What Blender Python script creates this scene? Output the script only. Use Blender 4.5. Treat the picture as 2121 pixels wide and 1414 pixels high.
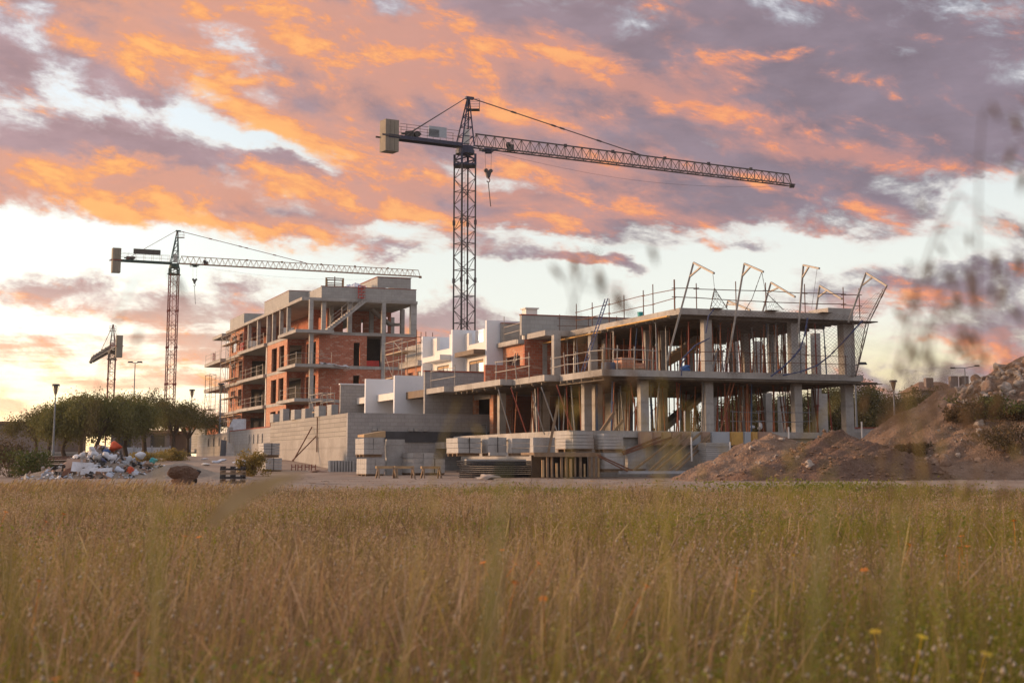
import bpy, bmesh, math, random
import numpy as np
from mathutils import Vector, Matrix, Quaternion
R = math.radians
random.seed(7)
rng = np.random.default_rng(11)
for o in list(bpy.data.objects):
    bpy.data.objects.remove(o)
scene = bpy.context.scene
COL = scene.collection

# ------------------------------------------------------------------ camera
CAMZ = 1.0
FPX, CX, CY = 3180.0, 1060.5, 469.0        # focal length and optical axis in the 2121 x 1414 picture (it is cropped off-centre)
PITCH = math.atan(493.0 / FPX)
cam_d = bpy.data.cameras.new('camera')
cam_d.sensor_width = 36.0
cam_d.lens = FPX / 2121.0 * 36.0
cam_d.shift_y = (CY - 707.0) / 2121.0
cam_d.clip_start = 0.05
cam_d.clip_end = 9000.0
cam_d.dof.use_dof = True
cam_d.dof.focus_distance = 85.0
cam_d.dof.aperture_fstop = 4.2
cam = bpy.data.objects.new('camera', cam_d)
COL.objects.link(cam)
cam.location = (0, 0, CAMZ)
cam.rotation_euler = (R(90) + PITCH, 0, 0)
scene.camera = cam
CT, ST = math.cos(PITCH), math.sin(PITCH)

def ray(px, py):
    a, b = (px - CX) / FPX, (CY - py) / FPX
    return Vector((a, CT - b * ST, ST + b * CT))

def at(px, py, Y):
    """point of the photograph's pixel at ground distance Y"""
    d = ray(px, py)
    return Vector((0, 0, CAMZ)) + d * (Y / d.y)

def xat(px, Y, z=1.0):
    return (px - CX) / FPX * (Y * CT + (z - CAMZ) * ST)

# ------------------------------------------------------------------ sun and sky
SUN_AZ = R(-80)                             # left of the view, a little ahead
SUN_EL = R(7.5)
sun_dir = Vector((math.sin(SUN_AZ) * math.cos(SUN_EL), math.cos(SUN_AZ) * math.cos(SUN_EL), math.sin(SUN_EL)))
sl = bpy.data.lights.new('sun', 'SUN')
sl.energy = 4.2
sl.angle = R(9)
sl.color = (1.0, 0.64, 0.38)
so = bpy.data.objects.new('sun', sl)
COL.objects.link(so)
so.rotation_euler = (-sun_dir).to_track_quat('-Z', 'Y').to_euler()
so.location = (-60, 20, 40)

BACK_GAIN = 1.15                            # brightness of the sky behind the camera
vs = scene.view_settings
scene.display_settings.display_device = 'sRGB'
vs.view_transform = 'Standard'
vs.look = 'None'
vs.exposure = 0.0
vs.gamma = 1.0
vs.use_curve_mapping = False
try:
    scene.cycles.use_denoising = True
    scene.cycles.max_bounces = 6
    scene.cycles.diffuse_bounces = 3
    scene.cycles.transparent_max_bounces = 16
    scene.cycles.sample_clamp_indirect = 6.0
except Exception:
    pass

def srgb(r, g, b):
    f = lambda c: (c / 255 / 12.92) if c / 255 <= 0.04045 else ((c / 255 + 0.055) / 1.055) ** 2.4
    return (f(r), f(g), f(b), 1.0)

class NT:
    """small helper over a node tree"""
    def __init__(s, t):
        s.t, s.N, s.L = t, t.nodes, t.links
    def new(s, typ, **kw):
        n = s.N.new(typ)
        for k, v in kw.items():
            setattr(n, k, v)
        return n
    def put(s, sock, v):
        if hasattr(v, 'is_linked') or isinstance(v, bpy.types.NodeSocket):
            s.L.new(v, sock)
        else:
            sock.default_value = v
    def m(s, op, a, b=0.0, c=None, clamp=False):
        n = s.new('ShaderNodeMath', operation=op, use_clamp=clamp)
        s.put(n.inputs[0], a); s.put(n.inputs[1], b)
        if c is not None: s.put(n.inputs[2], c)
        return n.outputs[0]
    def vm(s, op, a, b=None, scale=None):
        n = s.new('ShaderNodeVectorMath', operation=op)
        s.put(n.inputs[0], a)
        if b is not None: s.put(n.inputs[1], b)
        if scale is not None: s.put(n.inputs['Scale'], scale)
        return n.outputs['Value'] if op in ('LENGTH', 'DOT_PRODUCT') else n.outputs[0]
    def mr(s, v, a, b, c=0.0, d=1.0, kind='SMOOTHSTEP'):
        n = s.new('ShaderNodeMapRange', interpolation_type=kind)
        s.put(n.inputs['Value'], v)
        for k, x in (('From Min', a), ('From Max', b), ('To Min', c), ('To Max', d)):
            s.put(n.inputs[k], x)
        return n.outputs['Result']
    def mix(s, f, a, b, blend='MIX'):
        n = s.new('ShaderNodeMix', data_type='RGBA', blend_type=blend)
        s.put(n.inputs[0], f); s.put(n.inputs[6], a); s.put(n.inputs[7], b)
        return n.outputs[2]
    def noise(s, vec, scale, detail=4, rough=0.55, dist=0.0):
        n = s.new('ShaderNodeTexNoise', noise_dimensions='3D')
        s.put(n.inputs['Vector'], vec)
        n.inputs['Scale'].default_value = scale
        n.inputs['Detail'].default_value = detail
        n.inputs['Roughness'].default_value = rough
        n.inputs['Distortion'].default_value = dist
        return n
    def ramp(s, f, stops):
        n = s.new('ShaderNodeValToRGB')
        e = n.color_ramp.elements
        while len(e) < len(stops): e.new(0.5)
        for el, (p, c) in zip(e, stops):
            el.position = p; el.color = c
        s.put(n.inputs[0], f)
        return n.outputs[0]

world = bpy.data.worlds.new('World')
scene.world = world
world.use_nodes = True
world.node_tree.nodes.clear()
W = NT(world.node_tree)
try:
    world.cycles.sampling_method = 'MANUAL'
    world.cycles.sample_map_resolution = 1024
except Exception:
    pass
gen = W.new('ShaderNodeTexCoord').outputs['Generated']
dirn = W.vm('NORMALIZE', gen)
sx = W.new('ShaderNodeSeparateXYZ'); W.put(sx.inputs[0], dirn)
dx, dy, dz = sx.outputs
az = W.m('ARCTAN2', dx, dy)
el = W.m('ARCSINE', dz)
cb = W.new('ShaderNodeCombineXYZ'); W.put(cb.inputs[0], az); W.put(cb.inputs[1], el)
ae = cb.outputs[0]

def azel(px, py):
    d = ray(px, py).normalized()
    return math.atan2(d.x, d.y), math.asin(d.z)

# ragged edges: shift the layout coordinates by a noise
nw = W.noise(W.vm('MULTIPLY', dirn, (1.0, 1.0, 2.0)), 15.0, 5, 0.62)
wv = W.vm('SUBTRACT', nw.outputs['Color'], (0.5, 0.5, 0.5))
aew = W.vm('ADD', ae, W.vm('MULTIPLY', wv, (0.085, 0.045, 0.0)))

def blobs(lst, coords, tot):
    q = coords
    for i, (px, py, rx, ry, rot, w) in enumerate(lst):
        if i % 6 == 0:                       # keeps the evaluation in order, so few values are alive at once
            n = W.new('ShaderNodeVectorMath', operation='MULTIPLY_ADD')
            W.put(n.inputs[0], tot)
            n.inputs[1].default_value = (1e-9, 1e-9, 1e-9)
            W.put(n.inputs[2], coords)
            q = n.outputs[0]
        a, e = azel(px, py)
        mp = W.new('ShaderNodeMapping', vector_type='TEXTURE')
        W.put(mp.inputs['Vector'], q)
        mp.inputs['Location'].default_value = (a, e, 0)
        mp.inputs['Rotation'].default_value = (0, 0, R(-rot))
        mp.inputs['Scale'].default_value = (1.7 * rx / FPX, 1.7 * ry / FPX, 1)
        g = W.new('ShaderNodeTexGradient', gradient_type='SPHERICAL')
        W.put(g.inputs[0], mp.outputs[0])
        tot = W.m('MULTIPLY_ADD', g.outputs['Fac'], w, tot)
    return tot
# clouds (+) and clear gaps (-): pixel of the photo, radii, slant clockwise, weight
COVER = [
    (1350, 20, 1500, 260, 0, .30), (300, 460, 420, 52, 6, .40), (620, 475, 360, 46, 4, .46), (150, 390, 300, 40, 6, .25), (1000, 455, 230, 26, 3, .34), (1420, 440, 240, 34, 4, .30),
    (560, 490, 260, 26, 4, .24), (840, 520, 130, 18, 6, .62), (1100, 525, 150, 24, 8, .85), (1240, 545, 90, 14, 6, .6), (1380, 500, 120, 16, 6, .55), (1560, 525, 120, 16, 4, .6), (1730, 470, 120, 16, 6, .4), (480, 560, 120, 18, 4, .5), (660, 590, 140, 22, 4, .4), (200, 620, 120, 30, 0, .2), (30, 330, 160, 50, 4, .3), (1750, 250, 620, 210, 4, .48), (1350, 210, 420, 160, 10, .22), (1000, 250, 560, 130, 14, .36),
    (620, 110, 600, 150, 18, .34), (60, 150, 260, 80, 5, .46), (230, 50, 220, 90, 10, .42),
    (450, 340, 640, 70, 6, .42), (760, 425, 480, 48, 6, .34), (1120, 425, 150, 26, 3, .30), (120, 420, 220, 40, 4, .12),
    (1320, 425, 330, 44, 6, .36), (1530, 390, 160, 40, 8, .22), (1900, 440, 130, 34, 12, .30), (1760, 500, 130, 18, 4, .22),
    (60, 620, 130, 44, 10, .40), (360, 610, 210, 46, 6, .38), (620, 560, 90, 26, 8, .22), (250, 705, 330, 30, 2, .14), (450, 660, 260, 40, 0, .16),
    (100, 780, 330, 30, 0, .10), (910, 660, 130, 36, 0, .75), (1170, 530, 150, 24, 8, .36), (1310, 600, 70, 40, 0, .24),
    (1720, 600, 140, 50, -6, .34), (2000, 630, 240, 60, 0, .26), (1980, 690, 280, 30, 2, .22), (1920, 770, 330, 46, 0, .34), (2060, 560, 110, 30, 0, .26),
    (480, 95, 105, 46, 42, -0.75), (410, 130, 60, 60, 42, -0.4), (30, 30, 80, 50, 20, -0.33), (175, 165, 130, 46, 30, -0.22), (1940, 95, 150, 70, 0, -0.14),
    (300, 246, 300, 34, 9, -0.36), (90, 215, 150, 34, 0, -0.29), (560, 290, 130, 26, 14, -0.36),
    (90, 505, 330, 56, 0, -0.55), (560, 500, 420, 54, 2, -0.30), (800, 560, 560, 60, 0, -0.46), (1230, 490, 560, 52, 2, -0.43), (1120, 378, 200, 26, 12, -0.62), (340, 425, 90, 16, 8, -0.36), (560, 300, 160, 16, 14, -0.36), (900, 470, 120, 12, 0, -0.2), (1640, 410, 140, 20, 6, -0.3),
    (1450, 560, 420, 60, 0, -0.43), (1700, 460, 430, 34, 0, -0.32), (2020, 400, 170, 38, 10, -0.40), (1980, 520, 240, 48, 0, -0.36),
    (1850, 715, 150, 34, 4, -0.55), (200, 560, 110, 30, 0, -0.14), (100, 660, 240, 26, 0, -0.26), (640, 640, 160, 60, 0, -0.14), (1300, 660, 260, 60, 0, -0.29), (1880, 655, 70, 26, 0, -0.14), (150, 800, 300, 26, 0, -0.22), (700, 325, 120, 18, 12, -0.07)]
GLOW = [
    (700, 40, 700, 60, 10, .35), (560, 150, 520, 110, 24, .35), (420, 420, 460, 60, 4, .35), (1230, 180, 420, 40, 20, .3), (700, 300, 420, 34, 14, .45),
    (350, 470, 420, 26, 6, .6), (640, 480, 300, 24, 4, .6), (1000, 350, 160, 20, 8, .5), (1500, 360, 400, 20, 8, .35),
    (640, 70, 420, 70, 12, .75), (480, 190, 330, 48, 28, .95), (820, 150, 330, 40, 16, .85), (1010, 120, 330, 34, 14, .70), (1270, 140, 300, 30, 22, .85), (1470, 155, 80, 26, 8, .75),
    (560, 262, 130, 22, 18, 1.0), (250, 95, 200, 26, 16, .7), (40, 75, 90, 24, 0, .55), (760, 235, 110, 40, 10, .6),
    (70, 345, 260, 26, 8, 1.0), (450, 395, 320, 30, 4, .80), (640, 400, 280, 30, 5, .75), (330, 450, 260, 26, 14, .9), (860, 380, 150, 24, 2, .6), (640, 480, 330, 22, 2, .7), (120, 420, 160, 24, 10, .8),
    (980, 455, 230, 16, 2, .6), (1180, 325, 220, 40, 12, .55), (1330, 435, 330, 30, 6, .85), (1250, 370, 160, 26, 6, .5),
    (1750, 315, 300, 34, 8, .50), (1820, 335, 160, 20, 6, .55), (1390, 55, 110, 34, 20, .42), (2060, 30, 120, 34, 12, .55), (1560, 250, 200, 40, 10, .22), (1200, 270, 200, 40, 10, .35), (1640, 330, 160, 24, 0, .3),
    (1900, 455, 130, 26, 16, .7), (1780, 500, 130, 18, 4, .6), (1150, 540, 160, 26, 8, .55), (330, 655, 260, 20, 0, .5), (60, 645, 130, 22, 4, .5),
    (1980, 690, 240, 20, 4, 1.0), (2060, 740, 160, 20, 8, 1.1), (1830, 640, 200, 24, 0, .9), (1640, 650, 160, 30, 0, .7), (1930, 760, 160, 16, 4, .5), (100, 720, 360, 40, 0, .55), (300, 790, 360, 40, 0, .6), (900, 680, 140, 14, 0, .35), (1640, 790, 120, 20, 0, .5)]
cover = blobs(COVER, aew, W.m('MULTIPLY', dz, 0.0))
glow = W.m('SUBTRACT', blobs(GLOW, aew, cover), cover)

def rotated(v, deg):
    vr = W.new('ShaderNodeVectorRotate', rotation_type='Y_AXIS')
    W.put(vr.inputs['Vector'], v); vr.inputs['Angle'].default_value = R(deg)
    return vr.outputs[0]
dirr = rotated(dirn, -13)
def fbm(vec, seed):
    v = W.vm('ADD', W.vm('MULTIPLY', vec, (1.0, 1.0, 2.3)), (seed, seed * .7, -seed))
    n1 = W.noise(v, 14.0, 9, 0.62, 0.3)
    return n1.outputs['Fac']
n0 = fbm(dirr, 3.1)
# the same field a little nearer the sun: the difference lights the rims of the clouds
sh = W.vm('NORMALIZE', W.vm('ADD', dirn, (-0.010, 0.0, -0.011)))
n1 = fbm(rotated(sh, -13), 3.1)
nd = W.noise(W.vm('MULTIPLY', dirn, (1.0, 1.0, 1.9)), 42.0, 6, 0.6, 0.2).outputs['Fac']
dens_raw = W.m('ADD', W.m('ADD', W.m('MULTIPLY', W.m('SUBTRACT', n0, 0.5), 2.15), W.m('MULTIPLY', W.m('SUBTRACT', nd, 0.5), 0.62)), W.m('ADD', cover, 0.05))
streak = W.noise(W.vm('MULTIPLY', dirn, (1.0, 1.0, 9.0)), 9.0, 7, 0.6, 0.3).outputs['Fac']
dens_raw = W.m('ADD', dens_raw, W.m('MULTIPLY', W.m('MULTIPLY', W.m('SUBTRACT', streak, 0.47), 2.4), W.m('MULTIPLY', W.mr(el, R(6.5), R(4.0)), W.mr(az, R(2), R(-6)))))
dens = W.mr(dens_raw, -0.18, 0.48)
thick = W.mr(dens_raw, 0.10, 0.75)
emb = W.m('MULTIPLY', W.m('SUBTRACT', n0, n1), 4.2)
nf = W.noise(W.vm('MULTIPLY', dirr, (1.0, 1.0, 3.2)), 20.0, 9, 0.66, 0.5).outputs['Fac']
nfc = W.m('MULTIPLY', W.m('SUBTRACT', nf, 0.5), 2.6)
lit = W.m('ADD', W.m('MULTIPLY', emb, 1.25), W.m('MULTIPLY', nfc, 0.75))
lit = W.m('ADD', lit, W.m('MULTIPLY', glow, 0.60))
lit = W.m('SUBTRACT', lit, W.m('MULTIPLY', thick, 0.16))
left = W.mr(az, R(16), R(-20))             # warmer towards the sun
litc = W.mr(lit, 0.0, 1.6)

# clear sky behind the clouds
hi = W.mr(el, R(3), R(18))
c_clear = W.mix(hi, srgb(246, 249, 238), srgb(206, 218, 230))
warm_h = W.m('MULTIPLY', W.mr(el, R(6.0), R(0.3)), W.mr(az, R(-2), R(-16)))
c_clear = W.mix(warm_h, c_clear, (1.25, .90, .44, 1))
low_r = W.m('MULTIPLY', W.m('MULTIPLY', W.mr(el, R(6.0), R(2)), W.mr(az, R(7), R(12))), 0.8)
c_clear = W.mix(low_r, c_clear, srgb(250, 226, 150))
# light grows towards the sun on the left
bright = W.m('ADD', W.m('MULTIPLY', W.mr(az, R(-2), R(-18)), 0.22), W.m('ADD', W.m('MULTIPLY', W.mr(az, R(-19), R(-50)), 2.2), 1.0))
c_clear = W.vm('SCALE', c_clear, scale=bright)

glowl = W.m('MULTIPLY', W.mr(el, R(8.0), R(0.0)), W.mr(az, R(-3), R(-18)))
# clouds
shade_hi = W.mix(left, srgb(134, 122, 134), srgb(176, 147, 150))
shade_lo = W.mix(left, srgb(172, 155, 160), srgb(232, 196, 172))
c_sh = W.mix(W.mr(el, R(8), R(2)), shade_hi, shade_lo)
c_sh = W.mix(W.m('MULTIPLY', W.m('MULTIPLY', thick, 0.32), W.mr(el, R(2.5), R(8))), c_sh, W.mix(left, srgb(130, 118, 130), srgb(152, 130, 140)))
nb = W.noise(W.vm('MULTIPLY', dirn, (1.0, 1.0, 2.4)), 19.0, 7, 0.6).outputs['Fac']
c_sh = W.vm('SCALE', c_sh, scale=W.m('ADD', W.m('MULTIPLY', nb, 0.85), 0.66))
pink = W.mix(left, srgb(200, 144, 138), srgb(222, 160, 142))
orange = W.mix(left, srgb(236, 152, 116), srgb(248, 168, 108))
gold = W.mix(left, srgb(246, 168, 118), srgb(255, 190, 118))
nt = W.noise(W.vm('MULTIPLY', dirr, (1.0, 1.0, 3.0)), 46.0, 6, 0.62, 0.3).outputs['Fac']
c_sh = W.mix(W.m('MULTIPLY', W.mr(W.m('ADD', glow, W.m('MULTIPLY', emb, 0.6)), 0.10, 1.0), 0.48), c_sh, W.mix(left, srgb(206, 148, 138), srgb(232, 166, 136)))
c_lit = W.mix(W.mr(W.m('ADD', litc, W.m('MULTIPLY', W.m('SUBTRACT', nt, 0.5), 0.7)), 0.16, 0.62), pink, orange)
c_sh = W.mix(W.m('MULTIPLY', W.mr(W.m('ADD', glow, W.m('MULTIPLY', emb, 0.6)), 0.10, 1.0), 0.48), c_sh, W.mix(left, srgb(206, 148, 138), srgb(232, 166, 136)))
c_lit = W.mix(W.mr(W.m('ADD', litc, W.m('MULTIPLY', W.m('SUBTRACT', nt, 0.5), 0.9)), 0.55, 1.1), c_lit, gold)
c_cl = W.mix(W.mr(W.m('ADD', litc, W.m('MULTIPLY', W.m('SUBTRACT', nt, 0.5), 0.32)), -0.02, 0.86), c_sh, c_lit)
# thin edges glow pale
edge = W.m('MULTIPLY', W.mr(dens, 0.75, 0.15), 0.55)
c_cl = W.mix(W.m('MULTIPLY', edge, 1.25), c_cl, W.mix(left, srgb(240, 214, 206), srgb(252, 222, 188)))
c_cl = W.mix(W.m('MULTIPLY', glowl, 0.55), c_cl, (1.0, .62, .30, 1))
c_front = W.mix(dens, c_clear, c_cl)
c_front = W.vm('SCALE', c_front, scale=W.m('ADD', W.m('MULTIPLY', glowl, 0.45), 1.04))

# the rest of the dome, behind and overhead: dusk blue with broken cloud, and the physical sky under it
sky = W.new('ShaderNodeTexSky', sky_type='NISHITA')
sky.sun_disc = False
sky.sun_elevation = SUN_EL
sky.sun_rotation = SUN_AZ
sky.altitude = 20
sky.dust_density = 2.0
nsk = W.vm('SCALE', sky.outputs[0], scale=0.06)
bc = W.mix(W.mr(n0, 0.42, 0.62), srgb(182, 186, 202), srgb(190, 178, 182))
bc = W.vm('SCALE', bc, scale=BACK_GAIN)
back = W.vm('ADD', bc, nsk)
fr = W.mr(W.m('MAXIMUM', W.m('ABSOLUTE', az), W.m('MULTIPLY', el, 1.7)), R(44), R(85))
col = W.mix(fr, c_front, back)
col = W.vm('SCALE', col, scale=W.mr(el, R(-6), R(-1), 0.35, 1.0))
bg = W.new('ShaderNodeBackground')
W.put(bg.inputs['Color'], col)
bg.inputs['Strength'].default_value = 1.0
wo = W.new('ShaderNodeOutputWorld')
W.L.new(bg.outputs[0], wo.inputs['Surface'])

# ------------------------------------------------------------------ materials
def mat(name, base, rough=0.8, metal=0.0, spec=0.3):
    m = bpy.data.materials.new(name)
    m.use_nodes = True
    t = NT(m.node_tree)
    b = t.N['Principled BSDF']
    b.inputs['Base Color'].default_value = (*base[:3], 1)
    b.inputs['Roughness'].default_value = rough
    b.inputs['Metallic'].default_value = metal
    b.inputs['Specular IOR Level'].default_value = spec
    return m, t, b

def bump(t, b, h, strength=0.3, dist=0.02):
    n = t.new('ShaderNodeBump')
    n.inputs['Strength'].default_value = strength
    n.inputs['Distance'].default_value = dist
    t.put(n.inputs['Height'], h)
    t.L.new(n.outputs[0], b.inputs['Normal'])

def objco(t):
    return t.new('ShaderNodeTexCoord').outputs['Object']

def uvco(t):
    return t.new('ShaderNodeTexCoord').outputs['UV']

def mottled(name, c1, c2, scale=1.2, rough=0.85, fine=18.0, bstr=0.25, metal=0.0, spec=0.3, stain=None):
    """two tones mixed by a large noise, plus fine grain and optional vertical run-down stains"""
    m, t, b = mat(name, c1, rough, metal, spec)
    co = objco(t)
    n = t.noise(co, scale, 6, 0.65)
    f = t.noise(co, fine, 5, 0.7)
    fac = t.m('ADD', t.m('MULTIPLY', n.outputs['Fac'], 0.75), t.m('MULTIPLY', f.outputs['Fac'], 0.35))
    c = t.mix(t.mr(fac, 0.36, 0.74), (*c1, 1), (*c2, 1))
    if name in ('column_concrete', 'concrete', 'cast_wall', 'slab_concrete'):
        wv_ = t.new('ShaderNodeTexWave', wave_type='BANDS', bands_direction='Z'); t.put(wv_.inputs['Vector'], co)
        wv_.inputs['Scale'].default_value = .32; wv_.inputs['Distortion'].default_value = .6; wv_.inputs['Detail'].default_value = 3
        c = t.mix(t.m('MULTIPLY', t.mr(wv_.outputs['Fac'], .93, .99), .25), c, (*[x * .6 for x in c2], 1))
    if stain is not None:
        sv = t.vm('MULTIPLY', co, (3.0, 3.0, 0.22))
        sn = t.noise(sv, 1.3, 5, 0.7)
        c = t.mix(t.m('MULTIPLY', t.mr(sn.outputs['Fac'], 0.52, 0.78), 0.6), c, (*stain, 1))
    t.put(b.inputs['Base Color'], c)
    bump(t, b, f.outputs['Fac'], bstr, 0.02)
    return m

def masonry(name, c1, c2, mortar, bw, bh, ms=0.012, patch=None, rough=0.9, drips=None):
    m, t, b = mat(name, c1, rough, 0, 0.2)
    uv = uvco(t)
    br = t.new('ShaderNodeTexBrick')
    t.put(br.inputs['Vector'], uv)
    br.inputs['Scale'].default_value = 1.0
    br.inputs['Brick Width'].default_value = bw
    br.inputs['Row Height'].default_value = bh
    br.inputs['Mortar Size'].default_value = ms
    br.inputs['Mortar Smooth'].default_value = 0.3
    br.inputs['Bias'].default_value = -0.1
    br.inputs['Color1'].default_value = (*c1, 1)
    br.inputs['Color2'].default_value = (*c2, 1)
    br.inputs['Mortar'].default_value = (*mortar, 1)
    n = t.noise(uv, 0.9, 6, 0.7)
    c = t.mix(t.m('MULTIPLY', t.mr(n.outputs['Fac'], 0.40, 0.75), 0.45), br.outputs['Color'],
              (*[x * 0.62 for x in c1], 1))
    if patch is not None:
        pv = t.noise(t.vm('MULTIPLY', uv, (0.9, 2.2, 1)), 1.7, 3, 0.6)
        c = t.mix(t.m('MULTIPLY', t.mr(pv.outputs['Fac'], 0.55, 0.61), 0.8), c, (*patch, 1))
    if drips is not None:
        dv = t.noise(t.vm('MULTIPLY', uv, (2.6, 0.28, 1)), 1.4, 5, 0.7)
        c = t.mix(t.m('MULTIPLY', t.mr(dv.outputs['Fac'], 0.52, 0.75), 0.5), c, (*drips, 1))
    g = t.noise(uv, 40, 3, 0.7)
    c = t.mix(0.16, c, g.outputs['Color'], 'OVERLAY')
    t.put(b.inputs['Base Color'], c)
    bump(t, b, t.m('ADD', t.m('MULTIPLY', br.outputs['Fac'], -0.6), t.m('MULTIPLY', g.outputs['Fac'], 0.3)), 0.5, 0.02)
    return m

M = {}
M['concrete'] = mottled('concrete', (.41, .37, .325), (.27, .24, .205), .7, .9, 9, .3, stain=(.17, .15, .13))
M['slab'] = mottled('slab_concrete', (.45, .41, .36), (.29, .255, .22), .9, .9, 12, .4, stain=(.20, .17, .14))
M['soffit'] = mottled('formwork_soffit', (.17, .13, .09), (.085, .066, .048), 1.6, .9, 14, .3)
M['col'] = mottled('column_concrete', (.46, .425, .38), (.30, .27, .235), .8, .88, 10, .3, stain=(.23, .20, .17))
M['wallc'] = mottled('cast_wall', (.38, .345, .305), (.26, .23, .20), .55, .92, 8, .3, stain=(.22, .195, .17))
M['block'] = masonry('grey_blockwork', (.38, .35, .32), (.33, .305, .28), (.25, .23, .21), .42, .21, .010, drips=(.22, .21, .20))
M['blockw'] = masonry('rough_blockwork', (.35, .315, .27), (.29, .26, .225), (.14, .125, .11), 2.6, .26, .016, drips=(.24, .22, .195))
M['parapet'] = masonry('parapet_blockwork', (.40, .37, .33), (.35, .325, .29), (.27, .25, .225), .5, .25, .008, drips=(.24, .225, .21))
M['brick'] = masonry('hollow_brick', (.48, .15, .08), (.37, .105, .055), (.38, .23, .165), .33, .17, .016, patch=(.50, .30, .21))
M['brick2'] = masonry('lit_brick', (.52, .23, .13), (.44, .18, .10), (.42, .29, .21), .33, .17, .014, patch=(.52, .33, .22))  # paler copy of the hollow brick, sunlight put into its colour
M['shadebrick'] = masonry('shaded_brick', (.20, .085, .055), (.15, .065, .045), (.14, .09, .07), .33, .17, .014)  # darkened copy of the brick, interior shade put into its colour
M['tile'] = mottled('red_coping', (.33, .085, .05), (.22, .06, .04), 2.0, .8, 20, .2)
M['white'] = mottled('white_render', (.76, .75, .745), (.68, .67, .665), .6, .85, 25, .06)
M['cream'] = mottled('cream_render', (.74, .69, .62), (.66, .61, .54), .6, .85, 25, .06)
M['brownfas'] = mottled('brown_fascia', (.20, .14, .085), (.15, .10, .065), 2.0, .7, 20, .1)
M['dark'] = mottled('dark_interior', (.055, .045, .04), (.03, .026, .024), 1, .95, 10, .1)  # near-black paints the shade of the rooms onto inner walls; also dark scraps
M['darkgrey'] = mottled('dark_band', (.085, .082, .085), (.06, .058, .06), 1, .9, 10, .15)
M['prop_orange'] = mottled('orange_prop_paint', (.42, .145, .06), (.22, .085, .045), 5, .65, 40, .1)
M['prop_red'] = mottled('red_prop_paint', (.28, .06, .04), (.17, .045, .032), 5, .65, 40, .1)
M['prop_grey'] = mottled('galvanised_tube', (.30, .30, .30), (.18, .175, .17), 5, .5, 40, .1, .5)
M['prop_blue'] = mottled('blue_prop_paint', (.10, .15, .24), (.07, .10, .16), 5, .6, 40, .1)
M['rust'] = mottled('rusty_tube', (.20, .085, .045), (.12, .055, .035), 6, .8, 50, .2)
M['tube'] = mottled('pale_tube', (.42, .37, .31), (.27, .23, .19), 5, .6, 40, .1, .2)
M['steel'] = mottled('dark_steel', (.10, .085, .075), (.06, .052, .048), 4, .6, 30, .1, .4)
M['crane'] = mottled('crane_paint', (.11, .085, .075), (.065, .052, .05), 3, .6, 30, .1, .1)
M['craneb'] = mottled('crane_blue_paint', (.050, .050, .085), (.035, .034, .055), 3, .55, 30, .1, .1)
M['craneg'] = mottled('crane_green_paint', (.03, .075, .06), (.02, .05, .04), 3, .55, 30, .1, .1)
M['craner'] = mottled('crane_red_paint', (.30, .055, .035), (.18, .04, .03), 3, .6, 30, .1, .1)
M['craneo'] = mottled('crane_warm_paint', (.36, .17, .08), (.22, .10, .055), 3, .6, 30, .1, .1)
M['cweight'] = mottled('counterweight_concrete', (.30, .25, .185), (.22, .18, .135), .7, .9, 10, .2, stain=(.22, .18, .13))
M['panel'] = mottled('grey_panel', (.42, .43, .44), (.34, .35, .36), 1, .5, 20, .05)
M['wood'] = mottled('site_timber', (.30, .20, .12), (.18, .12, .075), 3, .85, 40, .3)
M['woodpale'] = mottled('new_timber', (.50, .33, .17), (.36, .23, .12), 3, .8, 40, .2)
M['woodyel'] = mottled('yellow_formwork', (.62, .36, .10), (.44, .24, .07), 3, .7, 40, .2)
M['woodpink'] = mottled('plywood', (.46, .30, .21), (.33, .20, .14), 2, .8, 30, .2)
M['darkmesh'] = mottled('dark_rebar', (.05, .04, .036), (.03, .025, .024), 6, .8, 50, .3)
M['barrier'] = mottled('red_plastic', (.55, .045, .03), (.42, .035, .025), 4, .5, 30, .05)
M['bag_orange'] = mottled('orange_bag', (.62, .10, .03), (.44, .06, .02), 4, .55, 18, .3)
M['bag_white'] = mottled('white_sack', (.66, .65, .66), (.48, .46, .46), 4, .6, 18, .4)
M['bag_blue'] = mottled('blue_plastic', (.05, .12, .30), (.035, .08, .2), 4, .5, 18, .3)
M['teal'] = mottled('teal_plastic', (.04, .34, .32), (.03, .26, .25), 4, .5, 18, .1)
M['tarp'] = mottled('pale_tarp', (.55, .57, .62), (.40, .42, .47), 2, .5, 12, .4)
M['netcord'] = mottled('net_cord', (.17, .13, .10), (.12, .09, .08), 5, .8, 30, .1)
M['netblue'] = mottled('blue_net', (.085, .095, .17), (.06, .065, .11), 5, .8, 30, .1)
M['lampgrey'] = mottled('lamp_post_paint', (.20, .21, .22), (.14, .145, .15), 3, .5, 30, .05)
M['lampdark'] = mottled('lamp_head', (.06, .055, .055), (.04, .036, .036), 3, .5, 30, .05)
M['bark'] = mottled('bark', (.11, .075, .05), (.06, .042, .03), 4, .95, 25, .6)
M['frame'] = mottled('dark_window_frame', (.05, .045, .045), (.04, .035, .035), 3, .45, 30, .05)
M['stone'] = mottled('pale_rock', (.46, .38, .31), (.29, .22, .17), 1.3, .95, 9, .6)
M['stone2'] = mottled('reddish_rock', (.36, .245, .175), (.24, .155, .11), 1.3, .95, 9, .6)
M['roof'] = mottled('far_roof', (.28, .16, .10), (.2, .11, .07), 2, .9, 20, .3)
M['farwall'] = mottled('far_wall', (.26, .20, .17), (.2, .15, .13), 1, .9, 20, .1)

def glass_mat(name, tint):
    m, t, b = mat(name, tint, 0.03, 0.75, 0.8)
    b.inputs['Coat Weight'].default_value = 1.0
    b.inputs['Coat Roughness'].default_value = 0.02
    b.inputs['Coat IOR'].default_value = 2.6
    return m
M['glass'] = glass_mat('window_glass', (.42, .41, .40))

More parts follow.
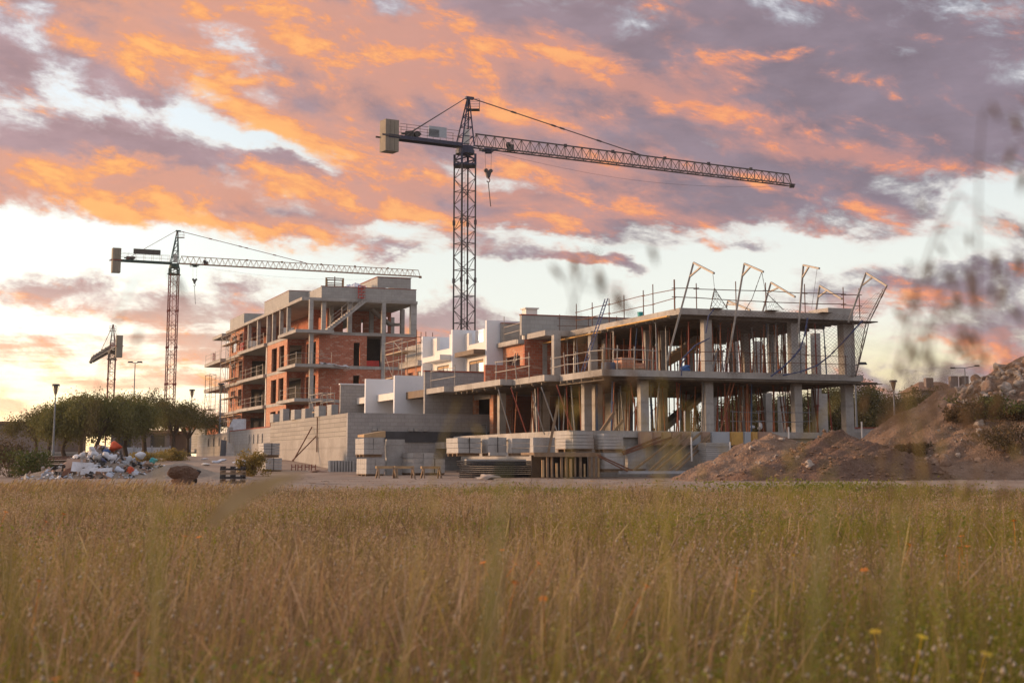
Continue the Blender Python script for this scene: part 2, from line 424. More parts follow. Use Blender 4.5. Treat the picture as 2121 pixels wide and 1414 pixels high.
def dirt_mat(name, c1, c2, c3, s=0.6):
    m, t, b = mat(name, c1, 0.97, 0, 0.1)
    co = objco(t)
    n1 = t.noise(co, s, 8, 0.7).outputs['Fac']
    n2 = t.noise(co, s * 9, 6, 0.7).outputs['Fac']
    vo = t.new('ShaderNodeTexVoronoi', feature='F1')
    t.put(vo.inputs['Vector'], co); vo.inputs['Scale'].default_value = s * 14
    c = t.mix(t.mr(n1, 0.35, 0.68), (*c1, 1), (*c2, 1))
    c = t.mix(t.m('MULTIPLY', t.mr(n2, 0.5, 0.72), 0.7), c, (*c3, 1))
    t.put(b.inputs['Base Color'], c)
    bump(t, b, t.m('ADD', n2, t.m('MULTIPLY', vo.outputs['Distance'], -0.5)), 0.9, 0.12)
    return m
M['dirtpale'] = dirt_mat('pale_dirt', (.34, .245, .18), (.24, .165, .12), (.42, .33, .26))
M['dirtbrown'] = dirt_mat('brown_earth', (.19, .112, .076), (.13, .075, .05), (.29, .195, .14), .9)
M['dirtrock'] = dirt_mat('rubble_earth', (.30, .19, .125), (.19, .115, .075), (.40, .29, .215), .8)
M['sand'] = dirt_mat('sand', (.36, .28, .21), (.28, .21, .16), (.42, .34, .27), .8)

# ------------------------------------------------------------------ mesh collector
ORG = {}
class MB:
    def __init__(s):
        s.v, s.f = [], []
    def face(s, pts):
        b = len(s.v)
        s.v += [tuple(p) for p in pts]
        s.f.append(tuple(range(b, b + len(pts))))
    def hexa(s, p):
        """eight corners: four below (counter-clockwise from above), four above"""
        b = len(s.v)
        s.v += [tuple(q) for q in p]
        for f in ((3, 2, 1, 0), (4, 5, 6, 7), (0, 1, 5, 4), (1, 2, 6, 5), (2, 3, 7, 6), (3, 0, 4, 7)):
            s.f.append(tuple(b + i for i in f))
    def box(s, x0, x1, y0, y1, z0, z1):
        s.hexa([(x0, y0, z0), (x1, y0, z0), (x1, y1, z0), (x0, y1, z0),
                (x0, y0, z1), (x1, y0, z1), (x1, y1, z1), (x0, y1, z1)])
    def prism(s, pts, z0, z1):
        """upright prism over a plan polygon (counter-clockwise)"""
        n = len(pts); b = len(s.v)
        s.v += [(p[0], p[1], z0) for p in pts] + [(p[0], p[1], z1) for p in pts]
        s.f.append(tuple(b + i for i in reversed(range(n))))
        s.f.append(tuple(b + n + i for i in range(n)))
        for i in range(n):
            j = (i + 1) % n
            s.f.append((b + i, b + j, b + n + j, b + n + i))
    def bar(s, a, c, r, n=5, r2=None):
        """round bar from a to c"""
        a, c = Vector(a), Vector(c)
        d = c - a
        if d.length < 1e-6: return
        d.normalize()
        up = Vector((0, 0, 1)) if abs(d.z) < 0.9 else Vector((1, 0, 0))
        x = d.cross(up).normalized(); y = d.cross(x)
        b = len(s.v); r2 = r if r2 is None else r2
        for q, rr in ((a, r), (c, r2)):
            for i in range(n):
                t = 2 * math.pi * i / n
                s.v.append(tuple(q + x * (rr * math.cos(t)) + y * (rr * math.sin(t))))
        for i in range(n):
            j = (i + 1) % n
            s.f.append((b + j, b + i, b + n + i, b + n + j))
        s.f.append(tuple(b + i for i in range(n)))
        s.f.append(tuple(b + n + i for i in reversed(range(n))))
    def beam(s, a, c, w, h):
        """rectangular bar from a to c, w wide and h high"""
        a, c = Vector(a), Vector(c)
        d = (c - a).normalized()
        up = Vector((0, 0, 1)) if abs(d.z) < 0.95 else Vector((1, 0, 0))
        x = d.cross(up).normalized() * (w / 2); y = x.cross(d).normalized() * (h / 2)
        s.hexa([a - x - y, a + x - y, c + x - y, c - x - y, a - x + y, a + x + y, c + x + y, c - x + y])
    def path(s, pts, r, n=5):
        for p, q in zip(pts[:-1], pts[1:]):
            s.bar(p, q, r, n)
    def arrays(s, v, f):
        b = len(s.v)
        s.v += [tuple(x) for x in v]
        s.f += [tuple(int(i) + b for i in q) for q in f]
    def build(s, name, m, parent=None, loc=None, smooth=False):
        org = Vector(loc) if loc is not None else (Vector(ORG[parent.name]) if parent is not None else Vector((0, 0, 0)))
        me = bpy.data.meshes.new(name)
        me.from_pydata([tuple(Vector(p) - org) for p in s.v], [], s.f)
        me.materials.append(m)
        uv = me.uv_layers.new(name='UVMap')
        me.update()
        nl = len(me.loops)
        buf = np.zeros(nl * 2, np.float32)
        V = np.array(s.v, float)
        for p in me.polygons:
            n = p.normal
            if abs(n.z) > 0.7:
                for li in p.loop_indices:
                    q = V[me.loops[li].vertex_index]; buf[2 * li] = q[0]; buf[2 * li + 1] = q[1]
            else:
                l = math.hypot(n.x, n.y); tx, ty = -n.y / l, n.x / l
                for li in p.loop_indices:
                    q = V[me.loops[li].vertex_index]
                    buf[2 * li] = q[0] * tx + q[1] * ty; buf[2 * li + 1] = q[2]
        uv.data.foreach_set('uv', buf)
        if smooth:
            for p in me.polygons: p.use_smooth = True
        o = bpy.data.objects.new(name, me)
        COL.objects.link(o)
        if parent is not None:
            o.parent = parent
        else:
            o.location = org
        ORG[o.name] = tuple(org)
        return o

def thing(name, label, cat, loc=(0, 0, 0), group=None, rz=0):
    o = bpy.data.objects.new(name, None)
    COL.objects.link(o)
    o.location = loc
    o.rotation_euler = (0, 0, rz)
    o.empty_display_size = 0.2
    o['label'] = label; o['category'] = cat
    ORG[o.name] = tuple(loc)
    if group: o['group'] = group
    return o

def tag(o, label=None, cat=None, group=None, kind=None):
    if label: o['label'] = label
    if cat: o['category'] = cat
    if group: o['group'] = group
    if kind: o['kind'] = kind
    return o

def dup(o, loc=None, rz=None, label=None, group=None, parent=None, scale=None):
    c = o.copy(); COL.objects.link(c)
    if parent is not None: c.parent = parent
    if loc is not None: c.location = loc
    if rz is not None: c.rotation_euler = (0, 0, rz)
    if label: c['label'] = label
    if group: c['group'] = group
    if scale is not None: c.scale = (scale, scale, scale) if not isinstance(scale, tuple) else scale
    for ch in list(o.children):
        dup(ch, parent=c)
    return c

class Fr:
    """a plan frame: origin, direction a (along the front) and direction b (into the depth)"""
    def __init__(s, ox, oy, ua, ub):
        s.o = Vector((ox, oy, 0)); s.a = Vector((*ua, 0)).normalized(); s.b = Vector((*ub, 0)).normalized()
    def P(s, a, b, z):
        q = s.o + s.a * a + s.b * b
        return Vector((q.x, q.y, z))
    def hexp(s, a0, a1, b0, b1, z0, z1):
        P = s.P
        return [P(a0, b0, z0), P(a1, b0, z0), P(a1, b1, z0), P(a0, b1, z0),
                P(a0, b0, z1), P(a1, b0, z1), P(a1, b1, z1), P(a0, b1, z1)]
    def box(s, mb, a0, a1, b0, b1, z0, z1):
        mb.hexa(s.hexp(a0, a1, b0, b1, z0, z1))
    def _solve(s, q, d, px, z):
        k = (px - CX) / FPX
        # X = k*(Y*CT + (z-CAMZ)*ST)
        num = k * (q.y * CT + (z - CAMZ) * ST) - q.x
        den = d.x - k * d.y * CT
        return num / den
    def a_at(s, px, b, z=4.0):
        return s._solve(s.o + s.b * b, s.a, px, z)
    def b_at(s, px, a, z=4.0):
        return s._solve(s.o + s.a * a, s.b, px, z)
    def z_at(s, py, a, b):
        """height of picture row py above plan point (a, b)"""
        q = s.o + s.a * a + s.b * b
        k = (CY - py) / FPX
        # zc = -Y*ST + h*CT = k*(Y*CT + h*ST)
        h = q.y * (k * CT + ST) / (CT - k * ST)
        return CAMZ + h
    def wall(s, mb, axis, c0, c1, lo, hi, z0, z1, holes=()):
        """wall with rectangular holes; axis 'a': runs along a at b in [c0,c1]; axis 'b': runs along b at a in [c0,c1]"""
        xs = sorted({lo, hi, *[h[0] for h in holes], *[h[1] for h in holes]})
        xs = [x for x in xs if lo - 1e-6 <= x <= hi + 1e-6]
        for x0, x1 in zip(xs[:-1], xs[1:]):
            if x1 - x0 < 1e-4: continue
            hs = sorted([(h[2], h[3]) for h in holes if h[0] <= x0 + 1e-5 and h[1] >= x1 - 1e-5])
            z = z0
            spans = []
            for a, b in hs:
                if a > z + 1e-4: spans.append((z, a))
                z = max(z, b)
            if z < z1 - 1e-4: spans.append((z, z1))
            for p, q in spans:
                if axis == 'a': s.box(mb, x0, x1, c0, c1, p, q)
                else: s.box(mb, c0, c1, x0, x1, p, q)

def ico(sub=2):
    bm = bmesh.new()
    bmesh.ops.create_icosphere(bm, subdivisions=sub, radius=1)
    v = np.array([x.co[:] for x in bm.verts]); f = [[q.index for q in p.verts] for p in bm.faces]
    bm.free()
    return v, f

def lump(sub, seed, rough=0.35, scale=(1, 1, 1), flat=0.0):
    """an irregular rounded body (rocks, bags, sacks)"""
    r = np.random.default_rng(seed)
    v, f = ico(sub)
    k = np.ones(len(v))
    for i in range(14):
        d = r.normal(size=3); d /= np.linalg.norm(d)
        off = r.uniform(.35, .85)
        t = v @ d
        k = np.where(t > off, k * (1 - rough * (t - off) / (1 - off) * r.uniform(.5, 1.4)), k)
    k *= 1 + r.normal(0, rough * .05, len(v))
    v = v * k[:, None] * np.array(scale)
    if flat: v[:, 2] = np.maximum(v[:, 2], -flat)
    return v, f

# ------------------------------------------------------------------ ground
def sstep(a, b, x):
    t = np.clip((x - a) / (b - a), 0, 1)
    return t * t * (3 - 2 * t)

def wob(x, y, s, seed=0):
    return (np.sin(x * s + 1.3 + seed) * np.cos(y * s * 1.13 + 2.1 * seed) + np.sin((x + y) * s * .53 + seed * 1.7) + np.cos((x * .7 - y * 1.3) * s * .81 + seed)) / 3

def gz(x, y):
    x = np.asarray(x, float); y = np.asarray(y, float)
    h = .38 * sstep(36, 62, y) + 1.2 * sstep(76, 112, y)
    h = h + wob(x, y, .35) * .06 + wob(x, y, .9, 2) * .04 - .07 * np.exp(-((y - 57.5 - np.sin(x * .21) * 1.2) / .28) ** 2) - .07 * np.exp(-((y - 55.6 - np.sin(x * .21) * 1.2) / .28) ** 2)
    return h

def gz1(x, y):
    return float(gz(x, y))

def grid_mesh(name, xs, ys, hf, m, parent=None, smooth=True):
    X, Y = np.meshgrid(xs, ys)
    Z = hf(X, Y)
    nx, ny = len(xs), len(ys)
    V = np.stack([X.ravel(), Y.ravel(), Z.ravel()], 1)
    i = np.arange((nx - 1) * (ny - 1))
    r, c = i // (nx - 1), i % (nx - 1)
    q = np.stack([r * nx + c, r * nx + c + 1, (r + 1) * nx + c + 1, (r + 1) * nx + c], 1)
    me = bpy.data.meshes.new(name)
    org = np.array(ORG[parent.name]) if parent is not None else np.zeros(3)
    me.from_pydata((V - org).tolist(), [], q.tolist())
    me.materials.append(m)
    if smooth:
        me.polygons.foreach_set('use_smooth', np.ones(len(me.polygons), bool))
    o = bpy.data.objects.new(name, me)
    COL.objects.link(o)
    if parent is not None: o.parent = parent
    return o

def ground_mat():
    m, t, b = mat('ground', (.2, .15, .1), .98, 0, .05)
    co = objco(t)
    sx_ = t.new('ShaderNodeSeparateXYZ'); t.put(sx_.inputs[0], co)
    n1 = t.noise(co, .5, 8, .7).outputs['Fac']
    n2 = t.noise(co, 6.0, 6, .7).outputs['Fac']
    soil = t.mix(t.mr(n2, .35, .7), (.12, .085, .05, 1), (.20, .145, .085, 1))
    dirt = t.mix(t.mr(n1, .35, .65), (.37, .27, .20, 1), (.27, .19, .14, 1))
    dirt = t.mix(t.m('MULTIPLY', t.mr(n2, .55, .75), .6), dirt, (.46, .37, .30, 1))
    edge = t.m('ADD', sx_.outputs[1], t.m('MULTIPLY', t.m('SUBTRACT', n1, .5), 16.0))
    c = t.mix(t.mr(edge, 46, 52), soil, dirt)
    far = t.mix(t.mr(n1, .4, .6), (.17, .13, .07, 1), (.12, .11, .05, 1))
    c = t.mix(t.mr(edge, 128, 150), c, far)
    t.put(b.inputs['Base Color'], c)
    bump(t, b, n2, .8, .06)
    return m
M['ground'] = ground_mat()
xs = np.concatenate([-np.geomspace(4000, 62, 16), np.arange(-60, 60.1, 1.0), np.geomspace(62, 4000, 16)])
ys = np.concatenate([[-300, -60, -20], np.arange(-8, 50, 1.0), np.arange(50, 75, .25), np.arange(75, 140.1, 1.0), np.geomspace(142, 6000, 22)])
g = grid_mesh('ground', xs, ys, gz, M['ground'])
tag(g, 'dry field soil and pale bare earth of the building site', 'ground', kind='structure')

# ------------------------------------------------------------------ earth mounds
def mound(name, label, cat, cx, cy, hf, xs, ys, m, kind=None):
    t = MB()
    o = grid_mesh(name, xs, ys, hf, m)
    return tag(o, label, cat, kind=kind)

def bumpy(x, y, seed, amp, s):
    return amp * (wob(x, y, s, seed) + .6 * wob(x, y, s * 2.3, seed + 3) + .4 * wob(x, y, s * 5.1, seed + 5) + .3 * wob(x, y, s * 9.3, seed + 6) * np.sign(wob(x, y, s * 3.1, seed + 9)))

def heap_h(cx, cy, h, rx, ry, seed, p=1.25, amp=.18):
    def f(x, y):
        d = np.sqrt(((x - cx) / rx) ** 2 + ((y - cy) / ry) ** 2)
        k = np.clip(1 - d, 0, 1) ** p
        return h * k + bumpy(x, y, seed, amp, 1.7) * np.clip(k * 4, 0, 1)
    return f
def union(*fs):
    def f(x, y):
        h = fs[0](x, y)
        for q in fs[1:]: h = np.maximum(h, q(x, y))
        return gz(x, y) - .12 + h
    return f
hb = union(heap_h(13.4, 63, 1.95, 4.6, 4.4, 1, .8, .22), heap_h(14.7, 62.4, 1.35, 3.0, 3.6, 4, .8, .2), heap_h(11.0, 61.6, .9, 3.2, 2.6, 5, .8, .2))
hr = union(heap_h(11.0, 65.5, 2.15, 3.6, 3.6, 7, .8, .2), heap_h(9.3, 64.8, 1.25, 2.9, 2.8, 9, .85, .18), heap_h(13.8, 66.5, 2.2, 3.0, 3.0, 8, .8, .2))
o = grid_mesh('earth_mound', np.arange(7.2, 20.2, .09), np.arange(57.5, 68, .10), hb, M['dirtbrown'])
tag(o, 'low mound of dark brown earth in front of the concrete frame', 'earth mound')
o = grid_mesh('rubble_mound', np.arange(6.0, 17.4, .09), np.arange(60.8, 70.4, .10), hr, M['dirtrock'])
tag(o, 'pinkish rubble slope spilling down left of the dark brown earth mound', 'rubble mound')

def rock_hill(x, y):
    # a long bank that climbs to the right
    c = 71 + 0 * x
    ridge = np.interp(x, [13.6, 15.2, 16.3, 17.6, 18.75, 19.6, 21.0, 22.3, 23.7, 26, 30, 36, 44], [0, 1.2, 2.2, 3.0, 3.6, 4.1, 4.6, 5.1, 5.6, 6.3, 6.7, 5.0, 0])
    wdt = np.interp(x, [13.6, 17, 22, 28, 44], [6.0, 9.0, 9.5, 10, 9])
    d = np.abs(y - c) / wdt
    k = np.clip(1 - d, 0, 1) ** .95
    return ridge * k + bumpy(x, y, 12, .30, 1.1) * np.clip(k * 3, 0, 1) * np.clip(ridge, 0, 1)
hh = union(rock_hill)
o = grid_mesh('rocky_bank', np.arange(13.2, 34, .14), np.arange(60, 82.5, .15), hh, M['dirtrock'])
tag(o, 'high bank of reddish earth and broken rock at the edge of the site', 'earth bank')
hsand = union(heap_h(-14.6, 69, .95, 2.9, 3.2, 21, 1.0, .07), heap_h(-12.6, 67.5, .45, 2.2, 2.4, 22, 1.0, .06))
o = grid_mesh('sand_heap', np.arange(-18.2, -9.6, .12), np.arange(64.6, 72.6, .12), hsand, M['sand'])
tag(o, 'low heap of pale sand right of the rubbish pile', 'sand heap')

# loose rocks
ROCKS = {}
for i in range(6):
    v, f = lump(3, 100 + i, .55, (1.0, .85, .72))
    for mk in ('stone', 'stone2'):
        mb = MB(); mb.arrays(v, f)
        me_o = mb.build('boulder', M[mk])
        COL.objects.unlink(me_o)
        ROCKS[(i, mk)] = me_o
def rock(x, y, z, s, label, group, mk, i, rz):
    o = ROCKS[(i, mk)].copy(); COL.objects.link(o)
    o.location = (x, y, z); o.scale = (s, s * random.uniform(.8, 1.1), s * random.uniform(.75, 1.05))
    o.rotation_euler = (random.uniform(-.4, .4), random.uniform(-.4, .4), rz)
    tag(o, label, 'boulder', group)
    return o
def surf_at(px, py, hf, y0=58, y1=80):
    d = ray(px, py)
    for k in range(600):
        Y = y0 + (y1 - y0) * k / 599
        p = Vector((0, 0, CAMZ)) + d * (Y / d.y)
        if p.z <= float(hf(np.array(p.x), np.array(p.y))): return p
    return None
# loose clods on the earth heaps
def clods(name, lab, hf, x0, x1, y0, y1, n, mk, smin, smax, seed):
    r = np.random.default_rng(seed); vv, ff = lump(1, seed, .5); mb = MB()
    for k in range(n):
        x, y = r.uniform(x0, x1), r.uniform(y0, y1); z = float(hf(np.array(x), np.array(y)))
        if z < gz1(x, y) - .02: continue
        s = smin + (smax - smin) * r.uniform() ** 3; a = r.uniform(0, 6.28); c_, s_ = math.cos(a), math.sin(a)
        q = vv * s * np.array([1, r.uniform(.6, 1), r.uniform(.5, .9)]); q = np.stack([q[:, 0] * c_ - q[:, 1] * s_, q[:, 0] * s_ + q[:, 1] * c_, q[:, 2]], 1)
        mb.arrays(q + np.array([x, y, z + s * .15]), ff)
    return tag(mb.build(name, M[mk]), lab, 'clods', kind='stuff')
clods('earth_clods', 'loose brown clods over the dark earth mound', hb, 8, 20, 58, 65, 1500, 'dirtrock', .02, .16, 71)
clods('rubble_stones', 'loose reddish stones over the rubble slope', hr, 6.5, 16, 61, 68, 900, 'stone2', .02, .10, 72)
# the named big ones of the photograph: pixel, radius, words
BIG = [(2006, 818, .72, 'big pale boulder high on the rocky bank'), (2046, 812, .80, 'big reddish boulder beside the pale one high on the bank'),
       (2084, 808, .55, 'upright pale boulder near the right edge of the picture'), (2062, 826, .30, 'small pale stone under the reddish boulder on the bank'),
       (2029, 880, .34, 'rounded stone at the top of a small stack below the dark bush'), (2027, 893, .32, 'middle stone of the small stack below the dark bush'), (2026, 902, .24, 'lowest stone of the small stack below the dark bush'),
       (1951, 958, .55, 'broad brown boulder at the foot of the rocky bank'), (1917, 953, .22, 'small white stone left of the broad brown boulder'), (2024, 955, .27, 'white stone right of the broad brown boulder'),
       (1944, 984, .25, 'flat brown stone lying in front of the broad brown boulder'), (1985, 946, .30, 'grey stone between the broad boulder and the white stone'),
       (1650, 951, .27, 'reddish stone half buried in the dark brown mound'), (1681, 963, .30, 'pale grey slab of stone on the dark brown mound'), (1560, 930, .24, 'pale stone on the rubble slope'),
       (1623, 913, .24, 'pale stone near the top of the rubble slope'), (1605, 946, .16, 'small pale stone low on the rubble slope'), (1574, 961, .18, 'small pale stone where rubble meets brown earth')]
for k, (px, py, r_, lab) in enumerate(BIG):
    p = surf_at(px, py, hh if px > 1800 else (lambda x, y: np.maximum(hb(x, y), hr(x, y))))
    if p is None: continue
    rock(p.x, p.y, p.z + r_ * .1, r_, lab, None, 'stone2' if any(w in lab for w in ('reddish', 'brown b')) else 'stone', k % 6, k * 1.7)
n = 0
while n < 130:
    px = random.uniform(1975, 2180); py = random.uniform(745, 850)
    if py > 852 - (px - 1960) * .18 + random.uniform(-10, 25) or random.random() < .25 * (py > 820): continue
    p = surf_at(px, py, hh)
    if p is None: continue
    rock(p.x, p.y, p.z, random.choice([.16, .2, .26, .32, .42]), 'one of the broken rocks tipped along the top of the rocky bank',
         'broken rocks along the top of the rocky bank', random.choice(['stone', 'stone', 'stone2']), n % 6, n * 2.3)
    n += 1
n = 0
while n < 60:
    px, py = random.uniform(1800, 2140), random.uniform(850, 985)
    p = surf_at(px, py, hh)
    if p is None: continue
    rock(p.x, p.y, p.z, random.choice([.07, .09, .12, .16]), 'one of the small stones strewn down the rocky bank', 'small stones strewn down the rocky bank',
         random.choice(['stone', 'stone2']), n % 6, n * 1.3)
    n += 1
clods('bank_stones', 'small stones and clods over the rocky bank', hh, 15, 30, 61, 72, 1500, 'stone2', .02, .12, 73)
n = 0
while n < 70:
    px, py = random.uniform(1470, 1700), random.uniform(895, 990)
    p = surf_at(px, py, hr)
    if p is None: continue
    rock(p.x, p.y, p.z, random.choice([.05, .07, .09, .13]), 'one of the small broken stones on the pinkish rubble slope', 'broken stones on the rubble slope',
         random.choice(['stone', 'stone2', 'stone2']), n % 6, n * 1.9)
    n += 1

# ------------------------------------------------------------------ concrete frame building (right)
ANG = math.atan(.372)
Rf = Fr(4.146, 70.868, (math.cos(ANG), math.sin(ANG)), (-math.sin(ANG), math.cos(ANG)))
G0, Z1, Z2 = 2.55, 5.35, 8.40
def atz(px, py, z):
    d = ray(px, py)
    return Vector((0, 0, CAMZ)) + d * ((z - CAMZ) / d.z)

def col_box(mb, fr, a, b, w, d, z0, z1):
    fr.box(mb, a - w / 2, a + w / 2, b - d / 2, b + d / 2, z0, z1)

fb = thing('concrete_frame_building', 'bare concrete frame of two floors on props with slabs open to the sky', 'building', Rf.P(7, 6, gz1(8, 72)))
mb = MB(); Rf.box(mb, -1.5, 14.1, .35, 17.2, 2.25, G0); mb.build('ground_slab', M['slab'], fb)
mb = MB(); Rf.box(mb, -1.1, 14.0, .55, .85, .1, 2.245); Rf.box(mb, -1.1, -.8, .85, 17.1, .1, 2.245); Rf.box(mb, 13.7, 14.0, .85, 17.1, .1, 2.245)
mb.build('basement_wall', M['concrete'], fb)
mb = MB()
Rf.box(mb, 0, 14.0, 0, 5.2, Z1 - .30, Z1); Rf.box(mb, -.8, 14.0, 5.2, 9.6, Z1 - .30, Z1); Rf.box(mb, -1.5, 14.0, 9.6, 17.2, Z1 - .30, Z1)
mb.build('floor_slab', M['slab'], fb)
mb = MB()
# boards and joists under the lower slab
for (a0, b0, b1) in ((.15, .1, 5.15), (-.65, 5.3, 9.55), (-1.35, 9.7, 17.1)):
    Rf.box(mb, a0, 13.9, b0, b1, Z1 - .345, Z1 - .304)
    k = b0 + .3
    while k < b1:
        Rf.box(mb, a0 - random.uniform(-.1, .55), 13.6 + random.uniform(0, .9), k, k + .12, Z1 - .47, Z1 - .349)
        k += .75
Rf.box(mb, 1.6, 14.6, -.32, -.2, Z1 - .43, Z1 - .36)
Rf.box(mb, -.1, .02, -.5, 5.0, Z1 - .53, Z1 - .475)
Rf.box(mb, 13.2, 15.0, .3, 1.6, Z1 - .40, Z1 - .35); Rf.box(mb, 13.5, 14.9, -.3, .2, Z1 - .46, Z1 - .42)
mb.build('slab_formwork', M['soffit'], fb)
mb = MB()
Rf.box(mb, 4.4, 14.0, .7, 17.2, Z2 - .30, Z2); Rf.box(mb, 12.6, 14.05, .75, 2.6, Z2 + .003, Z2 + .30)
Rf.box(mb, 2.9, 4.4, 14.4, 17.2, Z2 - .30, Z2)
mb.build('roof_slab', M['slab'], fb)
mb = MB()
Rf.box(mb, 4.5, 13.95, .8, 17.1, Z2 - .345, Z2 - .304)
k = 1.0
while k < 17:
    Rf.box(mb, 4.3 - random.uniform(0, .35), 13.9 + random.uniform(-.1, .5), k, k + .12, Z2 - .47, Z2 - .349); k += .72
Rf.box(mb, 12.9, 15.1, .2, 1.0, Z2 - .40, Z2 - .35); Rf.box(mb, 13.9, 14.8, 1.2, 2.5, Z2 - .40, Z2 - .35)
for k in range(9): Rf.box(mb, 5 + k * 1.0, 5.6 + k, .35, .72, Z2 + .002, Z2 + .03) if k in (1, 4, 7) else None
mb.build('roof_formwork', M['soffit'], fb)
mb = MB()
Rf.box(mb, 3.85, 4.02, 1.0, 8.2, Z2 - .42, Z2 - .36); Rf.box(mb, 3.92, 4.08, 9.4, 17.3, Z2 - .52, Z2 - .46)
mb.build('edge_board', M['woodyel'], fb)
# columns
colspec = []
for px in (1332, 1466, 1650): colspec.append((px, 1.0, G0, Z1 - .30, .42))
colspec.append((1755, 1.0, G0, Z1 - .30, .46))
for px in (1463, 1643): colspec.append((px, 1.35, Z1, Z2 - .30, .42))
colspec.append((1753, 1.35, Z1, Z2 - .30, .62))
for px in (1215, 1237): colspec.append((px, 4.4 if px == 1237 else 4.0, G0, Z1 - .30, .40))
for px in (1372, 1540, 1692): colspec.append((px, 7.0, G0, Z1 - .30, .42))
for px in (1228, 1341, 1374, 1545, 1600, 1690): colspec.append((px, 8.0 if px > 1240 else 11, Z1, Z2 - .30, .40))
for px in (1111, 1129, 1300, 1420, 1590, 1705): colspec.append((px, 12.5, G0, Z1 - .30, .40))
for px in (1152, 1256, 1430, 1520, 1570, 1660): colspec.append((px, 14.0, Z1, Z2 - .30, .40))
for px in (1039, 1230, 1480, 1620): colspec.append((px, 16.2 if px > 1100 else 14.8, G0, Z1 - .30, .38))
for px, b, z0, z1, w in colspec:
    a = Rf.a_at(px, b, (z0 + z1) / 2)
    mb = MB(); col_box(mb, Rf, a, b, w, w * .95, z0, z1)
    mb.build('column', M['col'], fb)
# inner walls and stairs
mb = MB(); Rf.wall(mb, 'a', 16.85, 17.1, 1.9, 8.2, G0, Z1 - .5, [(6.9, 7.6, G0, 4.7)]); mb.build('back_wall', M['shadebrick'], fb)
mb = MB(); Rf.box(mb, 6.2, 6.4, 10.5, 16.85, G0, Z1 - .36); mb.build('partition', M['block'], fb)
mb = MB(); Rf.wall(mb, 'a', 16.85, 17.1, 4.5, 8.3, Z1, Z2 - .48, [(5.2, 6.0, Z1, 7.2)]); mb.build('back_wall', M['brick'], fb)
mb = MB()
p0, p1 = Rf.P(6.1, 9.0, Z1 + .02), Rf.P(9.6, 9.0, Z2 - .75)
mb.beam(p0, p1, 1.1, .26)
for i in range(14):
    q = p0.lerp(p1, (i + .5) / 14); mb.box(q.x - .16, q.x + .16, q.y - .5, q.y + .5, q.z + .05, q.z + .24)
mb.build('stair_flight', M['concrete'], fb)
mb = MB(); mb.beam(Rf.P(6.9, 8.3, Z1 + .7), Rf.P(9.5, 8.3, Z2 - .95), .05, .42); mb.build('stair_board', M['woodpale'], fb)
mb = MB(); mb.beam(Rf.P(7.6, 10.5, G0), Rf.P(10.8, 10.5, Z1 - .4), 1.1, .26); mb.build('stair_flight', M['concrete'], fb)

# ------------------------------------------------------------------ steel shoring props
PM = {}
def prop_proto(mk, H):
    if (mk, H) in PM: return PM[(mk, H)]
    mb = MB()
    mb.box(-.07, .07, -.07, .07, 0, .012); mb.box(-.07, .07, -.07, .07, H - .012, H)
    mb.bar((0, 0, .012), (0, 0, H * .58), .040, 6); mb.bar((0, 0, H * .58), (0, 0, H - .012), .031, 6)
    mb.bar((0, 0, H * .555), (0, 0, H * .60), .05, 6); mb.bar((-.11, 0, H * .575), (.11, 0, H * .575), .012, 4)
    o = mb.build('steel_prop', M[mk]); COL.objects.unlink(o)
    PM[(mk, H)] = o
    return o
WORDS = {'prop_orange': 'orange', 'prop_red': 'red', 'prop_grey': 'grey', 'prop_blue': 'blue', 'rust': 'rusty brown'}
def prop(a, b, z0, H, mk, floor, tilt=(0, 0)):
    o = prop_proto(mk, H).copy(); COL.objects.link(o)
    o.location = Rf.P(a, b, z0); o.rotation_euler = (tilt[0], tilt[1], random.uniform(0, 3))
    w = WORDS[mk]
    tag(o, f'one of the {w} steel props holding up the {"roof" if floor else "first"} slab of the concrete frame', 'steel prop',
        f'{w} props under the {"roof" if floor else "first"} slab')
def rnd_mk():
    return random.choices(['prop_orange', 'prop_red', 'rust', 'prop_grey', 'prop_blue'], [30, 26, 22, 14, 8])[0]
HL, HU = round(Z1 - .48 - G0, 2), round(Z2 - .48 - Z1, 2)
for b in (.9, 2.2, 3.6, 5.0, 6.4, 7.6, 8.8, 9.8, 11.2, 12.6, 14.4, 16.2):
    a = .9 + random.uniform(0, .5) - (b > 6) * .9
    while a < 13.6:
        if random.random() < .66:
            prop(a + random.uniform(-.2, .2), b + random.uniform(-.5, .5), G0, HL, rnd_mk(), 0, (random.gauss(0, .05), random.gauss(0, .05)))
        a += random.choice([.9, 1.2, 1.5])
for b in (1.5, 2.6, 3.8, 5.2, 6.4, 7.4, 8.8, 10.0, 11.4, 12.8, 14.2, 15.2, 16.3):
    a = 4.5 + random.uniform(0, .5)
    while a < 13.7:
        if random.random() < .72:
            prop(a + random.uniform(-.2, .2), b + random.uniform(-.5, .5), Z1 if a > -.7 else Z1, HU, rnd_mk(), 1, (random.gauss(0, .04), random.gauss(0, .04)))
        a += random.choice([.75, 1.0, 1.3])
for k in range(34):                                          # the dense right hand bays
    up = k % 2; a = random.uniform(6.5, 13.6); b = random.uniform(1.2, 6.5)
    prop(a, b, Z1 if up else G0, HU if up else HL, rnd_mk(), up, (random.gauss(0, .07), random.gauss(0, .07)))
for px in (1176, 1188, 1270, 1262, 1305, 1361, 1342):      # along the left edge of the roof slab
    b = max(1.2, Rf.b_at(px, 4.5, 6.8)); prop(4.5, b, Z1, HU, random.choice(['prop_orange', 'prop_grey', 'rust']), 1, (random.gauss(0, .03), random.gauss(0, .03)))

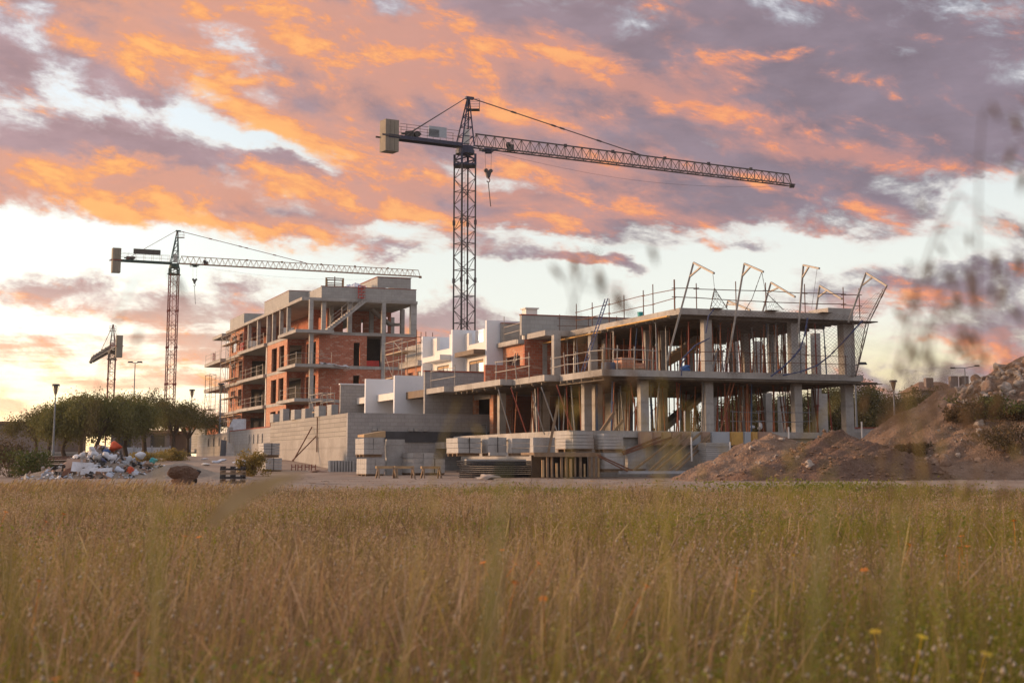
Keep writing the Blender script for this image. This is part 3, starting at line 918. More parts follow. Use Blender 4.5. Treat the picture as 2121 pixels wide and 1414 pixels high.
# slanting timbers and tubes inside the ground floor
def slant(name, lab, cat, px0, py0, px1, py1, b, mk, r, sq=False, group=None):
    q0 = Rf.P(Rf.a_at(px0, b, 3), b, Rf.z_at(py0, Rf.a_at(px0, b, 3), b)); q1 = Rf.P(Rf.a_at(px1, b, 4), b, Rf.z_at(py1, Rf.a_at(px1, b, 4), b))
    mb = MB()
    if sq: mb.beam(q0, q1, r * 2, r * 2.4)
    else: mb.bar(q0, q1, r, 6)
    o = mb.build(name, M[mk], loc=(q0 + q1) / 2); tag(o, lab, cat, group)
slant('raking_prop', 'red raking prop leaning left of the two thin concrete posts on the ground floor', 'steel prop', 1185, 891, 1153, 797, 2.2, 'prop_red', .04)
slant('raking_prop', 'red raking prop leaning behind the left front column of the frame', 'steel prop', 1323, 888, 1305, 784, 2.4, 'prop_red', .04)
slant('raking_prop', 'long orange raking prop between second and third front columns', 'steel prop', 1492, 890, 1524, 784, .7, 'prop_orange', .04)
slant('raking_prop', 'orange raking prop crossing beside the long one in the middle bay', 'steel prop', 1500, 850, 1516, 784, 1.0, 'prop_orange', .04)
slant('timber_post', 'grey timber leaning against the pair of thin posts, nearer one', 'timber', 1243, 896, 1271, 855, .9, 'wood', .06, True)
slant('timber_post', 'grey timber leaning lower, right of the other leaning timber', 'timber', 1268, 897, 1290, 870, 1.0, 'wood', .05, True)
slant('timber_post', 'long grey timber leaning from the ground against the block wall', 'timber', 1135, 941, 1155, 838, -1.0, 'wood', .05, True)
slant('raking_prop', 'grey raking tube left of the red one on the ground floor', 'steel prop', 1153, 891, 1121, 801, 2.6, 'prop_grey', .035)
slant('raking_prop', 'thin grey tube leaning beside the left square post', 'steel prop', 1128, 900, 1103, 818, 3.0, 'prop_grey', .03)
slant('raking_prop', 'grey tube leaning in front of brick pier by garage opening', 'steel prop', 1060, 905, 1032, 806, 8.5, 'prop_grey', .035)
slant('raking_prop', 'red tube leaning right of the brick pier', 'steel prop', 1092, 902, 1058, 802, 7.5, 'prop_red', .035)

# ------------------------------------------------------------------ guard rails
def rail(name, lab, pts, hs, mk='rust', post_h=1.25, r=.026, extra=.0, lean=.0):
    """posts at pts with rails at heights hs; each post a part, each rail a part"""
    root = thing(name, lab, 'guard rail', pts[0])
    for p in pts:
        h = post_h * random.uniform(.92, 1.12)
        mb = MB(); mb.bar(p - Vector((0, 0, .12)), p + Vector((random.gauss(0, lean), random.gauss(0, lean), h)), r, 5); mb.build('post', M[mk], root)
    for h in hs:
        mb = MB()
        for p, q in zip(pts[:-1], pts[1:]):
            o1, o2 = random.uniform(-.05, .05), random.uniform(-.05, .05)
            d = (q - p).normalized() * .15
            mb.bar(p - d + Vector((0, 0, h + o1)), q + d + Vector((0, 0, h + o2)), r * .8, 5)
        mb.build('rail', M[mk], root)
    return root
tp = [Rf.P(4.5, Rf.b_at(px, 4.5, Z2), Z2) for px in (1194, 1227, 1262, 1293, 1333, 1353, 1397)]
rail('guard_rail', 'rusty guard rail climbing along left edge of the frame roof', tp, (.5, .98), 'rust', 1.35)
tp = [Rf.P(Rf.a_at(px, .85, Z2), .85, Z2) for px in (1398, 1443, 1525, 1587, 1668, 1748, 1781)]
rail('guard_rail', 'rusty guard rail along the front edge of the frame roof', tp, (.5, .98), 'rust', 1.3)
tp = [Rf.P(a, 16.9, Z2) for a in (4.8, 6.6, 8.4)]
rail('guard_rail', 'low rusty rail at the far side of the frame roof', tp, (.5, .95), 'rust', 1.1, .022)
tp = [Rf.P(.12, Rf.b_at(px, .12, Z1), Z1) for px in (1142, 1171, 1191, 1222)] + [Rf.P(.12, .12, Z1)]
tp = [p for p in tp if (p - Rf.o).dot(Rf.b) < 5.1 or True]
rail('guard_rail', 'pale tube guard rail on the first slab left of the frame corner', tp, (.45, .92), 'tube', 1.05, .028, lean=.05)
tp = [Rf.P(.12, .12, Z1)] + [Rf.P(Rf.a_at(px, .12, Z1), .12, Z1) for px in (1278, 1314, 1352)]
rail('guard_rail', 'pale tube guard rail turning the corner in front of brick pallet', tp, (.45, .92), 'tube', 1.05, .028, lean=.05)
tp = [Rf.P(a, .25, Z1) for a in (5.0, 7.0, 9.0, 11.0, 13.2)]
rail('guard_rail', 'thin rail along the open front of the upper floor behind the net', tp, (.5, .95), 'rust', 1.0, .02)
tp = [Rf.P(-1.35, Rf.b_at(px, -1.35, Z1), Z1) for px in (1027, 1049, 1070, 1096)][::-1]
rail('guard_rail', 'pale guard rail in front of the low brick parapet', tp, (.45, .9), 'tube', 1.05, .028, lean=.05)
tp = [Rf.P(a, .5, G0) for a in (7.0, 8.4, 9.8, 11.2)]
rail('guard_rail', 'thin rail across the ground floor in the third bay', tp, (.5, .95), 'prop_grey', 1.0, .02)

# ladder
b0 = atz(1207, 770, Z1 + .03)
yt = Rf.P(4.3, Rf.b_at(1240, 4.3, Z2), 0).y
tpt = at(1256, 619, yt + .3)
lad = thing('ladder', 'long blue ladder leaning against the left edge of frame roof', 'ladder', b0)
dv = Rf.b * .19
for s in (-1, 1):
    mb = MB(); mb.bar(b0 + dv * s, tpt + dv * s, .03, 5); mb.build('rail', M['netblue'], lad)
for i in range(1, 19):
    mb = MB(); q = b0.lerp(tpt, i / 19); mb.bar(q - dv, q + dv, .018, 4); mb.build('rung', M['netblue'], lad)

# ------------------------------------------------------------------ net brackets ("gallows" posts)
yb = lambda px, b: Rf.P(Rf.a_at(px, b, 7), b, 0).y
GAL = [((1382, 747), (1436.6, 544), (1479, 566), (1428.6, 573), (1453, 552), -.35, -2.2, 'tall bent net post at the left corner of the frame roof'),
       ((1507, 752), (1541.8, 546), (1581, 563), (1538, 571), (1555, 552), -.35, -2.0, 'tall bent net post second from the left with net hanging at its tip'),
       ((1580, 644), (1597, 585), (1647, 615), (1592, 605), (1614, 595), 2.2, .4, 'short bent net post between the two tall middle ones'),
       ((1653, 690), (1664, 549), (1697, 556), (1662, 575), (1676, 551), -.35, -1.8, 'tall upright net post third from the left'),
       ((1690, 646), (1698, 591.5), (1744, 619), (1695, 615), (1714, 603), 2.2, .4, 'short bent net post right of the upright tall one'),
       ((1757, 668), (1794, 565), (1837, 592), (1786, 591), (1808, 576), -.35, -1.6, 'leaning net post at the right end of the frame roof'),
       ((1504, 637), (1508, 623), (1554, 642), (1506, 630), (1530, 632), 2.2, .5, 'lowest bent net post behind roof edge near the second tall one')]
TIPS = []
for bs, tp_, ti, br0, br1, b0_, bt, lab in GAL:
    Y0 = yb(bs[0], b0_); Yt = yb(ti[0], b0_) ; Yt = Y0 + (bt - b0_) * .9
    P0 = at(*bs, Y0); P1 = at(*tp_, Y0); P2 = at(*ti, Yt); Q0 = at(*br0, Y0)
    f = ((br1[0] - tp_[0]) / (ti[0] - tp_[0])); Q1 = P1.lerp(P2, f)
    root = thing('net_post', lab, 'net post', P0, 'bent posts that carry the safety nets')
    mb = MB(); mb.beam(P0, P1, .085, .085); mb.build('upright', M['tube'], root)
    mb = MB(); mb.beam(P1, P2, .085, .085); mb.build('arm', M['tube'], root)
    mb = MB(); mb.beam(Q0, Q1, .07, .07); mb.build('brace', M['tube'], root)
    TIPS.append((P1, P2))

# ------------------------------------------------------------------ safety nets: real cords
def net_sheet(mb, f, nu, nv, r):
    """diamond net over f(s, t); cords as thin strips"""
    P = [[f(i / nu, j / nv) for j in range(nv + 1)] for i in range(nu + 1)]
    for i in range(nu):
        for j in range(nv):
            if (i + j) % 2 == 0:
                mb.bar(P[i][j], P[i + 1][j + 1], r, 3)
            else:
                mb.bar(P[i + 1][j], P[i][j + 1], r, 3)
net = thing('safety_net', 'brown safety net stretched over the open front of upper floor', 'safety net', Rf.P(9, -.2, Z1))
mb = MB()
tips = [(Rf.a_at(1480, -1, 8), 8.6), (Rf.a_at(1581, -1, 9), 10.6), (Rf.a_at(1650, -1, 8), 8.5), (Rf.a_at(1697, -1, 9), 8.9), (Rf.a_at(1750, -1, 8), 8.4)]
def fnet(s, t):
    a = 5.6 + s * 8.1
    zt = float(np.interp(a, [5.6, 6.4, 8.2, 8.75, tips[1][0], tips[1][0] + .45, tips[1][0] + 1.3, 12.2, 13.7], [8.1, 8.15, 8.2, 9.0, 10.75, 9.3, 8.45, 8.3, 8.2]))
    zb = Z1 - .05 - .1 * math.sin(a * 3)
    z = zt + (zb - zt) * t
    out = -.35 - .55 * math.sin(math.pi * t) * (.6 + .4 * math.sin(a * 1.7)) - .5 * max(0, zt - 8.4) / 2.3 * (1 - t)
    return Rf.P(a + .12 * math.sin(t * 5 + a), out, z)
net_sheet(mb, fnet, 76, 34, .0065)
mb.build('mesh', M['netcord'], net)
def rope(mb, pts, r):
    P = [Vector(p) for p in pts]
    Q = []
    for i in range(len(P) - 1):
        for k in range(6): Q.append(P[i].lerp(P[i + 1], k / 6))
    Q.append(P[-1])
    for i in range(len(Q) - 1):
        rr = r * random.uniform(.6, 1.3); mb.bar(Q[i], Q[i + 1], rr, 6, r * random.uniform(.6, 1.3))
def rp(px, py, b=-.55):
    a = Rf.a_at(px, b, 7); return Rf.P(a, b, Rf.z_at(py, a, b))
for pts, r_ in (([(1788, 664), (1752, 702), (1716, 738), (1690, 757), (1655, 770), (1620, 777)], .038), ([(1674, 658), (1668, 690), (1657, 722), (1640, 742), (1616, 764), (1595, 779)], .045),
                ([(1480, 640), (1468, 655), (1462, 690)], .03), ([(1410, 745), (1440, 715), (1470, 700)], .035), ([(1410, 778), (1411, 752), (1420, 742)], .035)):
    mb = MB(); rope(mb, [rp(*q) for q in pts], r_); mb.build('blue_gathered_net', M['netblue'], net)
for pts, r_ in (([(1581, 563, -1.2), (1560, 618, -.8), (1545, 642, -.5)], .018), ([(1581, 563, -1.2), (1588, 605, -.8), (1625, 642, -.5)], .016), ([(1479, 566, -1.2), (1482, 598, -1)], .01), ([(1697, 556, -1.2), (1683, 640, -.8)], .01)):
    mb = MB(); rope(mb, [rp(*q) for q in pts], r_); mb.build('edge_rope', M['netcord'], net)
net2 = thing('safety_net', 'safety net hanging from the leaning post at the right end of frame', 'safety net', Rf.P(14, -.2, Z1))
A_, B_, C_, D_ = at(1768, 640, yb(1768, -.2)), TIPS[5][1], at(1772, 780, yb(1772, -.3)), at(1800, 668, yb(1800, -.6))
mb = MB()
def fnet2(s, t):
    top = A_.lerp(B_, s); mid = at(1764, 700, A_.y).lerp(D_, s); bot = at(1762, 782, A_.y).lerp(C_, s)
    return top.lerp(mid, t * 2) if t < .5 else mid.lerp(bot, t * 2 - 1)
net_sheet(mb, fnet2, 9, 28, .0095)
mb.build('mesh', M['netcord'], net2)
mb = MB(); rope(mb, [B_, D_, C_], .03); mb.build('edge_rope', M['netcord'], net2)
mb = MB(); rope(mb, [B_ + Vector((-.2, 0, -.2)), D_ + Vector((-.15, 0, 0)), C_], .022); mb.build('edge_rope', M['netcord'], net2)
net3 = thing('safety_net', 'small peaked scrap of net below the left corner net post', 'safety net', Rf.P(6, -.2, Z2))
mb = MB()
pk = rp(1482, 597, -1.0); l_, r_ = rp(1472, 642, -.5), rp(1508, 640, -.5)
def fnet3(s, t): return pk.lerp(l_.lerp(r_, s), t)
net_sheet(mb, fnet3, 6, 8, .009); rope(mb, [pk, l_], .03); rope(mb, [pk, r_], .018)
mb.build('mesh', M['netcord'], net3)

# ------------------------------------------------------------------ small things on the slabs
def bucket(name, lab, p, r, h, m):
    root = thing(name, lab, 'bucket', p)
    mb = MB(); n = 14
    prof = [(0, .002), (r * .8, .002), (r, h), (r * .92, h), (r * .75, .03)]
    for k in range(len(prof) - 1):
        for i in range(n):
            t0, t1 = 2 * math.pi * i / n, 2 * math.pi * (i + 1) / n
            q = lambda rr, z, t: p + Vector((rr * math.cos(t), rr * math.sin(t), z))
            mb.face([q(prof[k][0], prof[k][1], t0), q(prof[k][0], prof[k][1], t1), q(prof[k + 1][0], prof[k + 1][1], t1), q(prof[k + 1][0], prof[k + 1][1], t0)])
    mb.build('body', m, root)
    mb = MB(); mb.path([p + Vector((r * math.cos(t), 0, h - .02 - .08 * math.sin(t))) for t in np.linspace(0, math.pi, 9)], .008, 4); mb.build('handle', M['steel'], root)
bb = Rf.b_at(1322, 4.62, Z2)
bucket('bucket', 'turquoise bucket standing on the edge of the frame roof', Rf.P(4.75, bb, Z2), .17, .28, M['teal'])
bp = thing('brick_pallet', 'pallet of red bricks behind the pale rail on first slab', 'pallet', Rf.P(1.9, 1.2, Z1))
mb = MB()
for k in range(3): Rf.box(mb, 1.35, 2.55, .8 + k * .4, .95 + k * .4, Z1, Z1 + .1)
Rf.box(mb, 1.35, 2.55, .8, 1.75, Z1 + .102, Z1 + .13); mb.build('pallet_base', M['wood'], bp)
mb = MB()
for i in range(5):
    for j in range(4):
        for k in range(4 if i < 3 else 2):
            Rf.box(mb, 1.38 + i * .235, 1.6 + i * .235, .82 + j * .235, 1.03 + j * .235, Z1 + .133 + k * .125, Z1 + .25 + k * .125)
mb.build('bricks', M['brick2'], bp)
mb = MB(); Rf.box(mb, .75, 1.2, 1.2, 1.8, Z1, Z1 + .42); o = mb.build('mortar_tub', M['prop_blue'], loc=Rf.P(1, 1.5, Z1)); tag(o, 'grey blue mortar tub left of the brick pallet on first slab', 'tub')
v, f = lump(3, 61, .4, (.42, .3, .22)); mb = MB(); mb.arrays(v + np.array(Rf.P(Rf.a_at(1420, .5, Z1), .5, Z1 + .16)), f)
o = mb.build('plastic_sheet', M['bag_blue'], loc=Rf.P(Rf.a_at(1420, .5, Z1), .5, Z1), smooth=True); tag(o, 'crumpled blue plastic sheet on the first slab edge', 'plastic sheet')
for k, (px, b, lab) in enumerate([(1558, 1.5, 'white sack on ground floor left of the other white sack'), (1573, 1.4, 'white upright sack on ground floor, middle bay')]):
    v, f = lump(3, 71 + k, .65, (.17, .15, .15 + .1 * k)); mb = MB(); q = Rf.P(Rf.a_at(px, b, G0), b, G0); mb.arrays(v + np.array(q) + np.array([0, 0, .2 + .08 * k]), f)
    o = mb.build('sack', M['bag_white'], loc=q, smooth=True); tag(o, lab, 'sack')
for k, px in enumerate((1484, 1488, 1493, 1497, 1468, 1473)):
    mb = MB(); a = Rf.a_at(px, 2.6, 6); mb.beam(Rf.P(a, 2.6, Z1), Rf.P(a + .1 + .06 * k, 2.75, Z1 + 1.05 + .1 * (k % 3)), .16, .03)
    o = mb.build('formwork_board', M['panel'], loc=Rf.P(a, 2.6, Z1)); tag(o, 'one of the grey boards leaning behind second front column upstairs', 'board', 'grey boards leaning on the upper floor')
for px0, px1, b, lab in ((1415, 1500, 14.6, 'nearer'), (1400, 1490, 16.2, 'farther')):
    mb = MB(); mb.bar(Rf.P(Rf.a_at(px0, b, 8), b, Z2 - .9), Rf.P(Rf.a_at(px1, b, 8), b, Z2 - .85), .05, 6)
    o = mb.build('white_beam', M['panel'], loc=Rf.P(7, b, Z2 - .9)); tag(o, f'pale horizontal beam under the roof slab, {lab} of two', 'beam')

# ------------------------------------------------------------------ brick house behind the frame
def za(py, a, b): return Rf.z_at(py, a, b)
bh = thing('brick_house', 'unfinished brick house with grey parapet behind the concrete frame', 'house', Rf.P(4, 18, 2.5))
mb = MB()
Rf.wall(mb, 'a', 17.35, 17.6, 2.8, 11.5, 5.36, 8.1, [])
mb.build('brick_wall', M['brick'], bh)
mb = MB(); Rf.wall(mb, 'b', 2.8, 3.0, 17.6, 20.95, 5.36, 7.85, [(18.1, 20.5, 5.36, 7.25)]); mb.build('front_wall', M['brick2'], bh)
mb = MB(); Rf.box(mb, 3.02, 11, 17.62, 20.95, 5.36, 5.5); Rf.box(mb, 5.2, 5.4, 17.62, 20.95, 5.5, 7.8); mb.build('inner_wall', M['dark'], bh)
mb = MB(); Rf.box(mb, 2.4, 11.5, 17.62, 20.95, 7.852, 8.12); Rf.box(mb, 2.42, 2.8, 17.4, 17.62, 7.852, 8.10); Rf.box(mb, 2.8, 11.5, 17.34, 17.61, 8.102, 8.35); mb.build('floor_slab', M['slab'], bh)
mb = MB(); Rf.box(mb, 2.62, 11.5, 17.36, 17.6, 8.352, 9.5); Rf.box(mb, 4.3, 4.5, 17.62, 20.95, 8.12, 9.35); Rf.box(mb, 2.62, 4.29, 20.7, 20.95, 8.125, 9.3); mb.build('parapet', M['parapet'], bh)
mb = MB(); Rf.box(mb, 2.58, 11.5, 17.32, 17.64, 9.502, 9.56); Rf.box(mb, 4.26, 4.54, 17.64, 20.95, 9.352, 9.40); Rf.box(mb, 2.62, 4.25, 20.66, 20.97, 9.302, 9.35); mb.build('coping', M['tile'], bh)
mb = MB(); Rf.box(mb, 3.3, 4.0, 18.4, 19.1, 8.12, 9.98); Rf.box(mb, 3.22, 4.08, 18.32, 19.18, 9.982, 10.06); mb.build('chimney', M['cream'], bh)
mb = MB()
for px in (1129, 1158): a = Rf.a_at(px, 17.3, 7); Rf.box(mb, a - .14, a + .14, 17.325, 17.349, 5.36, 7.9)
mb.build('column', M['col'], bh)
mb = MB(); Rf.box(mb, .42, 2.79, 17.35, 17.6, 5.36, 6.6); mb.build('low_parapet', M['brick'], bh)
mb = MB(); Rf.box(mb, -1.95, 2.8, 17.62, 20.95, 5.05, 5.352); mb.build('terrace_slab', M['slab'], bh)
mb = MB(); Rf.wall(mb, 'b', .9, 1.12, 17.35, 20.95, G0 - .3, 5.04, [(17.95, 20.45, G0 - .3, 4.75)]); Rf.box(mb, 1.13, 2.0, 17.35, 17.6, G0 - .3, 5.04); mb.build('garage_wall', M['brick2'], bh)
mb = MB(); Rf.box(mb, .86, .897, 17.8, 20.6, 4.72, 5.02); mb.build('lintel', M['slab'], bh)
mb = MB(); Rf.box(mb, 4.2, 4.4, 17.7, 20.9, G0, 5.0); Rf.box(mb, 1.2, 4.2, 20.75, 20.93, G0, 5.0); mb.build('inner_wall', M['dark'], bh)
mb = MB(); Rf.box(mb, -2.0, 4.4, 17.35, 20.95, 1.9, G0 - .302); mb.build('base', M['concrete'], bh)
rail('guard_rail', 'two post guard rail on the roof balcony of the brick house', [Rf.P(2.7, b, 8.12) for b in (17.8, 20.5)], (.5, .95), 'tube', 1.5, .025)
rail('guard_rail', 'guard rail on the terrace slab beside the grey party wall', [Rf.P(-1.85, Rf.b_at(px, -1.85, 5.4), 5.35) for px in (942, 893)], (.5, .95), 'tube', 1.05, .025)
q0 = atz(1064, 751, 5.4); mb = MB()
lad2 = thing('ladder', 'short pale ladder leaning in the opening of the brick house', 'ladder', q0)
qa, qb = Rf.P(2.55, 19.4, 5.36), Rf.P(2.78, 18.6, 7.4)
for s in (-.2, .2):
    mb = MB(); mb.bar(qa + Rf.b * s, qb + Rf.b * s, .028, 5); mb.build('rail', M['tube'], lad2)
for i in range(1, 8):
    mb = MB(); q = qa.lerp(qb, i / 8); mb.bar(q - Rf.b * .2, q + Rf.b * .2, .018, 4); mb.build('rung', M['tube'], lad2)
v, f = lump(3, 81, .4, (.5, .4, .32)); q = Rf.P(1.9, 18.4, G0 + .2); mb = MB(); mb.arrays(v + np.array(q), f)
o = mb.build('sack_pile', M['bag_white'], loc=q, smooth=True); tag(o, 'white sack slumped in the garage opening beside the brick pier', 'sack')
rail('guard_rail', 'low tube rail across the dark garage opening', [Rf.P(.8, b, G0 - .25) for b in (18.2, 20.2)], (.55, .95), 'prop_grey', 1.1, .025)

# ------------------------------------------------------------------ row of white houses
def window(par, a, b0, b1, z0, z1, shutter=True):
    mb = MB(); t = .06
    for (p, q, r_, s_) in ((b0, b1, z0, z0 + t), (b0, b1, z1 - t, z1), (b0, b0 + t, z0 + t, z1 - t), (b1 - t, b1, z0 + t, z1 - t), ((b0 + b1) / 2 - .03, (b0 + b1) / 2 + .03, z0 + t, z1 - t)):
        Rf.box(mb, a + .03, a + .09, p, q, r_, s_)
    w = mb.build('window', M['frame'], par)
    mb = MB(); Rf.box(mb, a + .05, a + .062, b0 + t, (b0 + b1) / 2 - .03, z0 + t, z1 - t - (.14 if shutter else 0))
    mb.build('pane', M['glass'], w)
    mb = MB(); Rf.box(mb, a + .05, a + .062, (b0 + b1) / 2 + .03, b1 - t, z0 + t, z1 - t - (.14 if shutter else 0))
    mb.build('pane', M['glass'], w)
    if shutter:
        mb = MB(); Rf.box(mb, a + .035, a + .085, b0 + t, b1 - t, z1 - t - .135, z1 - t - .002); mb.build('shutter', M['woodpale'], w)

def white_house(lab, b0, b1, aL, aU, ztop, canopy_m, win, notch, can2, lower_m, glassy):
    h = thing('white_house', lab, 'house', Rf.P(3, (b0 + b1) / 2, 2.5))
    mb = MB(); Rf.box(mb, aL, aU, b0, b0 + .25, 1.6, 6.36)
    mb.build('garden_wall', lower_m, h)
    if lower_m is M['block']:
        mb = MB(); Rf.box(mb, aL - .03, aU - .01, b0 - .03, b0 + .28, 6.362, 6.44); mb.build('coping', M['tile'], h)
    mb = MB(); Rf.box(mb, aU, 10, b0, b0 + .25, 1.6, ztop); mb.build('party_wall', M['white'], h)
    af = aU + .04
    mb = MB(); Rf.wall(mb, 'b', af, af + .2, b0 + .25, b1, 5.36, 9.0, [(win[0], win[1], win[2], win[3]), (notch[0], notch[1], notch[2], 9.0)])
    mb.build('upper_facade', M['cream'], h)
    mb = MB(); Rf.box(mb, af + .2, 10, b0 + .25, b1, 7.9, 8.1); Rf.box(mb, af + 2.8, 10, b0 + .25, b1, 8.1, 8.8)
    mb.build('roof_terrace', M['white'], h)
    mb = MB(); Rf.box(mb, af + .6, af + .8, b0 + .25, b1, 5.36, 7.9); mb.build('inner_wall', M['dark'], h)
    window(h, af, *win)
    mb = MB(); Rf.box(mb, af - .75, af, can2[0], can2[1], can2[2], can2[3]); mb.build('upper_canopy', canopy_m, h)
    if glassy:
        mb = MB(); Rf.box(mb, af + .05, af + .065, notch[0] + .02, (notch[0] + notch[1]) / 2 - .02 + .3, notch[2] + .03, 9.05); mb.build('glass_balustrade', M['glass'], h)
    # ground floor: recessed wall, canopy, floor
    mb = MB(); Rf.box(mb, aL + .5, 3, b0 + .25, b1, 4.95, 5.33); mb.build('terrace_canopy', M['slab'] if canopy_m is M['brownfas'] else M['white'], h)
    mb = MB(); Rf.box(mb, aL + .1, aL + .498, b0 + .26, b1 - .02, 4.93, 5.35); mb.build('canopy_fascia', canopy_m, h)
    mb = MB(); Rf.wall(mb, 'b', 1.6, 1.8, b0 + .25, b1, 2.0, 4.95, [(b0 + .9, b0 + 1.8, 2.6, 4.7)]); mb.build('ground_facade', M['white'], h)
    mb = MB(); Rf.box(mb, 1.66, 1.72, b0 + .9, b0 + 1.8, 2.6, 4.7); mb.build('door', M['panel'], h)
    return h
white_house('white house nearest the brick house with brown upper canopy', 21, 25.2, -2.03, 1.78, 9.49, M['brownfas'], (21.7, 24.3, 5.5, 7.25), (21.7, 24.4, 8.25), (21.3, 24.9, 7.5, 7.78), M['block'], True)
white_house('middle white house with white upper canopy and narrower window', 25.2, 29.6, -2.65, 1.02, 9.25, M['cream'], (26.0, 28.4, 5.5, 7.15), (25.9, 28.5, 8.15), (25.5, 29.2, 7.4, 7.72), M['white'], False)
# third house: still rough
h3 = thing('unfinished_house', 'unrendered house with white end wall behind the frame scaffold', 'house', Rf.P(3, 32, 2.5))
mb = MB(); Rf.box(mb, -3.28, .45, 29.6, 29.85, 1.6, 6.36); mb.build('garden_wall', M['white'], h3)
mb = MB(); Rf.box(mb, .45, 10, 29.6, 29.85, 1.6, 9.15); mb.build('party_wall', M['white'], h3)
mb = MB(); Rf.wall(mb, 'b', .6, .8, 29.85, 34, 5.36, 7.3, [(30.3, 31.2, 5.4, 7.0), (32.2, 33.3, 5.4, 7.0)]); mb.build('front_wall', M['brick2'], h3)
mb = MB(); Rf.box(mb, .2, 8, 29.85, 34, 7.302, 7.65); mb.build('floor_slab', M['slab'], h3)
mb = MB(); Rf.box(mb, .58, .8, 29.85, 34, 7.652, 8.75); mb.build('parapet', M['parapet'], h3)
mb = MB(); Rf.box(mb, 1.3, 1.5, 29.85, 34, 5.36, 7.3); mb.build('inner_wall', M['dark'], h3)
window(h3, .6, 30.3, 31.2, 5.4, 7.0, False)
mb = MB(); Rf.box(mb, -2.7, 3, 29.85, 34, 4.93, 5.33); mb.build('terrace_canopy', M['cream'], h3)
mb = MB(); Rf.box(mb, 1.6, 1.8, 29.85, 34, 2, 4.93); mb.build('ground_facade', M['white'], h3)
h4 = thing('unfinished_house', 'grey block end wall of the farthest house with pale coping', 'house', Rf.P(3, 36, 2.5))
mb = MB(); Rf.box(mb, -3.8, 6, 34, 34.25, 1.6, 6.2); mb.build('party_wall', M['block'], h4)
mb = MB(); Rf.box(mb, -3.86, 6, 33.96, 34.29, 6.202, 6.28); mb.build('coping', M['white'], h4)
mb = MB(); Rf.box(mb, -2.2, 6, 34.25, 38.5, 5.0, 5.35); Rf.box(mb, .2, .4, 34.25, 38.5, 2, 5); mb.build('terrace_slab', M['slab'], h4)
rail('guard_rail', 'rusty rail on the roof above the frame scaffold', [Rf.P(Rf.a_at(px, 31, 9), 31, 8.1) for px in (863, 872, 882, 896)], (.75, 1.15), 'rust', 1.5, .025)

# frame scaffold in front of the unfinished house
def scaffold(name, lab, fr, a0, a1, bs, zs, mk, deck, braces=True, r=.026):
    root = thing(name, lab, 'scaffolding', fr.P(a0, bs[0], zs[0]))
    for b in bs:
        for a in (a0, a1):
            mb = MB(); mb.bar(fr.P(a, b, zs[0]), fr.P(a, b, zs[-1]), r, 5); mb.build('standard', M[mk], root)
    for z in zs[1:]:
        for a in (a0, a1):
            mb = MB(); mb.bar(fr.P(a, bs[0] - .15, z), fr.P(a, bs[-1] + .15, z), r * .85, 5); mb.bar(fr.P(a, bs[0], z - .5), fr.P(a, bs[-1], z - .5), r * .7, 5)
            mb.build('ledger', M[mk], root)
        for b in bs: mb = MB(); mb.bar(fr.P(a0 - .05, b, z), fr.P(a1 + .05, b, z), r * .8, 5); mb.build('transom', M[mk], root)
    for z in zs[1:-1]:
        mb = MB(); fr.box(mb, a0 + .04, a1 - .04, bs[0], bs[-1], z + .03, z + .075); mb.build('deck', M[deck], root)
    if braces:
        for i in range(len(zs) - 1):
            for k in range(len(bs) - 1):
                if (i + k) % 2 == 0:
                    mb = MB(); mb.bar(fr.P(a0, bs[k], zs[i]), fr.P(a0, bs[k + 1], zs[i + 1]), r * .7, 5); mb.build('brace', M[mk], root)
    return root
scaffold('frame_scaffold', 'pale frame scaffold in front of the third house of the row', Rf, -.75, .2, [30.2, 32.2, 34.2], [5.35, 6.6, 8.2, 9.0], 'tube', 'woodpale')
scaffold('frame_scaffold', 'low scaffold below the grey end wall of the farthest house', Rf, -5.2, -4.4, [33.2, 35.2, 37.0], [3.7, 4.4, 5.6], 'tube', 'woodpale')

# ------------------------------------------------------------------ retaining walls
rw = thing('retaining_wall', 'long wall of cast concrete and rough blocks running back from the corner', 'retaining wall', Rf.P(-7.1, 30, .5))
mb = MB(); Rf.box(mb, -7.12, -6.85, 19.3, 72, -.2, 2.5) ; mb.build('cast_base', M['wallc'], rw)
mb = MB(); Rf.box(mb, -7.10, -6.87, 19.3, 40.3, 2.502, 3.85); mb.build('block_courses', M['blockw'], rw)
mb = MB(); Rf.box(mb, -7.08, -6.88, 40.32, 56, 2.502, 3.55); Rf.box(mb, -7.14, -6.84, 56.02, 56.9, .5, 3.9); Rf.box(mb, -7.08, -6.88, 56.92, 72, 2.502, 3.5); mb.build('upper_courses', M['block'], rw)
mb = MB(); Rf.box(mb, -7.11, -6.86, 40.32, 56, 3.552, 3.62); mb.build('coping', M['tile'], rw)
for px, hgt in ((569, .55), (589, .7), (613, .62), (635, .5), (663, .62), (689, .5)):
    mb = MB(); b = Rf.b_at(px, -6.98, 4); far = hgt in (.7, .5)
    a = -6.98 if not far else -6.0
    b = Rf.b_at(px, a, 4)
    Rf.box(mb, a - .22, a + .22, b - .55, b + .55, 3.852 if not far else 3.0, 3.86 + hgt + (.25 if far else 0)); mb.build('pier', M['parapet'], rw)
for k in range(8):
    b = 43 + k * 1.6 if k < 4 else 58 + (k - 4) * 2.6
    mb = MB(); Rf.box(mb, -7.16, -7.085, b, b + .45, 2.5, 3.15); mb.build('block_stub', M['parapet'], rw)
rf_ = thing('retaining_wall', 'grey block wall facing the field with a dark band along it', 'retaining wall', Rf.P(-3, 19, .5))
mb = MB(); Rf.box(mb, -7.12, 1.4, 19.0, 19.29, -.1, 3.86); mb.build('block_courses', M['block'], rf_)
aa = Rf.a_at(797, 18.97, 2.5)
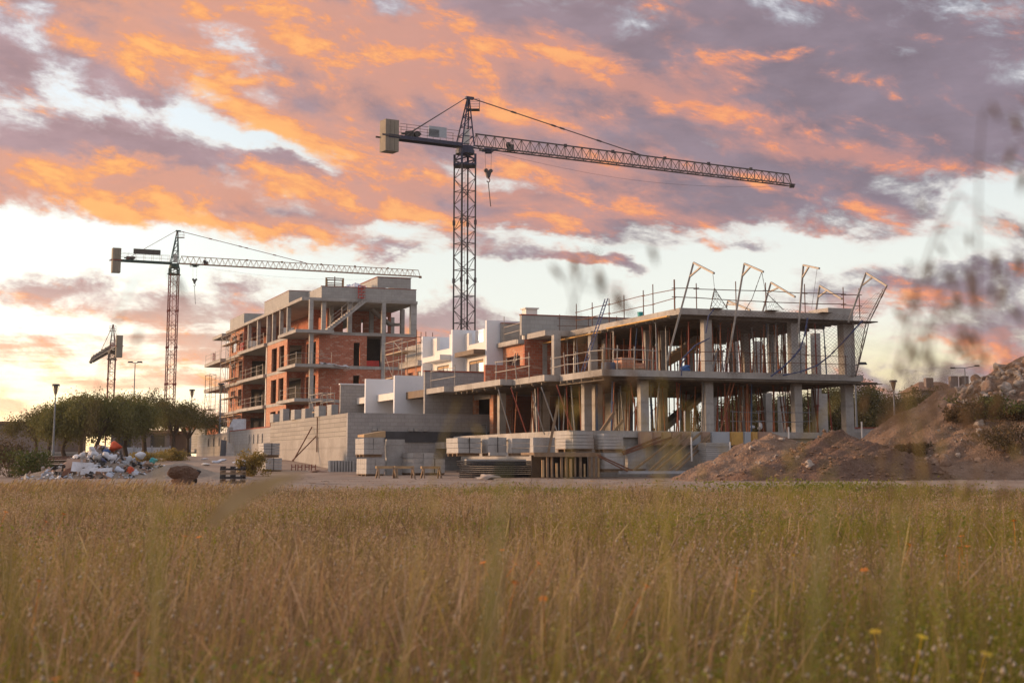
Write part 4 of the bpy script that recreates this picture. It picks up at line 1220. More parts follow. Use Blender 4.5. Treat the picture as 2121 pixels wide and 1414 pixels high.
mb = MB(); Rf.box(mb, aa, 1.3, 18.93, 18.997, 2.25, 2.85); mb.build('dark_band', M['darkgrey'], rf_)
for k, px in enumerate((775, 786, 850, 862, 880)):
    mb = MB(); a = Rf.a_at(px, 18.9, 3); Rf.box(mb, a - .12, a + .12, 18.8, 18.995, 2.87, 3.0 + .04 * (k % 2)); mb.build('bracket', M['parapet'], rf_)
mb = MB(); p = Rf.P(-7.2, Rf.b_at(657, -7.2, 3), 0); mb.beam(Vector((p.x, p.y, 1.75)), Vector((p.x, p.y, 3.8)), .06, .06); o = mb.build('wall_strut', M['rust'], loc=p); tag(o, 'rusty upright steel strip fixed on the long retaining wall', 'steel strip')
for k, (pt, lab) in enumerate((((646, 884), 'upper raking brown tube against the long retaining wall'), ((655, 903), 'lower raking brown tube against the long retaining wall'))):
    b = Rf.b_at(pt[0], -7.2, 3); q1 = Rf.P(-7.2, b, Rf.z_at(pt[1], -7.2, b)); q0 = atz(606, 968, .75)
    q0 = Rf.P(-8.6, Rf.b_at(607, -8.6, .7), gz1(Rf.P(-8.6, 33, 0).x, Rf.P(-8.6, 33, 0).y) + .02)
    mb = MB(); mb.bar(q0 + Rf.b * k * .3, q1, .04, 6); o = mb.build('raking_tube', M['rust'], loc=q0); tag(o, lab, 'tube')

# ------------------------------------------------------------------ apartment building (left)
ap = thing('apartment_building', 'unfinished brick and concrete apartment building of four floors', 'building', Rf.P(7, 85, 2.5))
LV = [3.75, 6.8, 9.85, 12.9, 15.95]
T = .28
def AW(name, axis, c0, c1, lo, hi, z0, z1, holes=(), m='brick'):
    mb = MB(); Rf.wall(mb, axis, c0, c1, lo, hi, z0, z1, holes); return mb.build(name, M[m], ap)
# floors
for i, z in enumerate(LV[:4]):
    mb = MB(); Rf.box(mb, 1.76, 12.6, 77.0, 110, z - T, z); Rf.box(mb, 3.36, 12.6, 70.95, 76.998, z - T, z)
    mb.build('floor_slab', M['slab'], ap)
mb = MB(); Rf.box(mb, 1.72, 12.62, 70.9, 110, LV[4] - T, LV[4]); mb.build('roof_slab', M['slab'], ap)
# right face
AW('brick_wall', 'a', 71, 71.2, 3.4, 12.55, 3.76, LV[1] - T - .002, [])
AW('brick_wall', 'a', 71, 71.2, 3.4, 12.55, LV[1] + .002, LV[2] - T - .002, [(6.62, 7.21, LV[1] + .1, 9.0), (9.22, 9.6, LV[1], 9.6)])
AW('brick_wall', 'a', 71, 71.2, 3.4, 7.85, LV[2] + .002, LV[3] - T - .002, [(6.62, 7.21, LV[2] + .02, 11.98)])
AW('brick_wall', 'a', 71, 71.2, 9.6, 12.55, LV[2] + .002, LV[3] - T - .002, [])
for a, b, w, z0, z1 in ((9.41, 71.1, .36, 3.75, LV[4] - T), (12.3, 71.25, .6, LV[3], LV[4] - T)):
    mb = MB(); col_box(mb, Rf, a, b, w, .4, z0, z1); mb.build('column', M['col'], ap)
for px, b in ((670, 71.5), (724, 71.5), (686, 75.5), (769, 77), (833, 76), (705, 80), (812, 84)):
    mb = MB(); a = Rf.a_at(px, b, 14); col_box(mb, Rf, a, b, .38, .38, LV[3], LV[4] - T); mb.build('column', M['col'], ap)
for i in range(4):
    z0 = LV[i] if i else 2.5
    mb = MB(); a = Rf.a_at(644, 70, LV[i] + 1); col_box(mb, Rf, a, 70.0, .36, .36, (LV[i] if i else 2.5), LV[i + 1] - T); mb.build('column', M['col'], ap)
# corner loggia
for i in range(3):
    z0, z1 = (LV[i] + .002 if i else 3.76), LV[i + 1] - T - .002
    AW('loggia_wall', 'a', 77.0, 77.2, 1.8, 3.4, z0, z1, [(2.0, 3.2, z0 + .05, z0 + 2.2)])
    AW('loggia_wall', 'b', 3.4, 3.6, 71.2, 76.98, z0, z1, [(72.2, 76.0, z0, z0 + 2.25)])
AW('loggia_wall', 'a', 79.0, 79.2, 4.6, 12.4, LV[3], LV[4] - T, [(7.6, 8.3, LV[3] + .3, 14.9), (9.4, 9.6, LV[3] + .3, 14.9), (5.2, 6.0, LV[3], 14.9), (11.9, 12.1, LV[3] + .8, 15.2)])
# left face, first wing
for i in range(3):
    z0, z1 = (LV[i] + .002 if i else 2.5), LV[i + 1] - T - .002
    zb = LV[i]
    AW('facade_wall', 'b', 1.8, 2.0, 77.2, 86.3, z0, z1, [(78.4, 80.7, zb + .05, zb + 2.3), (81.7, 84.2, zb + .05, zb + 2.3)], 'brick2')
    AW('facade_wall', 'a', 86.1, 86.3, 2.0, 4.0, z0, z1, [], 'brick')
for b in (77.6, 80.9, 84.3, 87.0, 92, 97):
    mb = MB(); col_box(mb, Rf, 2.0, b, .34, .38, LV[3], LV[4] - T); mb.build('column', M['col'], ap)
for i in range(4):
    z0, z1 = (LV[i] + .002 if i else 2.5), LV[i + 1] - T - .002
    mb = MB(); col_box(mb, Rf, 2.0, 87.0, .34, .34, z0, z1); (mb.build('column', M['cream'], ap) if i < 3 else None)
    AW('loggia_wall', 'a', 100, 100.2, 1.95, 7.0, z0, z1, [(2.9, 4.7, LV[i] + .05, LV[i] + 2.2)])
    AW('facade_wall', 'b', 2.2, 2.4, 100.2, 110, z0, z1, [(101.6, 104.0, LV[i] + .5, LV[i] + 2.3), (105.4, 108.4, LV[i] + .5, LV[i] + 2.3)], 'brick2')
    mb = MB(); Rf.box(mb, 5.6, 5.8, 77.2, 99.8, z0, z1); Rf.box(mb, 4.6, 4.8, 100.4, 110, z0, z1)
    if i < 3: Rf.box(mb, 4, 12.4, 74.2, 74.4, z0, z1)
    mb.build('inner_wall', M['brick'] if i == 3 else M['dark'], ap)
# balconies
def brail(mb, pts, h=.95, r=.022):
    for p in pts: mb.bar(p, p + Vector((0, 0, h + .12)), r, 4)
    for p, q in zip(pts[:-1], pts[1:]):
        for hh_ in (.5, h): mb.bar(p + Vector((0, 0, hh_ + random.uniform(-.05, .05))), q + Vector((0, 0, hh_ + random.uniform(-.05, .05))), r * .8, 4)
for i in (1, 2, 3):
    z = LV[i]
    mb = MB(); Rf.box(mb, .87, 3.355, 69.3, 76.99, z - T, z + .004); Rf.box(mb, 3.355, 4.35, 69.3, 70.94, z - T, z + .004)
    bl = mb.build('balcony', M['slab'], ap)
    mb = MB()
    if i < 3:
        brail(mb, [Rf.P(1.0, b, z) for b in (76, 73, 69.5)] + [Rf.P(a, 69.5, z) for a in (2.4, 4.2)])
        mb.build('railing', M['tube'], bl)
    mb = MB(); mb.prism([Rf.P(1.45, 86.4, 0)[:2], Rf.P(6, 86.4, 0)[:2], Rf.P(6, 99.98, 0)[:2], Rf.P(1.3, 99.98, 0)[:2]], z - T - .03, z + .006)
    bl = mb.build('balcony', M['slab'], ap)
    mb = MB(); brail(mb, [Rf.P(1.5, b, z) for b in (87, 90, 93, 96, 99)]); mb.build('railing', M['tube'], bl)
    mb = MB(); Rf.box(mb, 1.2, 5, 110.02, 121, z - T - .1, z + .006); bl = mb.build('balcony', M['slab'], ap)
    mb = MB(); brail(mb, [Rf.P(1.3, b, z) for b in (111, 114, 117, 120.8)]); mb.build('railing', M['tube'], bl)
mb = MB(); Rf.box(mb, 1.3, 5, 110.02, 116.5, LV[4] - .55, LV[4] - .2); mb.build('canopy', M['slab'], ap)
mb = MB(); Rf.box(mb, 3.0, 8, 110.02, 110.2, 2.5, LV[4] - .6); Rf.box(mb, 4.5, 4.7, 110.2, 121, 2.5, 13); mb.build('end_wall', M['brick'], ap)
# roof
mb = MB(); Rf.box(mb, 1.8, 1.98, 76.8, 88.4, LV[4] + .002, 17.15); Rf.box(mb, 1.98, 6.0, 76.8, 76.98, LV[4] + .002, 17.15)
mb.build('parapet', M['parapet'], ap); mb = MB(); Rf.box(mb, 2.2, 2.38, 101.5, 110, LV[4] + .002, 17.3); Rf.box(mb, 2.38, 8, 101.5, 101.68, LV[4] + .002, 17.3)
mb.build('parapet', M['parapet'], ap)
mb = MB(); Rf.box(mb, 3.55, 12.5, 71.0, 71.2, LV[4] + .002, 17.0); Rf.box(mb, 3.55, 3.75, 71.2, 76.7, LV[4] + .002, 17.0); Rf.box(mb, 12.3, 12.5, 71.2, 85, LV[4] + .002, 17.0)
mb.build('parapet', M['parapet'], ap)
mb = MB(); Rf.box(mb, 3.52, 12.53, 70.97, 71.23, 17.002, 17.06); Rf.box(mb, 1.78, 6, 76.77, 77.0, 17.152, 17.2); Rf.box(mb, 1.78, 2.0, 77.0, 88.4, 17.152, 17.2); mb.build('coping', M['tile'], ap)
a0, a1 = Rf.a_at(782, 73, 18), Rf.a_at(851, 73, 18)
mb = MB(); Rf.wall(mb, 'a', 73, 73.2, a0, a1, LV[4], 18.3, [(a0 + .8, a1 - .35, 16.2, 17.35)]); Rf.wall(mb, 'b', a0, a0 + .2, 73.2, 80, LV[4], 18.3, [(73.6, 76, 16.2, 17.3)])
Rf.box(mb, a1 - .2, a1, 73.2, 80, LV[4], 18.3)
tw = mb.build('stair_tower', M['parapet'], ap)
mb = MB(); Rf.box(mb, a0 - .04, a1 + .04, 72.96, 73.24, 18.302, 18.38); Rf.box(mb, a0 - .04, a0 + .24, 73.24, 80, 18.302, 18.38); mb.build('coping', M['tile'], tw)
mb = MB(); Rf.box(mb, a0 + .3, a1 - .3, 74.5, 74.7, LV[4], 17.4); mb.build('inner_wall', M['brick'], tw)
# outer stair from the third floor to the roof
mb = MB()
s0 = Rf.P(Rf.a_at(676, 70.2, 13), 70.2, LV[3] + .05); s1 = Rf.P(Rf.a_at(757, 70.2, 16), 70.2, LV[4] - .05)
mb.beam(s0 - Vector((0, 0, .12)), s1 - Vector((0, 0, .12)), 1.0, .26)
for i in range(16):
    q = s0.lerp(s1, (i + .5) / 16); dq = (s1 - s0) / 32
    Rf_p = Vector((dq.x, dq.y, 0)); n_ = Rf.b * .5
    mb.hexa([q - Rf_p - n_ - Vector((0, 0, .05)), q + Rf_p - n_ - Vector((0, 0, .05)), q + Rf_p + n_ - Vector((0, 0, .05)), q - Rf_p + n_ - Vector((0, 0, .05)),
             q - Rf_p - n_ + Vector((0, 0, .1)), q + Rf_p - n_ + Vector((0, 0, .1)), q + Rf_p + n_ + Vector((0, 0, .1)), q - Rf_p + n_ + Vector((0, 0, .1))])
st = mb.build('outer_stair', M['slab'], ap)
mb = MB(); brail(mb, [s0.lerp(s1, t) - Rf.b * .45 + Vector((0, 0, .1)) for t in (.08, .36, .64, .95)], .85, .025); mb.build('handrail', M['tube'], st)
mb = MB(); mb.beam(Rf.P(9.6, 76, LV[4] - .4), Rf.P(11.4, 76, LV[3] + 1.3), .9, .25); Rf.box(mb, 11.4, 12.4, 75.5, 76.5, LV[3] + 1.2, LV[3] + 1.4); mb.build('inner_stair', M['concrete'], ap)

# loose things on and in the building
def barrier(lab, p, du, h=1.0, w=.75, lean=0.0):
    root = thing('plastic_barrier', lab, 'barrier', p)
    mb = MB(); up = Vector((0, 0, 1)) + Rf.b * lean
    for k in range(3): mb.beam(p + du * (w * k / 2), p + du * (w * k / 2) + up * h, .07, .05)
    mb.build('posts', M['barrier'], root)
    mb = MB()
    for k in range(5): z = .08 + k * (h - .14) / 4; mb.beam(p - du * .06 + up * z, p + du * (w + .06) + up * z, .05, .09)
    mb.build('slats', M['barrier'], root)
barrier('red plastic barrier hung on the front parapet at the top of the outer stair', Rf.P(Rf.a_at(743, 70.7, 16), 70.8, LV[4] + .02), Rf.a, 1.22, .6)
barrier('red plastic barrier lying in the wide brick opening on second floor', Rf.P(7.9, 71.4, LV[2] + .02), Rf.a, .55, 1.2, .3)
barrier('tilted red plastic barrier on the far end balcony of the top floor', Rf.P(1.35, 116, LV[3] + .03), Rf.b * .9 + Rf.a * .3, 1.0, 2.0)
barrier('red plastic barrier against the brick between far loggia and end wing', Rf.P(1.6, 98.2, LV[3] + .02), Rf.b, .95, 1.8)
fr_ = thing('timber_stand', 'open timber frame standing on the roof of the apartment building', 'timber frame', Rf.P(5.6, 72, 17))
c = [Rf.P(Rf.a_at(675, 72, 17), 72, LV[4]), Rf.P(Rf.a_at(711, 72, 17), 72, LV[4]), Rf.P(Rf.a_at(709, 73.5, 17), 73.5, LV[4]), Rf.P(Rf.a_at(677, 73.5, 17), 73.5, LV[4])]
for p in c:
    mb = MB(); mb.beam(p, p + Vector((0, 0, 2.0)), .11, .11); mb.build('post', M['woodpale'], fr_)
mb = MB()
for p, q in ((0, 1), (1, 2), (2, 3), (3, 0)):
    for h in (1.95, 1.5): mb.beam(c[p] + Vector((0, 0, h)), c[q] + Vector((0, 0, h)), .09, .08)
m_ = (c[0] + c[1]) / 2; mb.beam(m_, m_ + Vector((0, 0, 2.1)), .09, .09)
mb.build('rails', M['rust'], fr_)
# crumpled sheet on the roof
def sheet(name, lab, cat, o, du, dv, nu, nv, amp, m, seed, bulge=0.3):
    r = np.random.default_rng(seed); mb = MB(); b = 0
    hgt = r.normal(0, amp, (nu + 1, nv + 1)); hgt = (hgt + np.roll(hgt, 1, 0) + np.roll(hgt, 1, 1)) / 2
    for i in range(nu + 1):
        for j in range(nv + 1):
            s, t = i / nu, j / nv
            p = o + du * s + dv * t + Vector((0, 0, float(hgt[i, j]) + bulge * math.sin(math.pi * s) * math.sin(math.pi * t)))
            mb.v.append(tuple(p))
    for i in range(nu):
        for j in range(nv):
            q = i * (nv + 1) + j; mb.f.append((q, q + nv + 1, q + nv + 2, q + 1))
    ob = mb.build(name, m, loc=o, smooth=False)
    md = ob.modifiers.new('thickness', 'SOLIDIFY'); md.thickness = .012
    return tag(ob, lab, cat)
sheet('tarpaulin', 'pale crumpled tarpaulin heaped on the roof left of stair tower', 'tarpaulin', Rf.P(Rf.a_at(728, 72.5, 17), 72.5, 16.9), Rf.a * 1.5 + Vector((0, 0, .25)), Rf.b * 3.5 + Vector((0, 0, .7)), 12, 14, .12, M['tarp'], 5, .35)
sheet('plastic_sheet', 'torn white plastic sheet trailing over the second floor slab edge', 'plastic sheet', Rf.P(Rf.a_at(660, 70.8, 10), 69.4, LV[2] + .05), Rf.a * 2.6 + Vector((0, 0, -.25)), Rf.b * 1.4 + Vector((0, 0, .05)), 12, 8, .09, M['bag_white'], 6, .1)
def block_pile(lab, p, n, m):
    root = thing('block_pallet', lab, 'pallet', p)
    mb = MB(); mb.box(p.x - .5, p.x + .5, p.y - .4, p.y + .4, p.z + .01, p.z + .12); mb.build('pallet_base', M['wood'], root)
    mb = MB()
    for k in range(n):
        for i in range(3): mb.box(p.x - .48 + i * .325, p.x - .17 + i * .325, p.y - .38, p.y + .38, p.z + .123 + k * .21, p.z + .325 + k * .21)
    mb.build('blocks', m, root)
block_pile('pale block pallet on the top floor edge between two columns', Rf.P(2.4, 79.2, LV[3]), 4, M['cream'])
block_pile('pale sack pallet on the far loggia of the top floor', Rf.P(1.9, 93.5, LV[3]), 3, M['cream'])
block_pile('small pale block stack on top floor by second column', Rf.P(2.3, 76.3, LV[3]), 2, M['cream'])

scaffold('scaffolding', 'tall pale scaffold against the far wing of the apartment building', Rf, 1.15, 1.95, [100.6, 103.4, 106.2, 109.4], [2.6, 4.2, 6.2, 8.2, 10.2, 12.2, 14.2, 15.2], 'tube', 'woodpale', True, .03)
scaffold('scaffolding', 'narrow rusty scaffold tower at the far end balconies', Rf, .4, 1.1, [112, 115], [2.6, 5.2, 7.2, 9.2, 11.2], 'rust', 'wood', True, .03)
# low frame building beyond
lf = thing('frame_building', 'low concrete frame beyond the apartment building at left', 'building', Rf.P(3, 130, 2))
mb = MB(); Rf.box(mb, .2, 9, 122, 148, 6.1, 6.5); Rf.box(mb, .6, 9, 122, 148, 2.5, 2.9); mb.build('slab', M['slab'], lf)
for b in (122.5, 128, 134, 140, 147):
    mb = MB(); col_box(mb, Rf, .9, b, .45, .45, 2.9, 6.1); mb.build('column', M['col'], lf)
mb = MB(); Rf.box(mb, 3.2, 3.4, 122.2, 148, 2.9, 6.1); mb.build('inner_wall', M['brick'], lf)
mb = MB(); Rf.box(mb, .3, .5, 122.1, 136, 6.502, 7.1); mb.build('parapet', M['parapet'], lf)
rail('guard_rail', 'thin rusty rail on the roof of the low frame at far left', [Rf.P(.4, b, 6.9) for b in (122.5, 127, 132, 137)], (.5, .95), 'rust', 1.1, .025)
rail('guard_rail', 'pale rail in front of the low frame at far left', [Rf.P(-1.5, b, 3.4) for b in (120, 126, 132)], (.5, .95), 'tube', 1.1, .03)
mb = MB(); Rf.box(mb, -3.2, -3.0, 92, 125, 2.6, 4.7); wl = mb.build('site_wall', M['blockw'], loc=Rf.P(-3, 105, 3)); tag(wl, 'low rough block wall in front of the far scaffolding', 'wall')
mb = MB(); q = Rf.P(-5.5, 62, 3.6); mb.hexa([q + Vector((x, y, z)) for x, y, z in ((-.7, -.6, 0), (.7, -.6, 0), (.7, .6, 0), (-.7, .6, 0), (-.2, -.5, 1.1), (.7, -.5, 1.1), (.7, .5, 1.1), (-.2, .5, 1.1))])
o = mb.build('covered_pallet', M['bag_white'], loc=q); tag(o, 'white wrapped pallet with slanting side above the retaining wall', 'pallet')

# ------------------------------------------------------------------ tower cranes
def lattice_mast(mb, x, y, z0, z1, w, rot, rc, rb, step):
    cs, sn = math.cos(rot), math.sin(rot)
    C4 = [(-w / 2, -w / 2), (w / 2, -w / 2), (w / 2, w / 2), (-w / 2, w / 2)]
    C4 = [Vector((x + a * cs - b * sn, y + a * sn + b * cs, 0)) for a, b in C4]
    for c in C4: mb.beam(Vector((c.x, c.y, z0)), Vector((c.x, c.y, z1)), rc * 2, rc * 2)
    n = max(1, int(round((z1 - z0) / step))); h = (z1 - z0) / n
    for i in range(n):
        za_, zb_ = z0 + i * h, z0 + (i + 1) * h
        for k in range(4):
            p, q = C4[k], C4[(k + 1) % 4]
            A, B = (p, q) if (i + k) % 2 == 0 else (q, p)
            mb.bar(Vector((A.x, A.y, za_)), Vector((B.x, B.y, zb_)), rb, 4)
            if i % 2 == 0: mb.bar(Vector((p.x, p.y, za_)), Vector((q.x, q.y, za_)), rb, 4)
    return C4

def tower_crane(lab, x, y, zb, zj, ztop, ang, Lj, Lc, w, paint, paint2, jibmat, cwm, pend_at, hook_l, trolley_at, boxes):
    root = thing('tower_crane', lab, 'crane', (x, y, zb))
    d = Vector((math.cos(ang), math.sin(ang), 0)); s = Vector((-d.y, d.x, 0)); up = Vector((0, 0, 1))
    O = Vector((x, y, 0))
    def P(l, t, z): return O + d * l + s * t + up * z
    mb = MB(); lattice_mast(mb, x, y, zb, zj - 2.2, w, ang, .075, .035, 1.25)
    for k in range(1, 8):
        z = zb + k * (zj - 2.2 - zb) / 5.0
        if z < zj - 3:
            for a_, b_ in ((-1, -1), (1, -1), (1, 1), (-1, 1)):
                q = P(a_ * w / 2, b_ * w / 2, z); mb.box(q.x - .13, q.x + .13, q.y - .13, q.y + .13, q.z - .22, q.z + .22)
    mb.build('mast', M[paint], root)
    mb = MB()
    for t in (-.22, .22): mb.bar(P(-.1, t, zb), P(-.1, t, zj - 1.5), .02, 4)
    z = zb
    while z < zj - 1.6: mb.bar(P(-.1, -.22, z), P(-.1, .22, z), .014, 4); z += .45
    mb.build('ladder', M[paint], root)
    mb = MB()
    n = 18
    for (r, z0, z1) in ((w * .62, zj - 1.1, zj - .75), (w * .56, zj - .75, zj - .35)):
        ring = [P(r * math.cos(2 * math.pi * i / n), r * math.sin(2 * math.pi * i / n), 0)[:2] for i in range(n)]
        mb.prism(ring, z0, z1)
    lattice_mast(mb, x, y, zj - 2.2, zj - 1.1, w * .98, ang, .11, .07, .55)
    mb.box(x - w * .65, x + w * .65, y - w * .65, y + w * .65, zj - 2.3, zj - 2.12)
    mb.build('slewing_ring', M[paint2], root)
    # tower head
    mb = MB()
    apex = P(.35, 0, ztop)
    base = [P(-w * .45, -w * .42, zj - .35), P(-w * .45, w * .42, zj - .35), P(w * .45, -w * .42, zj - .35), P(w * .45, w * .42, zj - .35)]
    for q in base: mb.beam(q, apex + (q - P(0, 0, zj)) * .10, .13, .13)
    for f in (.2, .4, .6, .78):
        R_ = [q.lerp(apex + (q - P(0, 0, zj)) * .10, f) for q in base]
        for a_, b_ in ((0, 1), (1, 3), (3, 2), (2, 0)): mb.bar(R_[a_], R_[b_], .04, 4)
        R2 = [q.lerp(apex + (q - P(0, 0, zj)) * .10, f - .2) for q in base]
        mb.bar(R2[0], R_[2], .035, 4); mb.bar(R2[1], R_[3], .035, 4)
    mb.beam(apex - d * .3, apex + d * .55, .3, .25)
    mb.build('tower_head', M[paint2], root)
    mb = MB()
    q = P(.9, 0, ztop - 1.15); mb.box(q.x - .6, q.x + .6, q.y - .5, q.y + .5, q.z, q.z + .05)
    for a_, b_ in ((-.6, -.5), (.6, -.5), (.6, .5), (-.6, .5)): mb.bar(q + Vector((a_, b_, 0)), q + Vector((a_, b_, 1.0)), .02, 4)
    for h in (.5, 1.0):
        for (a_, b_), (c_, e_) in (((-.6, -.5), (.6, -.5)), ((.6, -.5), (.6, .5)), ((.6, .5), (-.6, .5)), ((-.6, .5), (-.6, -.5))): mb.bar(q + Vector((a_, b_, h)), q + Vector((c_, e_, h)), .018, 4)
    mb.build('head_platform', M[paint], root)
    # jib: triangular lattice
    mb = MB(); jw, jh = .52, 1.28
    zl = zj - .25
    l0 = w * .5
    for t in (-jw, jw): mb.beam(P(l0, t, zl), P(Lj, t, zl), .11, .11)
    mb.beam(P(l0 + .4, 0, zl + jh), P(Lj - .4, 0, zl + jh * .92), .12, .12)
    st = 1.02; l = l0; k = 0
    while l + st <= Lj:
        zt = zl + jh * (1 - .08 * (l / Lj))
        for t in (-jw, jw):
            mb.bar(P(l, t, zl), P(l + st / 2, 0, zt), .032, 4); mb.bar(P(l + st / 2, 0, zt), P(l + st, t, zl), .032, 4)
        mb.bar(P(l, -jw, zl), P(l, jw, zl), .03, 4)
        mb.bar(P(l, -jw if k % 2 else jw, zl), P(l + st, jw if k % 2 else -jw, zl), .026, 4)
        l += st; k += 1
    for f in (.28, .42, .58, .72, .86): mb.box(*[v for c_ in (P(Lj * f, 0, zl + jh * .96),) for v in (c_.x - .16, c_.x + .16, c_.y - .16, c_.y + .16, c_.z - .12, c_.z + .16)])
    mb.beam(P(Lj - .4, 0, zl + jh * .92), P(Lj, 0, zl - .1), .10, .10)
    e = P(Lj, 0, zl); mb.box(e.x - .25, e.x + .25, e.y - .3, e.y + .3, e.z - .25, e.z + .1)
    mb.build('jib', M[jibmat], root)
    # counter-jib with walkway rails
    mb = MB()
    for t in (-.55, .55): mb.beam(P(-w * .45, t, zj - .3), P(-Lc - .3, t, zj - .3), .16, .34)
    mb.hexa([P(-Lc, -.5, zj - .18), P(-w * .45, -.5, zj - .18), P(-w * .45, .5, zj - .18), P(-Lc, .5, zj - .18), P(-Lc, -.5, zj - .13), P(-w * .45, -.5, zj - .13), P(-w * .45, .5, zj - .13), P(-Lc, .5, zj - .13)])
    mb.build('counter_jib', M[paint2], root)
    mb = MB()
    for t in (-.6, .6):
        l = 1.0
        while l < Lc - 1: mb.bar(P(-l, t, zj - .15), P(-l, t, zj + 1.0), .022, 4); l += 1.4
        for h in (.42, .98): mb.bar(P(-.9, t, zj + h), P(-Lc + .9, t, zj + h), .02, 4)
    mb.build('walkway_rail', M[paint], root)
    # counterweight blocks
    cw = MB(); hw = cwm
    for k in range(3):
        o_ = -Lc + .55 - k * .47
        cw.hexa([P(o_ - .22, -.62, zj - hw * .58), P(o_ + .22, -.62, zj - hw * .58), P(o_ + .22, .62, zj - hw * .58), P(o_ - .22, .62, zj - hw * .58),
                 P(o_ - .22, -.62, zj + hw * .42), P(o_ + .22, -.62, zj + hw * .42), P(o_ + .22, .62, zj + hw * .42), P(o_ - .22, .62, zj + hw * .42)])
    cw.build('counterweight', M['cweight'], root)
    mb = MB(); mb.beam(P(-Lc + .95, -.68, zj - .28), P(-Lc - 1.0, -.68, zj - .28), .1, .16); mb.beam(P(-Lc + .95, .68, zj - .28), P(-Lc - 1.0, .68, zj - .28), .1, .16)
    mb.build('weight_clamp', M[paint], root)
    # ties
    mb = MB(); pe = P(pend_at, 0, zl + jh * .97)
    mb.bar(apex + d * .4, pe, .055, 5)
    for f in (.22, .45, .5, .72, .93): c_ = (apex + d * .4).lerp(pe, f); mb.bar(c_, c_ + (pe - apex).normalized() * .55, .10, 5)
    mb.build('jib_tie', M[paint], root)
    mb = MB()
    for t in (-.4, .4): mb.bar(apex - d * .2, P(-Lc + 1.6, t, zj - .1), .04, 5)
    mb.build('counter_tie', M[paint], root)
    # winch and switch boxes
    mb = MB(); a0_, a1_ = P(-Lc + 2.9, -.3, zj + .25), P(-Lc + 2.9, .3, zj + .25); mb.bar(a0_, a1_, .3, 12)
    c_ = P(-Lc + 2.2, 0, zj); mb.box(c_.x - .4, c_.x + .4, c_.y - .3, c_.y + .3, c_.z - .1, c_.z + .45); mb.bar(P(-Lc + 3.3, -.2, zj + .3), P(-Lc + 1.4, .1, zj + .2), .12, 6)
    mb.build('winch', M['steel'], root)
    for (l, t, z0, ll, hh_, mk) in boxes:
        mb = MB(); mb.hexa([P(l - ll, t - .04, zj + z0), P(l, t - .04, zj + z0), P(l, t + .04, zj + z0), P(l - ll, t + .04, zj + z0), P(l - ll, t - .04, zj + z0 + hh_), P(l, t - .04, zj + z0 + hh_), P(l, t + .04, zj + z0 + hh_), P(l - ll, t + .04, zj + z0 + hh_)])
        mb.build('sign_board', M[mk], root)
    mb = MB(); c_ = P(.1, -.1, zj); mb.box(c_.x - .3, c_.x + .3, c_.y - .25, c_.y + .25, c_.z - .1, c_.z + 1.3); mb.build('switch_cabinet', M['cream'], root)
    # trolley, ropes, hook block, chain
    mb = MB(); tr = P(trolley_at, 0, zl - .22)
    for t in (-.5, .5): mb.beam(P(trolley_at - .75, t, zl - .16), P(trolley_at + .75, t, zl - .16), .1, .14)
    for l in (-.6, 0, .6): mb.beam(P(trolley_at + l, -.55, zl - .16), P(trolley_at + l, .55, zl - .16), .1, .1)
    mb.box(tr.x - .3, tr.x + .3, tr.y - .3, tr.y + .3, tr.z - .25, tr.z + .05)
    mb.bar(P(trolley_at - 1.0, -.5, zl - .5), P(trolley_at + .1, -.5, zl - .5), .03, 4); mb.bar(P(trolley_at - 1.0, -.5, zl - .5), P(trolley_at - 1.0, -.5, zl), .03, 4)
    mb.build('trolley', M[paint2], root)
    mb = MB()
    hb_ = hook_l
    for l in (-.38, .38): mb.bar(P(trolley_at + l, 0, zl - .3), P(trolley_at + l * .75, 0, zl - hb_), .014, 4)
    sag = [P(l0 + .6 + (Lj - l0 - .8) * f, 0, zl - .12 - 1.35 * math.sin(math.pi * f) ) for f in np.linspace(0, 1, 24)]
    mb.path(sag, .012, 3)
    mb.build('hoist_rope', M['steel'], root)
    mb = MB()
    for l in (-.26, .26): mb.bar(P(trolley_at + l, -.1, zl - hb_ - .05), P(trolley_at + l, .1, zl - hb_ - .05), .19, 12)
    mb.hexa([P(trolley_at - .12, -.12, zl - hb_ - .75), P(trolley_at + .12, -.12, zl - hb_ - .75), P(trolley_at + .12, .12, zl - hb_ - .75), P(trolley_at - .12, .12, zl - hb_ - .75),
             P(trolley_at - .33, -.12, zl - hb_ - .05), P(trolley_at + .33, -.12, zl - hb_ - .05), P(trolley_at + .33, .12, zl - hb_ - .05), P(trolley_at - .33, .12, zl - hb_ - .05)])
    hk = mb.build('hook_block', M['steel'], root)
    mb = MB(); mb.path([P(trolley_at + .18 * math.sin(t), 0, zl - hb_ - .98 + .2 * math.cos(t)) for t in np.linspace(-.3, 4.2, 10)], .05, 6); mb.bar(P(trolley_at, 0, zl - hb_ - .7), P(trolley_at, 0, zl - hb_ - .85), .05, 6)
    mb.build('hook', M['rust'], hk)
    mb = MB(); mb.bar(P(trolley_at, 0, zl - hb_ - 1.2), P(trolley_at + .28, 0, zl - hb_ - hook_l * 1.65), .045, 5); mb.build('chain', M['steel'], hk)
    mb = MB(); c_ = P(Lj * .085 + 1.6, 0, zl + .15); mb.box(c_.x - .35, c_.x + .35, c_.y - .3, c_.y + .3, c_.z - .1, c_.z + .45); mb.bar(c_ + Vector((-.2, -.3, .45)), c_ + Vector((-.2, .3, .45)), .25, 10)
    mb.build('trolley_winch', M['steel'], root)
    return root
def crane_z(py, Y):
    return at(CX, py, Y).z
